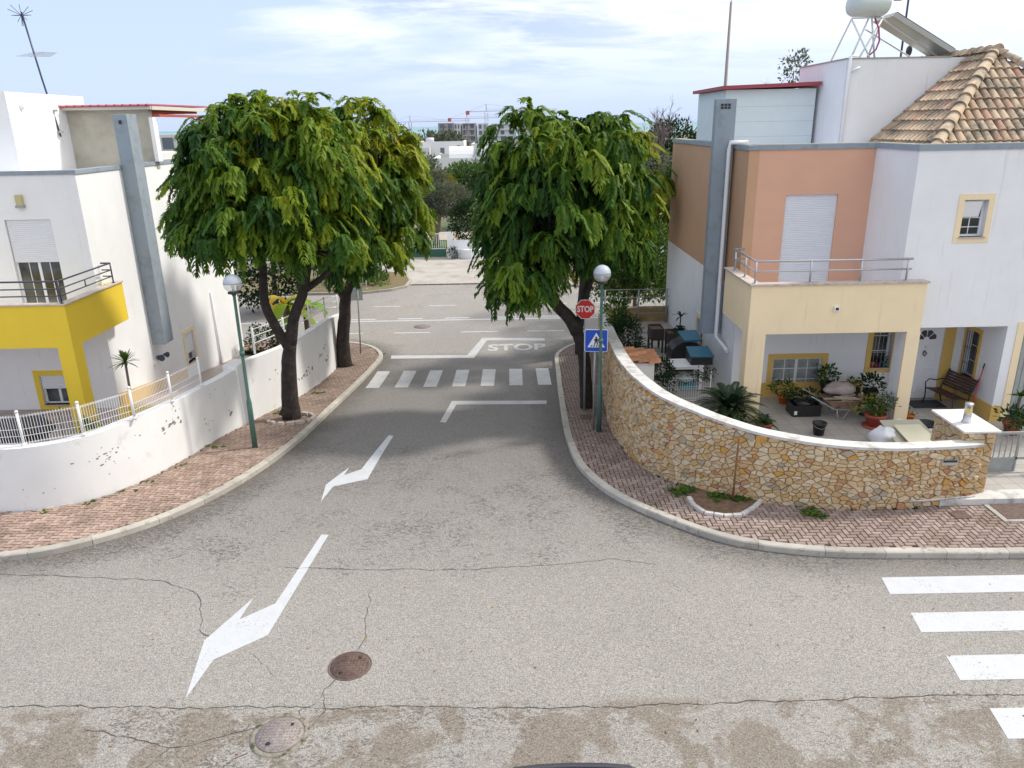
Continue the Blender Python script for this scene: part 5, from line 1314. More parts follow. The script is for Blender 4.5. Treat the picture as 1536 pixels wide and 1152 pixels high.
# planting pit
pt = thing('planting_pit', (4.2, 13.1, .1), 'small planting pit edged with pale stones at the foot of the stone wall', 'planter')
mb = MB(); rr = random.Random(6); E_ = [(3.46,13.48)]+PIT+[(4.94,13.5)]
for a, b in zip(E_, E_[1:]):
    L = math.hypot(b[0]-a[0], b[1]-a[1]); n = max(1, round(L/.22))
    for k in range(n):
        t0 = (k+.5)/n; mb.rnd = rr.random(); mb.obox((a[0]+(b[0]-a[0])*t0, a[1]+(b[1]-a[1])*t0, .125+rr.uniform(-.005, .008)), (L/n*.93, .085, .09), math.atan2(b[1]-a[1], b[0]-a[0])+rr.uniform(-.06, .06))
mb.build('edging', M('edging_stone', (.56,.53,.50), .8, .12, 9, .004, 50, rnd=.12), pt, bevel=.012)
mb = MB(); mb.poly([(a, b, .125) for a, b in PIT]+[(4.95, 13.55, .13), (3.45, 14.1, .13)]); mb.build('soil', SOIL, pt, recalc=False)
stk = MB(); stk.tube([(4.30, 13.35, .1), (4.30, 13.33, .8), (4.31, 13.30, 1.48)], .022, 8); stk.build('stake', M('rusty_pipe', (.24,.11,.04), .7, .4, 9), label='thin rusty stake standing in the planting pit in front of the stone wall', cat='stake', org=(4.3, 13.35, .1))
# tree pits
mb = MB(); rr = random.Random(8)
for k in range(11):
    a = R(-150+k*24); mb.rnd = rr.random(); mb.obox((-6.15+.62*math.cos(a), 19.65+.55*math.sin(a), zs(19.5+.5*math.sin(a))+.14), (rr.uniform(.12, .28), .10, .09), a+1.57+rr.uniform(-.3, .3))
mb.build('loose_stones', M('loose_stone', (.45,.40,.36), .85, .2, 8, rnd=.2), bevel=.012, label='loose pale edging stones round the foot of the nearer left tree', cat='stones', org=(-6.1, 19.3, -.3))
mb = MB(); mb.prism([(1.82, 19.0), (2.12, 18.98), (2.14, 19.42), (1.84, 19.42)], zs(19.2)+.095, zs(19.2)+.135); mb.build('access_hatch', IRON, label='small dark square cover in the right paving below the bent tree trunk', cat='hatch', org=(2, 19.2, zs(19.2)))

# ================================================================== parked car just below the viewer
car = thing('parked_car', (.5, 3.7, 0), 'dark blue car roof just showing at the bottom edge', 'car')
CARP = M('dark_blue_car_paint', (.008,.014,.045), .18, metal=.3)
secs = [(1.55, .42, .78, .80), (1.75, .30, .95, .86), (2.6, .28, 1.02, .88), (3.1, .28, 1.06, .88), (3.7, .28, 1.50, .66), (4.3, .28, 1.58, .68), (5.0, .28, 1.585, .68), (5.45, .28, 1.545, .68), (5.63, .30, 1.46, .64), (5.82, .32, 1.10, .78), (5.95, .36, .88, .82), (6.0, .45, .6, .8)]
mb = MB(); rows = []
for (yy, zb_, zt_, hw) in secs:
    ww = .88 if zt_ > 1.2 else hw; row = []
    sh_z = min(.95, zt_-.05)
    for (a, b) in ((-ww*.9, zb_), (-ww, zb_+.12), (-ww, sh_z*.8), (-ww*.98, sh_z), (-hw-.02, zt_-.10), (-hw*.86, zt_-.03), (-hw*.5, zt_), (0, zt_+.012), (hw*.5, zt_), (hw*.86, zt_-.03), (hw+.02, zt_-.10), (ww*.98, sh_z), (ww, sh_z*.8), (ww, zb_+.12), (ww*.9, zb_)):
        row.append((a+.5, yy, b))
    rows.append(row)
b0 = len(mb.v)
for r_ in rows: mb.v += r_
K = len(rows[0])
for i in range(len(rows)-1):
    for k in range(K): 
        k2 = (k+1) % K
        win = (k in (3, 10) and 3 <= i <= 7) or (4 <= k <= 9 and i in (3, 8))
        mb.addf((b0+i*K+k, b0+i*K+k2, b0+(i+1)*K+k2, b0+(i+1)*K+k), 1 if win else 0, True)
mb.addf([b0+k for k in range(K)]); mb.addf([b0+(len(rows)-1)*K+k for k in range(K)][::-1])
mb.build('body', [CARP, GLASS], car)
for sx in (-.38, 1.38):
    for sy in (2.3, 5.1):
        mb = MB(); mb.lathe((sx-.1, sy, .32), [(0, 0), (.30, .0), (.32, .03), (.32, .17), (.30, .2), (0, .2)], 20, ax='X'); mb.build('wheel', BLACKP, car)
mb = MB(); mb.tube([(.5, 5.4, 1.52), (.5, 5.3, 1.56)], .012, 6); mb.build('aerial', BLACKP, car)
for sx in (-.2, 1.2): mb = MB(); mb.obox((sx, 5.97, .82), (.22, .05, .2)); mb.build('tail_light', REDP, car, bevel=.02)
# ================================================================== things on the right patio
FZ = .1
cy_ = thing('cycad', (5.0, 16.4, FZ), 'large sago palm with stiff arching dark leaves in a black tub behind the stone wall', 'plant')
CX, CY = 4.98, 16.35
pot(cy_, (CX, CY, FZ), .34, .46, BLACKP)
mb = MB(); mb.lathe((CX, CY, FZ+.35), [(.16, 0), (.17, .15), (.13, .3), (0, .36)], 12, 0, True); mb.build('stem', BARK, cy_)
V = []; F = []; A = []; rr = random.Random(3)
for k in range(58):
    a = k*2.39996; e = R(74-70*(k/57)**.8)+rr.uniform(-.08, .08); L = rr.uniform(.9, 1.12); dr = Vector((math.cos(a)*math.cos(e), math.sin(a)*math.cos(e), math.sin(e))); side = Vector((-math.sin(a), math.cos(a), 0)); rn = rr.random()
    P = lambda t: Vector((CX, CY, FZ+.78))+dr*L*t+Vector((0, 0, -.42*L*t*t))
    for q in range(19):
        t = .12+q*.047; p = P(t); tn = (P(t+.02)-P(t-.02)).normalized(); ll = .17*math.sin(math.pi*min(1, .2+.78*t))**.8
        for sg in (-1, 1):
            d = (side*sg+tn*.75+Vector((0, 0, .25))).normalized(); b = len(V); w_ = .027
            V += [tuple(p-tn*w_), tuple(p+d*ll*.5+tn*w_*.8), tuple(p+d*ll), tuple(p+d*ll*.5-tn*w_*.8)]; F.append((b, b+1, b+2, b+3)); A.append(rn)
    b = len(V); n = 6
    for i in range(n+1): V += [tuple(P(i/n)+side*.008), tuple(P(i/n)-side*.008)]
    for i in range(n): F.append((b+2*i, b+2*i+1, b+2*i+3, b+2*i+2)); A.append(rn)
link_mesh('fronds', V, F, PALML, cy_, attrs={'rnd': A})
leafcloud(cy_, 'underplanting', [((CX-.05, CY-.1, FZ+.45), (.36, .34, .22))], 500, .07, LEAFD, 4)
def potplant(name, p, r_, h, pm, label, kind='leafy', seed=1, ps=.35, cat='potted plant', lm=LEAF, hgt=.3, leafsz=.07, n=300):
    o = thing(name, p, label, cat); pot(o, p, r_, h, pm)
    if kind == 'leafy': leafcloud(o, 'foliage', [((p[0], p[1], p[2]+h+hgt*.55), (ps, ps, hgt*.6))], n, leafsz, lm, seed)
    else: rosette(o, 'leaves', (p[0], p[1], p[2]+h), n, ps, leafsz*.3, .55, lm, seed)
    return o
potplant('potted_plant', (5.98, 16.72, FZ), .19, .30, POTR, 'red pot with glossy broad green leaves right of the sago palm', 'blades', 2, .45, lm=LEAF, n=26, leafsz=.15)
o = potplant('potted_plant', (8.78, 17.05, FZ), .24, .34, POTR, 'large terracotta-red pot of yellow-green succulents before the right pillar', 'leafy', 3, .20, lm=CITRUS, hgt=.30, leafsz=.065, n=260)
mb = MB(); mb.lathe((8.78, 17.05, FZ), [(.27, .0), (.29, .03), (0, .032)], 20); mb.build('saucer', POTR, o)
leafcloud(o, 'grey_succulent', [((9.0, 17.0, FZ+.62), (.10, .10, .16))], 120, .06, OLIVE, 5)
leafcloud(o, 'yellow_flowers', [((8.6, 17.1, FZ+.66), (.16, .10, .08)), ((8.3, 17.1, FZ+.45), (.06, .05, .04))], 60, .05, YELLF, 6, asp=.8, kind='stuff')
potplant('potted_plant', (7.15, 18.75, FZ), .15, .22, POTO, 'low trailing plant in a small orange pot under the patio window', 'leafy', 7, .34, lm=CITRUS, hgt=.30, leafsz=.06, n=330)
potplant('potted_plant', (8.35, 19.0, FZ), .15, .5, BLACKP, 'leafy plant in a black pot behind the wheelbarrow at the window corner', 'leafy', 8, .22, lm=LEAF, hgt=.35, leafsz=.07, n=200)
potplant('potted_plant', (9.0, 18.8, FZ), .14, .35, BLACKP, 'small grey-green plant in a black pot by the yellow skirting right of the wheelbarrow', 'leafy', 9, .16, lm=LEAF, hgt=.22, leafsz=.06, n=120)
potplant('potted_plant', (9.4, 18.7, FZ), .18, .35, BLACKP, 'dark bushy plant in a black pot just left of the right balcony pillar', 'leafy', 10, .26, lm=LEAFD, hgt=.32, leafsz=.07, n=200)
potplant('potted_plant', (9.72, 17.25, FZ), .11, .22, POTO, 'small orange pot with a yellow-green plant at the foot of the right pillar', 'leafy', 11, .10, lm=CITRUS, hgt=.12, leafsz=.04, n=60)
o = thing('black_tub', (9.85, 16.7, FZ), 'round black tub on the patio tiles right of the balcony pillar', 'tub'); mb = MB(); mb.lathe((9.88, 16.75, FZ), [(.17, 0), (.22, .17), (.235, .17), (.235, .2), (.21, .2), (.19, .05), (0, .05)], 20); mb.build('bowl', BLACKP, o)
o = thing('bucket', (7.28, 16.68, FZ), 'black plastic bucket standing alone on the patio tiles', 'bucket')
mb = MB(); mb.lathe((7.26, 16.62, FZ), [(.115, 0), (.15, .27), (.165, .27), (.165, .31), (.145, .31), (.11, .02), (0, .02)], 22); mb.build('body', BLACKP, o); mb = MB(); mb.tube([(7.10, 16.62, FZ+.29), (7.14, 16.5, FZ+.22), (7.26, 16.46, FZ+.19), (7.38, 16.5, FZ+.22), (7.42, 16.62, FZ+.29)], .005, 5); mb.build('handle', GALV, o)
# crate
o = thing('crate', (7.45, 17.85, FZ), 'black plastic crate full of bags below the patio window', 'crate')
mb = MB(); x0, x1, y0, y1, h = 7.05, 7.75, 17.75, 18.25, .30
for (a, b, c, d) in ((x0, x1, y0, y0+.02), (x0, x1, y1-.02, y1), (x0, x0+.02, y0+.02, y1-.02), (x1-.02, x1, y0+.02, y1-.02)): mb.box(a, b, c, d, FZ, FZ+h)
mb.box(x0+.02, x1-.02, y0+.02, y1-.02, FZ, FZ+.03); mb.box(x0-.015, x1+.015, y0-.012, y0, FZ+h-.04, FZ+h)
for k in range(6): mb.box(x0+.06+k*.11, x0+.11+k*.11, y0-.006, y0, FZ+.05, FZ+.22)
mb.box(x0+.03, x0+.10, y0-.008, y0-.006, FZ+.06, FZ+.16, 1); mb.build('box', [BLACKP, WHT], o)
def blob(name, c, rad, mat, seed, parent=None, rough=.18, rz=0, n=24, sq_=1.0, **kw):
    mb = MB(); b0 = 0; m = n//2
    for i in range(m+1):
        th = math.pi*i/m
        for j in range(n):
            ph = 2*math.pi*j/n; d = Vector((math.sin(th)*math.cos(ph), math.sin(th)*math.sin(ph), math.cos(th)))
            k = 1+rough*mnoise.noise(d*1.6+Vector((seed, 0, 0)))+rough*.5*mnoise.noise(d*4.2+Vector((0, seed, 0)))+rough*.25*mnoise.noise(d*9+Vector((0, 0, seed)))
            q = Vector((d.x*rad[0]*k, d.y*rad[1]*k, max(-.75, d.z)*rad[2]*k)); q = Matrix.Rotation(rz, 3, 'Z') @ q; mb.v.append(tuple(q+Vector(c)))
    for i in range(m):
        for j in range(n): mb.addf((i*n+j, i*n+(j+1) % n, (i+1)*n+(j+1) % n, (i+1)*n+j), 0, True)
    return mb.build(name, mat, parent, **kw)
blob('bag', (7.4, 18.0, FZ+.30), (.27, .2, .1), M('black_film', (.02,.02,.022), .2), 3, o)
leafcloud(o, 'cuttings', [((7.5, 18.1, FZ+.42), (.28, .15, .10))], 160, .07, LEAFD, 14)
# wheelbarrow
wb = thing('wheelbarrow', (8.3, 18.0, FZ), 'old wheelbarrow with a muddy tray, handles pointing left', 'wheelbarrow')
RUST = M('muddy_metal', (.30,.20,.14), .8, .3, 6, stain=((.20,.08,.06), 5, .5, .6)); BX, BY = 8.22, 17.75
tr_ = [(-.46, -.28, .50), (.44, -.30, .50), (.44, .30, .50), (-.46, .28, .50)]; bt_ = [(-.22, -.19, .27), (.20, -.20, .27), (.20, .20, .27), (-.22, .19, .27)]
mb = MB(); P = [(BX+a, BY+b, FZ+c) for a, b, c in bt_+tr_]; b0 = len(mb.v); mb.v += P
for q in ((0, 1, 2, 3), (0, 1, 5, 4), (1, 2, 6, 5), (2, 3, 7, 6), (3, 0, 4, 7)): mb.addf([b0+i for i in q])
mb.tube([P[4], P[5], P[6], P[7], P[4]], .014, 6); tray = mb.build('tray', RUST, wb, recalc=False)
mb = MB()
for s_ in (-1, 1):
    mb.tube([(BX-1.0, BY+s_*.30, FZ+.66), (BX-.85, BY+s_*.29, FZ+.64), (BX-.25, BY+s_*.24, FZ+.28), (BX+.25, BY+s_*.22, FZ+.26), (BX+.75, BY+s_*.06, FZ+.27)], .016, 8)
    mb.tube([(BX-.18, BY+s_*.24, FZ+.27), (BX-.14, BY+s_*.25, FZ+.03), (BX-.02, BY+s_*.25, FZ+.02), (BX+.14, BY+s_*.23, FZ+.26)], .015, 8)
mb.build('frame', GALV, wb)
mb = MB()
for s_ in (-1, 1): mb.tube([(BX-1.02, BY+s_*.30, FZ+.665), (BX-.90, BY+s_*.293, FZ+.65)], .024, 8)
mb.build('grip', BLACKP, wb)
mb = MB(); cc = [(BX+.62+.155*math.cos(R(a)), BY, FZ+.20+.155*math.sin(R(a))) for a in range(0, 361, 20)]; mb.tube(cc, .045, 10, caps=False); wh = mb.build('wheel', BLACKP, wb); mb = MB(); mb.lathe((BX+.62, BY-.03, FZ+.2), [(0, 0), (.12, 0), (.12, .06), (0, .06)], 16, ax='Y'); mb.build('rim', GALV, wh)
sack = blob('rubble_bag', (8.25, 17.95, FZ+.66), (.40, .22, .17), M('grey_plastic_bag', (.36,.31,.29), .35, .25, 7, .01, 20), 5, None, .22, label='grey plastic sack lying on top of the loaded wheelbarrow', cat='sack', org=(8.25, 17.95, FZ+.6))
rr = random.Random(5); mb = MB()
for k in range(8): mb.obox((BX-.05+rr.uniform(-.22, .22), BY-.05+rr.uniform(-.12, .1), FZ+.50+k*.008), (rr.uniform(.35, .6), .07, .018), rr.uniform(-.35, .35), 0, ('Y', rr.uniform(-.1, .1)))
mb.build('wood_scraps', WOOD, label='pale wood offcuts heaped in the wheelbarrow tray under the sack', cat='wood scraps', org=(BX, BY, FZ+.5))
# boards and white sacks by the wall
WS = M('white_sack', (.74,.75,.78), .6, .04, 4, .004, 30)
blob('white_sack', (8.42, 15.8, FZ+.22), (.30, .30, .24), WS, 7, None, .35, label='white sack on the left of the pile of boards behind the stone wall', cat='sack', group='white sacks by the boards', org=(8.35, 15.75, FZ))
blob('white_sack', (9.55, 15.65, FZ+.22), (.32, .34, .26), WS, 11, None, .4, label='white sack on the right of the pile of boards by the gate pillar', cat='sack', group='white sacks by the boards', org=(9.55, 15.65, FZ))
blob('white_sack', (8.95, 16.15, FZ+.25), (.30, .25, .26), WS, 13, None, .2, label='white sack behind the pile of boards', cat='sack', group='white sacks by the boards', org=(8.95, 16.15, FZ))
o = thing('board', (8.95, 15.6, .3), 'large grey-green sheet of board leaning on the white sacks', 'board'); mb = MB(); mb.hexa([(8.50, 15.1, .25), (9.55, 15.1, .25), (9.30, 16.1, .62), (8.40, 16.1, .62), (8.50, 15.1, .28), (9.55, 15.1, .28), (9.30, 16.1, .65), (8.40, 16.1, .65)]); mb.build('sheet', M('grey_board', (.42,.39,.30), .7, .08, 4), o)
o = thing('board', (9.0, 15.5, .4), 'smaller cream tile board lying on the large grey-green board', 'board'); mb = MB(); mb.hexa([(8.74, 15.05, .34), (9.42, 15.05, .34), (9.20, 15.85, .60), (8.60, 15.85, .60), (8.74, 15.05, .37), (9.42, 15.05, .37), (9.20, 15.85, .63), (8.60, 15.85, .63)]); mb.build('sheet', M('cream_board', (.62,.58,.42), .6, .05, 4), o)
rr = random.Random(15)
mb = MB()
for k in range(12): mb.obox((8.98+rr.uniform(-.25, .28), 15.14+rr.uniform(-.06, .1), .42+rr.uniform(0, .04)), (rr.uniform(.08, .2), .06, .02), rr.uniform(-1, 1))
mb.build('debris', M('debris', (.60,.45,.36), .8, .3, 12), label='pinkish broken scraps heaped on the cream board', cat='debris', org=(9, 15.15, .4))
mb = MB(); mb.obox((8.80, 15.20, .44), (.24, .10, .06), R(-8)); mb.build('red_box', M('orange_red', (.75,.09,.03), .5), bevel=.01, label='small orange-red box on the cream board', cat='box', org=(8.8, 15.2, .42))
# bench, broom, mat, plants in the porch
be = thing('bench', (11.1, 18.1, FZ), 'dark slatted garden bench with curved arms in the porch beside the door', 'bench'); BZ = FZ
bx0, by0 = 10.92, 17.75
def tf(p): # bench faces -x side, slightly turned
    a = R(12); x, y, z = p; return (bx0+x*math.cos(a)-y*math.sin(a), by0+x*math.sin(a)+y*math.cos(a), BZ+z)
WOODD = M('dark_slat', (.055,.025,.018), .5, .3, 8)
mb = MB()
for k in range(6): q = [(.02+k*.075, -.1, .42-.01*k), (.08+k*.075, -.1, .42-.01*k), (.08+k*.075, .85, .42-.01*k), (.02+k*.075, .85, .42-.01*k)]; mb.slab([tf(p) for p in q], (0, 0, .02))
mb.build('seat', WOODD, be)
mb = MB()
for k in range(6): z = .48+k*.065; x = .50+k*.03; mb.slab([tf(p) for p in ((x, -.1, z), (x, .85, z), (x+.022, .85, z+.052), (x+.022, -.1, z+.052))], (.02, 0, .0))
mb.build('backrest', WOODD, be)
for yy in (-.1, .85):
    mb = MB(); mb.tube([tf(p) for p in ((.0, yy, .0), (.05, yy, .2), (.03, yy, .42))], .018, 6); mb.tube([tf(p) for p in ((.58, yy, 0), (.48, yy, .25), (.5, yy, .45), (.68, yy, .9))], .018, 6); mb.tube([tf(p) for p in ((.03, yy, .42), (-.0, yy, .58), (.1, yy, .66), (.3, yy, .62), (.55, yy, .64))], .016, 6); mb.tube([tf(p) for p in ((.03, yy, .41), (.5, yy, .38))], .015, 6); mb.build('end_frame', DARKM, be)
br = thing('broom', (11.5, 17.5, FZ), 'red broom with a black grip leaning on the porch wall by the bench', 'broom')
mb = MB(); mb.tube([(11.28, 17.42, FZ+.12), (11.64, 17.75, FZ+1.25)], .014, 8); mb.build('handle', REDP, br); mb = MB(); mb.tube([(11.62, 17.735, FZ+1.2), (11.655, 17.765, FZ+1.32)], .017, 8); mb.build('grip', BLACKP, br); mb = MB(); mb.obox((11.26, 17.41, FZ+.07), (.28, .05, .13), R(30)); mb.build('head', REDP, br)
mb = MB(); mb.box(10.35, 11.2, 18.2, 18.75, FZ+.002, FZ+.018); mb.build('doormat', M('mat', (.045,.05,.055), .95, .2, 30), label='dark doormat before the white front door', cat='doormat', org=(10.8, 18.5, FZ))
mb = MB(); mb.lathe((10.45, 18.55, FZ), [(.10, 0), (.13, .16), (.14, .16), (.14, .18), (0, .17)], 14) if False else None
pl = thing('potted_plant', (11.75, 16.3, FZ), 'red pot with a tree-like succulent rosette on a stem beside the gate', 'potted plant'); p_ = (11.72, 16.45, FZ)
pot(pl, p_, .2, .32, POTR); mb = MB(); mb.tube([(p_[0], p_[1], FZ+.3), (p_[0]+.03, p_[1], FZ+.62), (p_[0]+.05, p_[1], FZ+.95)], .035, 8); mb.build('stem', BARK2, pl)
V, F, A = blades((p_[0]+.05, p_[1], FZ+.95), 18, .26, .045, .2, 5, el=(.0, 1.1), seg=3); link_mesh('leaves', V, F, LEAF, pl, attrs={'rnd': A}); leafcloud(pl, 'lower_leaves', [((p_[0], p_[1], FZ+.45), (.26, .24, .14))], 160, .09, LEAF, 3)
# pots on the sill behind the grille
for k, (c_, nm) in enumerate(((POTO, 'orange'), (M('magenta_pot', (.40,.03,.25), .5), 'magenta'), (M('teal_pot', (.03,.22,.16), .5), 'teal green'))):
    o = thing('flower_pot', (9.66+k*.15, 19.33, .87), 'little %s pot on the window sill behind the bars' % nm, 'flower pot', 'pots on the barred window sill'); x = 9.66+k*.155
    pot(o, (x, 19.335, .872), .065, .15, c_); leafcloud(o, 'foliage', [((x, 19.33, 1.08), (.07, .05, .06))], 40, .05, LEAFD, 30+k)

# ================================================================== side passage of the right house
def trough(x, y, label, sx=.55, sy=.45, plant=True):
    o = thing('raised_planter', (x, y, FZ), label, 'planter', 'raised planters in the side passage'); mb = MB()
    mb.wall('x', y-sy/2, .03, x-sx/2, x+sx/2, FZ+.42, FZ+.80); mb.wall('x', y+sy/2-.03, .03, x-sx/2, x+sx/2, FZ+.42, FZ+.80); mb.box(x-sx/2, x-sx/2+.03, y-sy/2+.03, y+sy/2-.03, FZ+.42, FZ+.80); mb.box(x+sx/2-.03, x+sx/2, y-sy/2+.03, y+sy/2-.03, FZ+.42, FZ+.80); mb.box(x-sx/2+.03, x+sx/2-.03, y-sy/2+.03, y+sy/2-.03, FZ+.45, FZ+.74, 1)
    BR = M('brown_resin', (.075,.055,.045), .6)
    mb.build('box', [BR, SOIL], o)
    for a in (-1, 1):
        for b in (-1, 1): l_ = MB(); l_.box(x+a*(sx/2-.04)-.03, x+a*(sx/2-.04)+.03, y+b*(sy/2-.04)-.03, y+b*(sy/2-.04)+.03, FZ, FZ+.42); l_.build('leg', BR, o)
    if plant:
        mb = MB(); mb.tube([(x+.1, y, FZ+.7), (x+.12, y, FZ+1.3)], .02, 6); mb.build('stem', BARK, o); rosette(o, 'leaves', (x+.1, y, FZ+.85), 34, .42, .045, .7, LEAFD, 5, el=(-.1, 1.3)); rosette(o, 'leaves', (x+.12, y, FZ+1.25), 12, .4, .03, .5, LEAFD, 6, el=(.1, 1.3))
trough(4.72, 23.9, 'brown raised planter on legs, the empty left one in the side passage', .42, .7, False)
trough(5.25, 23.3, 'brown raised planter on legs with dark spreading leaves, the right one in the side passage', .6, .6)
cmp_ = thing('composter', (5.3, 22.0, FZ), 'black domed composter in the side passage with a teal lid', 'composter')
mb = MB()
for k in range(8):
    a0, a1 = math.pi*k/8, math.pi*(k+1)/8
    mb.hexa([(4.75+.5*(1-math.cos(a0)), 21.6, FZ), (4.75+.5*(1-math.cos(a1)), 21.6, FZ), (4.75+.5*(1-math.cos(a1)), 22.3, FZ), (4.75+.5*(1-math.cos(a0)), 22.3, FZ), (4.75+.5*(1-math.cos(a0)), 21.6, FZ+.5+.42*math.sin(a0)), (4.75+.5*(1-math.cos(a1)), 21.6, FZ+.5+.42*math.sin(a1)), (4.75+.5*(1-math.cos(a1)), 22.3, FZ+.5+.42*math.sin(a1)), (4.75+.5*(1-math.cos(a0)), 22.3, FZ+.5+.42*math.sin(a0))])
mb.build('drum', BLACKP, cmp_); TEAL = M('teal_lid', (.03,.14,.22), .45)
mb = MB(); mb.hexa([(5.05, 21.35, FZ+.98), (5.6, 21.35, FZ+1.0), (5.55, 22.0, FZ+1.12), (5.0, 22.0, FZ+1.10), (5.05, 21.35, FZ+1.04), (5.6, 21.35, FZ+1.06), (5.55, 22.0, FZ+1.18), (5.0, 22.0, FZ+1.16)]); mb.build('lid', TEAL, cmp_, bevel=.01)
tb_ = thing('plastic_table', (4.8, 20.2, FZ), 'white plastic garden table standing in the side passage', 'table')
mb = MB(); mb.box(4.35, 5.3, 19.85, 20.6, FZ+.68, FZ+.72); mb.box(4.38, 5.27, 19.87, 20.58, FZ+.62, FZ+.68); mb.build('tabletop', PVC, tb_, bevel=.012)
for a in (4.38, 5.2):
    for b in (19.88, 20.5): l_ = MB(); l_.hexa([(a, b, FZ), (a+.06, b, FZ), (a+.06, b+.06, FZ), (a, b+.06, FZ), (a-.01, b-.01, FZ+.62), (a+.09, b-.01, FZ+.62), (a+.09, b+.09, FZ+.62), (a-.01, b+.09, FZ+.62)]); l_.build('leg', PVC, tb_)
bx_ = thing('storage_box', (5.1, 20.3, FZ+.72), 'black box with a flat teal lid standing on the white plastic table', 'box'); mb = MB(); mb.box(4.95, 5.55, 19.95, 20.6, FZ+.722, FZ+.95); mb.build('body', BLACKP, bx_); mb = MB(); mb.hexa([(4.92, 19.92, FZ+.94), (5.58, 19.92, FZ+.94), (5.56, 20.6, FZ+1.04), (4.94, 20.6, FZ+1.04), (4.92, 19.92, FZ+.98), (5.58, 19.92, FZ+.98), (5.56, 20.6, FZ+1.08), (4.94, 20.6, FZ+1.08)]); mb.build('lid', TEAL, bx_, bevel=.01)
o = thing('crate', (4.85, 20.0, FZ), 'small blue crate of odds and ends under the white plastic table', 'crate'); mb = MB(); mb.box(4.7, 5.1, 19.9, 20.25, FZ, FZ+.22); mb.build('box', M('turquoise', (.02,.20,.26), .5), o); blob('bag', (4.85, 20.05, FZ+.3), (.2, .15, .12), M('pale_bag', (.42,.48,.48), .5), 4, o)
wg = thing('wire_gate', (4.6, 19.0, FZ), 'white wire grid gate closing the side passage', 'gate')
mb = MB(); gy_ = 18.95; xs0, xs1 = 3.72, 5.25
for k in range(26): x = xs0+(xs1-xs0)*k/25; mb.tube([(x, gy_, FZ+.05), (x, gy_, FZ+.68)], .0045, 4, caps=False)
for z in (.05, .12, .38, .44, .68): mb.tube([(xs0, gy_, FZ+z), (xs1, gy_, FZ+z)], .006, 4)
mb.build('wire_panel', PVC, wg); mb = MB(); mb.tube([(xs1, gy_, FZ), (xs1, gy_, FZ+.9)], .02, 8); mb.build('post', PVC, wg); mb = MB(); mb.tube([(xs0, gy_, FZ), (xs0, gy_, FZ+.8)], .02, 8); mb.build('post', PVC, wg)
vn = bush('vine', (4.1, 18.9, FZ), 'dark trailing vine hanging over the wire grid gate', 'plant', [((3.95, 18.9, .62), (.35, .15, .38)), ((4.6, 18.9, .82), (.75, .10, .14)), ((4.0, 19.3, .9), (.35, .5, .3)), ((5.2, 18.9, .9), (.35, .08, .12))], 1500, .05, LEAFD, 8)
tbx = thing('meter_housing', (3.3, 18.6, .1), 'small white masonry box with a clay tiled top behind the stone wall', 'meter box')
mb = MB(); mb.box(3.0, 3.62, 18.3, 19.3, .1, 1.42); mb.build('body', WHITE, tbx, bevel=.01)
mb = MB(); rr = random.Random(8)
for i in range(3):
    for j in range(4):
        mb.rnd = rr.random(); y0_ = 18.2+j*.29; P0 = Vector((2.92+.0, y0_+.14, 1.46+.0)); b0 = len(mb.v); xx = 2.92+i*.27
        for (xq, rq, hz) in ((xx, .15, .0), (xx+.31, .13, .03)):
            for q in range(7): an = math.pi*q/6; mb.v.append((xq, y0_+.14+math.cos(an)*rq, 1.43+(2-i)*.035+hz+math.sin(an)*rq*.55))
        for q in range(6): mb.addf((b0+q, b0+q+1, b0+8+q, b0+7+q), 0, True)
        mb.addf([b0+q for q in range(7)]); mb.addf([b0+7+q for q in range(7)])
mb.build('tiled_top', M('red_clay', (.52,.25,.13), .85, .25, 6, rnd=.25), tbx, recalc=False)
bush('euphorbia', (3.5, 22.4, FZ), 'dark cactus-like shrub just behind the stone wall beside the side passage', 'shrub', [((3.55, 22.6, .8), (.42, .7, .75)), ((3.75, 21.6, .5), (.35, .5, .35))], 2400, .10, LEAFD, 12, trunk=[([(3.5, 22.5, .1), (3.5, 22.6, .8)], .04, .02)], asp=.22)
bush('shrub', (3.25, 23.6, FZ), 'bright green fleshy shrub at the top of the stone wall under the right tree', 'shrub', [((3.38, 23.6, 1.45), (.28, .4, .38)), ((3.4, 23.6, .9), (.2, .25, .4))], 460, .10, CITRUS, 13, trunk=[([(3.4, 23.6, .1), (3.4, 23.6, 1.2)], .05, .02)])
bush('small_shrub', (3.75, 17.9, FZ), 'little yellow-green plant in the bed behind the stone coping by the grid gate', 'shrub', [((3.60, 17.6, .48), (.18, .2, .2)), ((3.4, 17.9, .42), (.2, .3, .15))], 160, .06, CITRUS, 14)
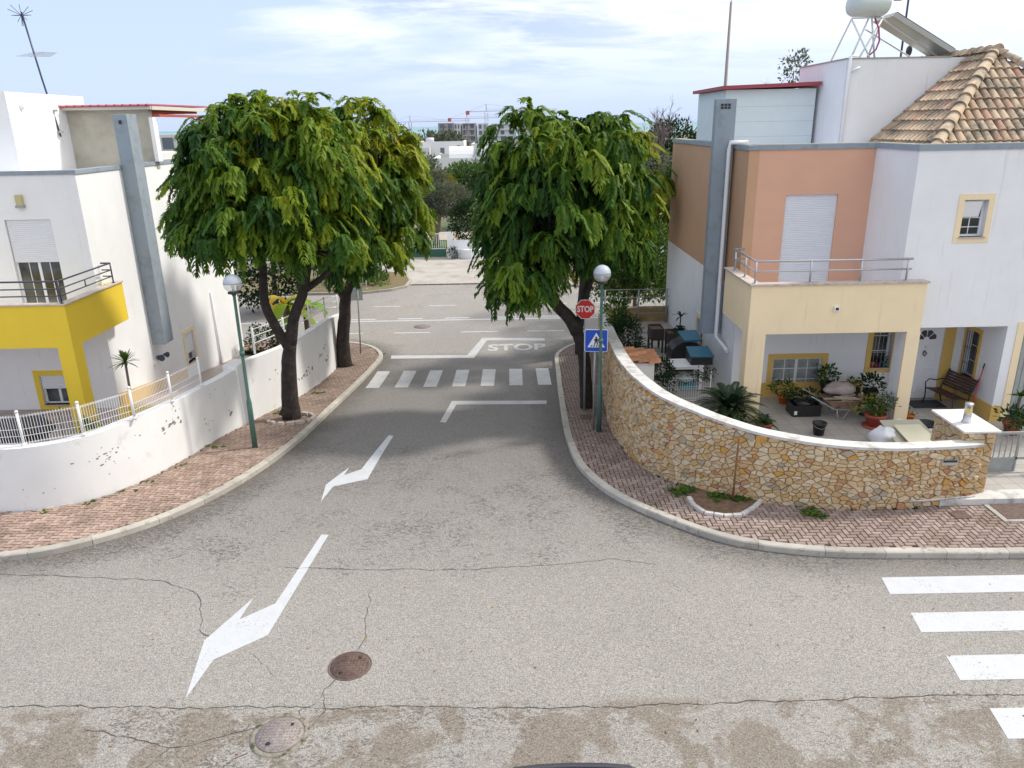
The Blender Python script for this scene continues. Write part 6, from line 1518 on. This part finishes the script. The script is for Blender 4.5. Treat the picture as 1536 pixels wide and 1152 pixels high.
# railing and beds behind the passage
pr = thing('railing', (4.8, 27.6, FZ), 'thin metal railing across the far end of the side passage', 'railing'); mb = MB()
for z in (.35, .6, .95, 1.25): mb.tube([(3.4, 27.6, FZ+z), (5.88, 27.6, FZ+z)], .017, 6)
mb.build('rail', GALV, pr)
for x in (3.5, 4.75, 5.8): mb = MB(); mb.tube([(x, 27.6, FZ), (x, 27.6, FZ+1.25)], .03, 8); mb.build('post', GALV, pr)
mb = MB(); mb.box(3.6, 5.88, 27.75, 28.0, .1, .62); mb.build('low_wall', M('stained_ochre', (.36,.25,.12), .85, .3, 3), label='low ochre wall behind the thin railing of the side passage', cat='wall', org=(4.7, 27.8, .1))
bush('citrus_tree', (4.6, 30.0, -.6), 'bushy citrus tree with yellowing leaves beyond the side passage railing', 'tree', [((4.5, 30.2, 1.9), (1.3, 1.2, 1.4)), ((5.6, 30.3, 1.8), (1.1, 1.1, 1.5)), ((3.7, 29.6, 1.5), (.8, .8, 1.0)), ((5.2, 29.8, 3.1), (.8, .8, .8))], 6500, .11, CITRUS, 15, trunk=[([(4.6, 30, -1.2), (4.6, 30, 1.2)], .09, .05)])
bush('hedge', (7.5, 34, -1.3), 'tall dark green hedge tree filling the gap between the right tree and the house', 'tree', [((5.6, 33.5, 2.6), (1.8, 1.6, 2.6)), ((8.0, 34.5, 2.4), (2.5, 1.6, 2.9))], 4200, .17, LEAFD, 16, trunk=[([(5.6, 33.5, -1.3), (5.6, 33.5, 2)], .1, .05)])
bush('bare_shrub', (6.2, 31, 0), 'grey-green feathery tamarisk tree behind the right house corner', 'tree', [((5.9, 37, 5.2), (1.9, 1.6, 1.5))], 2200, .13, OLIVE, 17, trunk=[([(5.9, 37, -1.3), (5.9, 37, 4.5)], .12, .05)], asp=.25)

# ================================================================== left garden things
bq = thing('covered_barbecue', (-11.3, 16.2, -.12), 'barbecue under a black cover behind the wire fence at the left edge', 'barbecue')
blob('cover', (-11.35, 16.3, .78), (.75, .42, .26), M('black_cover', (.025,.025,.028), .6, .2, 6), 6, bq, .15)
mb = MB(); mb.box(-11.9, -10.9, 16.05, 16.5, -.1, .62); mb.build('cabinet', DARKM, bq)
mb = MB(); mb.tube([(-10.6, 15.9, -.12), (-10.6, 15.9, 1.15), (-10.5, 15.9, 1.25)], .03, 8); mb.tube([(-10.15, 15.9, -.12), (-10.15, 15.9, 1.3), (-10.1, 15.88, 1.42)], .018, 8); mb.build('parasol_pole', NAVY, label='two dark furled poles standing beside the covered barbecue', cat='pole', org=(-10.6, 15.9, -.12))
blob('red_cushion', (-11.0, 15.8, .45), (.4, .2, .12), REDP, 8, None, label='red cushion in front of the covered barbecue', cat='cushion', org=(-11, 15.8, .4))
def dracaena(p, hgt, n, L, label, seed, droop=.7, potm=POTR):
    o = thing('dracaena', p, label, 'plant'); pot(o, p, .2, .3, potm); mb = MB(); mb.tube([(p[0], p[1], p[2]+.25), (p[0]+.05, p[1], p[2]+.25+hgt)], .03, 8); mb.build('stem', BARK2, o); rosette(o, 'leaves', (p[0]+.05, p[1], p[2]+.25+hgt), n, L, .022, droop, WEED, seed, el=(-.2, 1.4), seg=5)
dracaena((-9.75, 16.1, -.12), .75, 46, .62, 'spiky dracaena in a red pot behind the fence, left of the yellow pillar', 3)
dracaena((-9.6, 15.3, -.12), .25, 36, .55, 'low arching spider plant in a red pot close behind the wire fence', 4, 1.0)
dracaena((-9.3, 17.4, -.12), 1.85, 52, .42, 'slender yucca with a round spiky head standing before the grey chimney breast', 5, .25)
for k, (x, y, lab) in enumerate(((-8.9, 16.2, 'low green plant in a red trough behind the fence, third panel'), (-8.6, 17.2, 'maroon leafed plant in a red pot behind the fence, fourth panel'))):
    potplant('potted_plant', (x, y, -.12), .2, .35, POTR, lab, 'leafy', 40+k, .28, lm=[LEAF, leaf_mat('maroon_leaf', [(.10,.01,.02), (.22,.03,.05)], .2)][k], hgt=.4, leafsz=.07, n=260)
mb = MB(); mb.box(-10.5, -9.4, 18.9, 19.02, -.12, .28); mb.box(-9.4, -9.3, 18.9, 19.8, -.12, .27); mb.build('planter_wall', YELLOW, label='low yellow masonry planter behind the wire fence right of the yellow pillar', cat='planter', org=(-10, 19, -.12))
# banana plants and shrubs behind the left garden
bn = thing('banana_plant', (-8.6, 28.3, -1.4), 'banana plant with torn yellow-green leaves between the two left tree trunks', 'plant')
mb = MB(); mb.tube([(-8.6, 28.3, -1.5), (-8.55, 28.3, .9)], .13, 10); mb.tube([(-7.9, 28.6, -1.5), (-7.9, 28.6, .6)], .11, 10); mb.build('stem', BARK2, bn)
V, F, A = blades((-8.55, 28.3, .9), 9, 1.6, .21, .75, 3, el=(.1, 1.1), seg=7); v2, f2, a2 = blades((-7.9, 28.6, .6), 8, 1.4, .2, .8, 6, el=(.1, 1.1), seg=7); F += [tuple(i+len(V) for i in q) for q in f2]; V += v2; A += a2
link_mesh('leaves', V, F, BANANA, bn, attrs={'rnd': A})
bush('shrub', (-9.6, 29.3, -1.5), 'dark round shrub beside the far corner of the left house', 'shrub', [((-9.9, 29.2, -.8), (.6, .5, .6)), ((-8.9, 29.4, -1.1), (.8, .5, .35))], 900, .09, LEAFD, 21)
bush('garden_tree', (-11.5, 33.5, -1.4), 'dark tree in deep shade behind the left house, left of the banana plant', 'tree', [((-12, 36.5, 1.5), (2.2, 1.5, 2.6)), ((-9.4, 37.5, 2.0), (2.4, 1.5, 1.6))], 4200, .17, LEAFD, 22, trunk=[([(-11.5, 36.5, -1.4), (-11.4, 36.5, 2)], .15, .08)])
# ================================================================== across the main road
KY = 42.7
dz = zs(43)
mb = MB(); mb.poly([(-6.4, KY, dz+.03), (3.5, KY, dz+.03), (3.5, 52.4, dz-.05), (-7.5, 52.4, dz-.05), (-9, 46, dz-.0)]); mb.build('driveway', M('pale_concrete', (.42,.385,.345), .9, .1, .9, .004, 40, stain=((.30,.26,.23), .8, .5, .7)), recalc=False, kind='structure')
mb = MB(); rr = random.Random(3)
for k in range(11): mb.box(-5.6+k*.95, -4.70+k*.95, KY-.12, KY+.0, dz-.0, dz+.055)
mb.build('flush_kerb', M('dark_kerb', (.22,.16,.14), .9, .2, 4), kind='structure')
for nm, poly in (('verge', [(-6.5, 41.1), (-5.75, 42.0), (-5.7, 43.6), (-6.2, 45.6), (-7.3, 46.4), (-25, 46.9), (-25, 40.4), (-8, 40.4)]), ('verge', [(3.1, 43.6), (3.4, 41.4), (5, 40.6), (25, 40.4), (25, 46), (4, 46)])):
    mb = MB(); mb.prism(poly, dz-.1, dz+.13); mb.build('verge_kerb', CONC, kind='structure')
    cxx, cyy = sum(p[0] for p in poly)/len(poly), sum(p[1] for p in poly)/len(poly); ins = []
    for i, p in enumerate(poly):
        a = poly[i-1]; b = poly[(i+1) % len(poly)]; d = Vector((b[0]-a[0], b[1]-a[1])).normalized(); q = (p[0]-d.y*.16, p[1]+d.x*.16)
        if not inside(poly, *q): q = (p[0]+d.y*.16, p[1]-d.x*.16)
        ins.append(q)
    mb = MB(); mb.prism(ins, dz-.05, dz+.15); mb.build('verge_soil', M('verge_soil', (.20,.11,.07), .95, .3, 1.5, .02, 20, c2=(.14,.16,.05)), kind='structure')
bush('verge_plants', (-8, 43, dz), 'low green plants on the brown soil of the far left verge', 'plants', [((-9.5, 42.5, dz+.25), (2.2, .8, .12)), ((-8.2, 44, dz+.3), (1.0, 1.2, .25)), ((-7.6, 42.3, dz+.25), (.7, .5, .1))], 1300, .13, WEED, 31)
for k, (x, y) in enumerate(((-7.35, 42.2), (-8.0, 43.3))): mb = MB(); mb.tube([(x, y, dz), (x, y, dz+[1.5, 2.2][k])], [.03, .06][k], 6); mb.build('stake', [GALV, BARK2][k], label=['thin grey stake on the far left verge', 'young bare tree trunk on the far left verge'][k], cat=['stake', 'tree'][k], org=(x, y, dz))
# gate, pillars, walls
g_ = thing('gate', (-5.0, 52.3, -1.5), 'white barred driveway gate with a green bottom panel across the main road', 'gate'); dz2 = -1.42
mb = MB(); mb.box(-9.6, -4.35, 52.28, 52.34, dz2+.08, dz2+.62); mb.build('bottom_panel', M('green_panel', (.03,.11,.075), .5), g_)
mb = MB()
for k in range(36): mb.box(-9.6+k*.148, -9.57+k*.148, 52.29, 52.33, dz2+.66, dz2+1.62)
mb.box(-9.6, -4.35, 52.28, 52.34, dz2+.62, dz2+.66); mb.box(-9.6, -4.35, 52.28, 52.34, dz2+1.62, dz2+1.67); mb.build('bars', PVC, g_)
o = thing('gate_pillar', (-3.2, 52.3, -1.5), 'white gate pillar and low wall end across the main road', 'pillar')
mb = MB(); mb.box(-4.25, -3.95, 52.1, 52.5, dz2, dz2+1.75); mb.prism([(-3.95, 52.2), (-2.6, 51.4), (-1.4, 51.9), (-1.4, 52.4), (-3.95, 52.5)], dz2, dz2+.62); mb.prism([(-3.95, 52.3), (-1.4, 52.3), (-1.4, 52.5), (-3.95, 52.52)], dz2+.62, dz2+1.2); mb.build('wall', WHITE, o)
bush('small_shrub', (-3.7, 51.6, dz2), 'small dark ball shrub at the foot of the white gate pillar', 'shrub', [((-3.75, 51.7, dz2+.45), (.35, .3, .33))], 260, .08, LEAFD, 33)
bush('clipped_shrub', (-2.9, 53.2, dz2), 'big dark rounded shrub behind the white gate pillar', 'shrub', [((-2.7, 53.3, dz2+2.2), (1.5, 1.1, 1.5)), ((-2.5, 53.2, dz2+2.9), (1.0, .9, .9))], 4200, .11, LEAFD, 34)
mb = MB(); mb.box(3.6, 12, 52.2, 52.5, -1.6, -.2); mb.box(-30, -9.7, 52.2, 52.5, -1.6, -.1); mb.build('boundary_wall', WHITE, label='white boundary wall along the far side of the main road', cat='wall', org=(0, 52.3, -1.6))
wf = thing('wire_fence', (-14, 36, -1.3), 'pale wire fence by the pavement beyond the banana plant', 'fence')
mesh_fence(wf, [(-16, 41.2, -1.25), (-13, 41.2, -1.25), (-10, 41.2, -1.25), (-7.9, 41.2, -1.25)], 1.3, dx=.16)
mb = MB(); mb.poly([(-10, 56, -1.62), (-1.5, 56, -1.62), (-1.5, 57.5, -1.63), (-10, 57.5, -1.63)]); mb.poly([(-11, 57.6, -1.5), (2, 57.6, -1.5), (2, 61, -1.5), (-11, 61, -1.5)], 1); mb.poly([(-11, 61.1, -1.45), (6, 61.1, -1.45), (6, 66, -1.45), (-11, 66, -1.45)]); mb.build('garden_path', [M('path', (.55,.47,.38), .9, .1), M('lawn', (.09,.17,.03), .95, .3, 3)], recalc=False, kind='structure')
# trees beyond the gate
def bgtree(label, x, y, z0, blobs, n, size, mat, seed, tr=.15, group='garden trees across the main road', asp=.5, name='garden_tree'):
    c = blobs[0][0]
    bush(name, (x, y, z0), label, 'tree', blobs, n, size, mat, seed, trunk=[([(x, y, z0), (x+.1, y, (z0+c[2])*.5), (c[0], c[1], c[2])], tr, tr*.5)], group=group, asp=asp)
bgtree('silvery olive tree with a thick twisted trunk beyond the white gate', -5.6, 58.5, -1.5, [((-4.6, 58.5, 1.9), (1.9, 1.5, 1.1)), ((-6.4, 58.8, 1.5), (1.4, 1.2, 1.2))], 6500, .17, OLIVE, 41, .26, asp=.35, name='olive_tree')
bgtree('pale feathery tree leaning out beside the left street trees', -7.8, 62, -1.5, [((-7.2, 62, 3.1), (2.2, 1.6, 1.9)), ((-8.5, 62, 1.8), (1.6, 1.4, 1.5))], 5000, .22, OLIVE, 42, .16, asp=.35)
bgtree('yellow autumn tree in the middle gap, above the olive tree', -6.0, 66, -1.7, [((-5.9, 66, 2.3), (1.35, 1.2, 1.05))], 3400, .18, YELLF, 43)
bgtree('round mid-green tree in front of the flat white houses', -2.4, 72, -2, [((-3.4, 72, 2.3), (3.2, 2.2, 1.4)), ((-1.2, 72, 2.0), (2.2, 2, 1.5))], 8000, .24, LEAFM, 44)
bgtree('thin leafy shrub tree over the white wall beyond the round tree', 1.2, 74, -2, [((1.0, 74, 2.0), (3, 2, 1.5))], 5000, .28, LEAF, 45)
bgtree('dark tree mass behind the left street trees', -14.0, 60, -1.5, [((-13, 60, 2.4), (4, 2.5, 2.6)), ((-20, 62, 2.4), (5, 3, 3))], 4200, .28, LEAF, 46)
bgtree('olive-green tree behind the right street trees', 9, 60, -1.5, [((7, 60, 2.8), (4, 2.5, 2.8)), ((14, 62, 2.8), (5, 3, 3.2))], 4200, .28, OLIVE, 47)
# trees behind the right house
def bare_tree(name, p, h, label, seed, spread=1.0, mat=TWIG, r0_=.1, lv=5):
    o = thing(name, p, label, 'tree'); rr = random.Random(seed); mb = MB()
    def grow(a, d, L, r_, k):
        b = a+d*L; m_ = a.lerp(b, .5)+Vector((rr.uniform(-1, 1), rr.uniform(-1, 1), 0))*L*.08
        mb.tube([a, m_, b], [r_, r_*.8, r_*.65], 5 if k > 1 else 4, caps=False)
        if k == 0: return
        for _ in range(3 if k > 1 else 4):
            nd = (d+Vector((rr.uniform(-1, 1), rr.uniform(-.7, .7), rr.uniform(-.3, .9)))*.75*spread).normalized(); grow(a.lerp(b, rr.uniform(.6, 1)), nd, L*rr.uniform(.58, .8), r_*.6, k-1)
    grow(Vector(p), Vector((0, 0, 1)), h, r0_, lv); mb.build('branches', mat, o, recalc=False)
bare_tree('bare_tree', (8.9, 46, 2.2), 2.3, 'bare winter tree with reddish twigs left of the roof hut', 4, 1.0, TWIG, .10)
bare_tree('bare_tree', (5.6, 45, 3.6), 1.7, 'small bare tree poking up behind the right street tree', 8, .7, TWIG, .06, 4)
bare_tree('bare_tree', (14.2, 46, 5.6), 1.5, 'thin bare branches rising just behind the red-edged roof hut', 12, 1.3, TWIG, .05, 4)
bush('dark_bush', (11, 48, -1.4), 'dark round tree crown behind the left corner of the right house', 'tree', [((9.8, 47, 5.8), (1.5, 1.2, 1.5)), ((8.9, 47, 4.8), (1.4, 1.2, 1.3))], 3600, .15, LEAFD, 51, trunk=[([(9.8, 47, -1.4), (9.8, 47, 5)], .16, .08)])
bush('leafy_tree', (17, 46, -1.4), 'leafy treetop showing above the right end of the roof hut', 'tree', [((16.2, 46, 10.0), (.55, .4, .55)), ((15.75, 46, 9.4), (.3, .3, .35)), ((16.7, 46, 10.5), (.25, .25, .25))], 240, .17, OLIVE, 52, trunk=[([(16.2, 46, -1.4), (16.2, 46, 9.8)], .1, .03)])
o = thing('mast', (11.3, 42, -1.4), 'tall thin brownish mast rising behind the right house', 'mast'); mb = MB(); mb.tube([(11.3, 42, -1.4), (11.32, 42, 12.8)], [.16, .06], 8); mb.build('pole', M('mast_wood', (.30,.24,.22), .8), o); mb = MB(); mb.tube([(11.32, 42, 12.8), (11.33, 42, 13.7)], .02, 5); mb.build('tip', GALV, o)

# ================================================================== far town
FW = [M('far_white_a', (.70,.70,.70), .8, .04, .3), M('far_white_b', (.64,.63,.62), .8, .04, .3)]
FWIN = M('far_window', (.13,.15,.19), .3)
def far_house(x0, x1, y, z0, z1, label, k=0, depth=7, wins=(), extra=None):
    o = thing('white_house', ((x0+x1)/2, y, z0), label, 'house', 'flat-roofed white houses in the distance'); mb = MB(); mb.box(x0, x1, y, y+depth, z0, z1-.35); mb.wall('x', y, .2, x0, x1, z1-.35, z1); mb.box(x0, x0+.2, y+.2, y+depth, z1-.35, z1); mb.box(x1-.2, x1, y+.2, y+depth, z1-.35, z1)
    mb.build('walls', FW[k], o)
    for (a, b, c, d) in wins: w_ = MB(); w_.box(a, b, y-.04, y-.005, c, d); w_.build('window', FWIN, o)
    if extra: extra(o)
    return o
def vaults(o):
    for (a, b) in ((-6.9, -4.1), (-3.3, -.2)):
        mb = MB(); P = []
        for k in range(9): an = math.pi*k/8; P.append((0, 93+1.5-1.5*math.cos(an), 3.5+1.35*math.sin(an)))
        for (p, q) in zip(P, P[1:]): mb.poly([(a, p[1], p[2]), (b, p[1], p[2]), (b, q[1], q[2]), (a, q[1], q[2])], 0, True)
        mb.poly([(a, p[1], p[2]) for p in P]); mb.poly([(b, p[1], p[2]) for p in P][::-1]); mb.build('vaulted_roof', FW[0], o, recalc=False)
    mb = MB(); mb.hexa([(-4.0, 92.2, 3.5), (-2.9, 92.2, 3.5), (-2.9, 95, 4.4), (-4.0, 95, 4.4), (-4.0, 92.2, 3.6), (-2.9, 92.2, 3.6), (-2.9, 95, 4.5), (-4.0, 95, 4.5)]); mb.hexa([(-2.6, 90.8, 3.3), (.4, 90.8, 3.3), (.4, 92, 3.9), (-2.6, 92, 3.9), (-2.6, 90.8, 3.4), (.4, 90.8, 3.4), (.4, 92, 4.0), (-2.6, 92, 4.0)]); mb.build('solar_panel', FWIN, o)
far_house(-8.6, 4.5, 90, -4, 3.7, 'low white house with two white barrel-vaulted roofs, in the middle gap', 0, 9, [], vaults)
far_house(-17.5, -11.4, 116, -4, 4.2, 'flat white house in the far gap, partly hidden by the left trees', 1, 8, [(-14.5, -13.9, 2, 3)])
far_house(-13.4, -6.5, 118, -4, 5.0, 'flat white house with a small arched window, above the vaulted house', 0, 8, [(-10.0, -9.4, 3.0, 4.1)])
far_house(-9.9, -6.2, 114, -4, 3.4, 'lower white house front with small windows left of the palms', 1, 3, [(-9.0, -8.6, 1.9, 2.6), (-7.6, -7.2, 1.9, 2.6)])
far_house(-5.4, 6.5, 118, -4, 4.6, 'long flat white house behind the palms at the right of the gap', 0, 8, [(-3.6, -3.1, 3, 3.9), (.2, .7, 2.4, 3.0)])
def sats(x, y, z, label):
    o = thing('roof_tanks', (x, y, z), label, 'water tank'); mb = MB(); mb.lathe((x, y, z+.45), [(0, 0), (.4, .02), (.4, 1.2), (0, 1.22)], 12, ax='X'); mb.tube([(x+.2, y, z), (x+.2, y, z+.2)], .05, 4); mb.tube([(x+1, y, z), (x+1, y, z+.2)], .05, 4); mb.build('tank', M('roof_tank', (.6,.6,.62), .4), o)
sats(-12.2, 119, 4.7, 'pale cylindrical water tank on the far white roof'); 
def palm(x, y, z0, h, label, seed):
    o = thing('palm_tree', (x, y, z0), label, 'palm', 'palms in the far gap'); mb = MB(); mb.tube([(x, y, z0), (x, y, z0+h)], [.28, .22], 8); mb.build('trunk', M('palm_trunk', (.16,.08,.06), .9), o)
    rosette(o, 'fronds', (x, y, z0+h), 30, 2.0, .17, .75, leaf_mat('far_palm', [(.10,.12,.06), (.18,.19,.09)], .2), seed, el=(-.35, 1.2), seg=4)
palm(-6.3, 108, -4, 8.1, 'palm tree in front of the flat white houses, leftmost of three', 3); palm(-3.1, 108, -4, 7.4, 'palm tree in front of the flat white houses, middle of three', 4); palm(1.3, 100, -4, 7.2, 'palm tree in front of the flat white houses, rightmost of three', 5)
def block(x0, x1, y, z0, z1, fl, label, col, seed, dark=False, bal=True):
    o = thing('apartment_block', ((x0+x1)/2, y, z0), label, 'apartment block', 'apartment blocks on the skyline'); m = M('block_wall', col, .8, .04, .1); mb = MB(); mb.box(x0, x1, y, y+14, z0, z1); mb.build('walls', m, o)
    rr = random.Random(seed); h = (z1-z0)/fl; nb = max(2, int((x1-x0)/4))
    for i in range(fl):
        for k in range(nb):
            a = x0+(k+.2)*(x1-x0)/nb; b = x0+(k+rr.uniform(.55, .85))*(x1-x0)/nb; w_ = MB(); w_.box(a, b, y-.15, y-.02, z0+i*h+.5, z0+i*h+h-.6); w_.build('window', FWIN, o)
        if bal: w_ = MB(); w_.box(x0+(x1-x0)*.1, x0+(x1-x0)*.9, y-1.3, y-.16, z0+i*h+h-.35, z0+i*h+h-.1); w_.build('balcony_slab', m, o)
block(-38, -29, 440, -11, 8.6, 6, 'dark brown scaffolded apartment block on the skyline left of the pale ones', (.36,.33,.36), 1, bal=False)  # skyline walls from here paled and blued, haze mixed into their colours
block(-29, -25.5, 438, -11, 8.3, 6, 'narrow pale stair block between the brown block and the grey one', (.60,.60,.62), 2, bal=False)
block(-25, -17, 440, -11, 8.3, 6, 'half-finished grey-brown apartment block with pale edges on the skyline', (.46,.43,.46), 3)
block(-16, -10.5, 438, -11, 8.0, 6, 'blank pale grey apartment block on the skyline', (.58,.59,.62), 4, bal=False)
block(-9.5, 5, 445, -11, 7.8, 6, 'white apartment block with stacked balconies on the skyline', (.66,.67,.70), 5)
block(6, 16, 440, -11, 8.2, 6, 'white apartment block farthest right in the middle gap', (.62,.62,.63), 6)
def crane(x, y, z0, zt, label, jib=1, L=36):
    o = thing('tower_crane', (x, y, z0), label, 'crane', 'tower cranes on the skyline'); mm = M('crane_steel', (.55,.50,.50), .6); mb = MB(); s_ = .8
    for a in (-s_, s_):
        for b in (-s_, s_): mb.tube([(x+a, y+b, z0), (x+a, y+b, zt)], .14, 4)
    n = int((zt-z0)/2)
    for k in range(n): zz_ = z0+k*2; mb.tube([(x-s_, y-s_, zz_), (x+s_, y-s_, zz_+2)], .10, 4); mb.tube([(x-s_, y-s_, zz_+2), (x+s_, y-s_, zz_+2)], .1, 4)
    mb.build('mast', mm, o)
    mb = MB(); mb.tube([(x-9*jib, y, zt+.2), (x+L*jib, y, zt+.2)], .22, 4); mb.tube([(x, y, zt+1.2), (x+L*jib, y, zt+.8)], .10, 4)
    mb.build('jib', mm, o); mb = MB(); mb.tube([(x, y, zt), (x, y, zt+3.6)], .3, 4); mb.tube([(x, y, zt+3.6), (x-9*jib, y, zt+.3)], .08, 4); mb.tube([(x, y, zt+3.6), (x+L*.6*jib, y, zt+.9)], .06, 4); mb.build('tower_head', mm, o)
    mb = MB(); mb.box(x-9.5*jib-.9, x-9.5*jib+.9, y-.8, y+.8, zt-1.4, zt+.5); mb.build('counterweight', M('red_weight', (.5,.12,.10), .6), o)
crane(-10.5, 410, -10, 13.6, 'tall tower crane with a red counterweight, rightmost of three'); crane(-22, 440, -10, 10.6, 'smaller tower crane behind the apartment blocks, middle of three'); crane(-58, 480, -12, 9.5, 'faint distant tower crane over the sea, leftmost of three')
mb = MB(); rs = np.random.RandomState(5); bl = []
woods = []
for k in range(60):
    y = rs.uniform(140, 340); x = rs.uniform(-.33, .9)*y*.9; g0 = gh(x, y); woods.append(((x, y, g0+1.6), (rs.uniform(4, 8), 4, rs.uniform(1.8, 3.4))))
for k in range(70):
    y = rs.uniform(420, 1300); x = rs.uniform(-.5, .8)*y; g0 = gh(x, y); woods.append(((x, y, g0+3), (rs.uniform(12, 30), 8, rs.uniform(3, 6))))
leafcloud(None, 'distant_woods', woods[:60], 15000, .8, LEAF, 6, kind='stuff', label='far-off belt of green trees towards the sea')
leafcloud(None, 'distant_woods', woods[60:], 16000, 2.3, LEAFD, 7, kind='stuff', label='hazy line of trees near the coast on the skyline')
def conifer(x, y, z0, h, label, seed):
    bush('conifer', (x, y, z0), label, 'tree', [((x, y, z0+h*.35), (h*.17, h*.17, h*.34)), ((x, y, z0+h*.7), (h*.09, h*.09, h*.3))], 700, .6, LEAFD, seed, trunk=[([(x, y, z0), (x, y, z0+h*.8)], .2, .08)], group='dark conifers in the far gap')
for k, (x, h) in enumerate(((-30.0, 12.2), (-28.2, 13.0), (-26.2, 11.6))): conifer(x, 210, -5.5, h, 'dark pointed conifer left of the apartment blocks, %s of three' % ['leftmost', 'middle', 'rightmost'][k], 61+k)
bush('grey_green_tree', (-12, 180, -5), 'grey-green round tree below the apartment blocks', 'tree', [((-14, 190, 2.4), (4.5, 3, 2.6)), ((-20, 195, 2.5), (4, 3, 2.6)), ((-25, 200, 1.5), (3.5, 3, 2.6))], 2600, .7, OLIVE, 65, trunk=[([(-12, 190, -5), (-13, 190, 2)], .4, .2)])
for k, (x0, x1, y, z1, c_, lab) in enumerate(((-47, -38, 330, 3.6, (.50,.48,.44), 'low pale house left of the conifers'), (-33.5, -31, 330, 4.4, (.42,.14,.10), 'small red-brown house beyond the conifers'), (-31, -28.4, 332, 3.6, (.6,.57,.53), 'small cream house beside the red-brown ones'), (-24.8, -22.5, 320, 3.6, (.48,.24,.15), 'small orange-brown house beside the red-brown ones'))):
    o = thing('distant_house', ((x0+x1)/2, y, -9), lab, 'house'); mb = MB(); mb.box(x0, x1, y, y+8, -9, z1); mb.build('walls', M('house_col', c_, .8), o); mb = MB(); mb.box(x0+.8, x0+1.8, y-.1, y-.02, z1-2, z1-1); mb.build('window', FWIN, o)
# town far on the left, seen past the canopy
for k, (x0, x1, y, z1, lab) in enumerate(((-75, -52, 150, 6.6, 'long white apartment building far off past the left canopy'), (-62, -50, 110, 4.2, 'nearer white house far off past the left canopy'))):
    block(x0, x1, y, -6, z1, 4, lab, (.66,.65,.63), 20+k, bal=False)
block(95, 108, 520, -10, 7.4, 5, 'low white buildings on the skyline right of the right tree', (.62,.62,.62), 31, bal=False)
print('objects', len(bpy.data.objects))
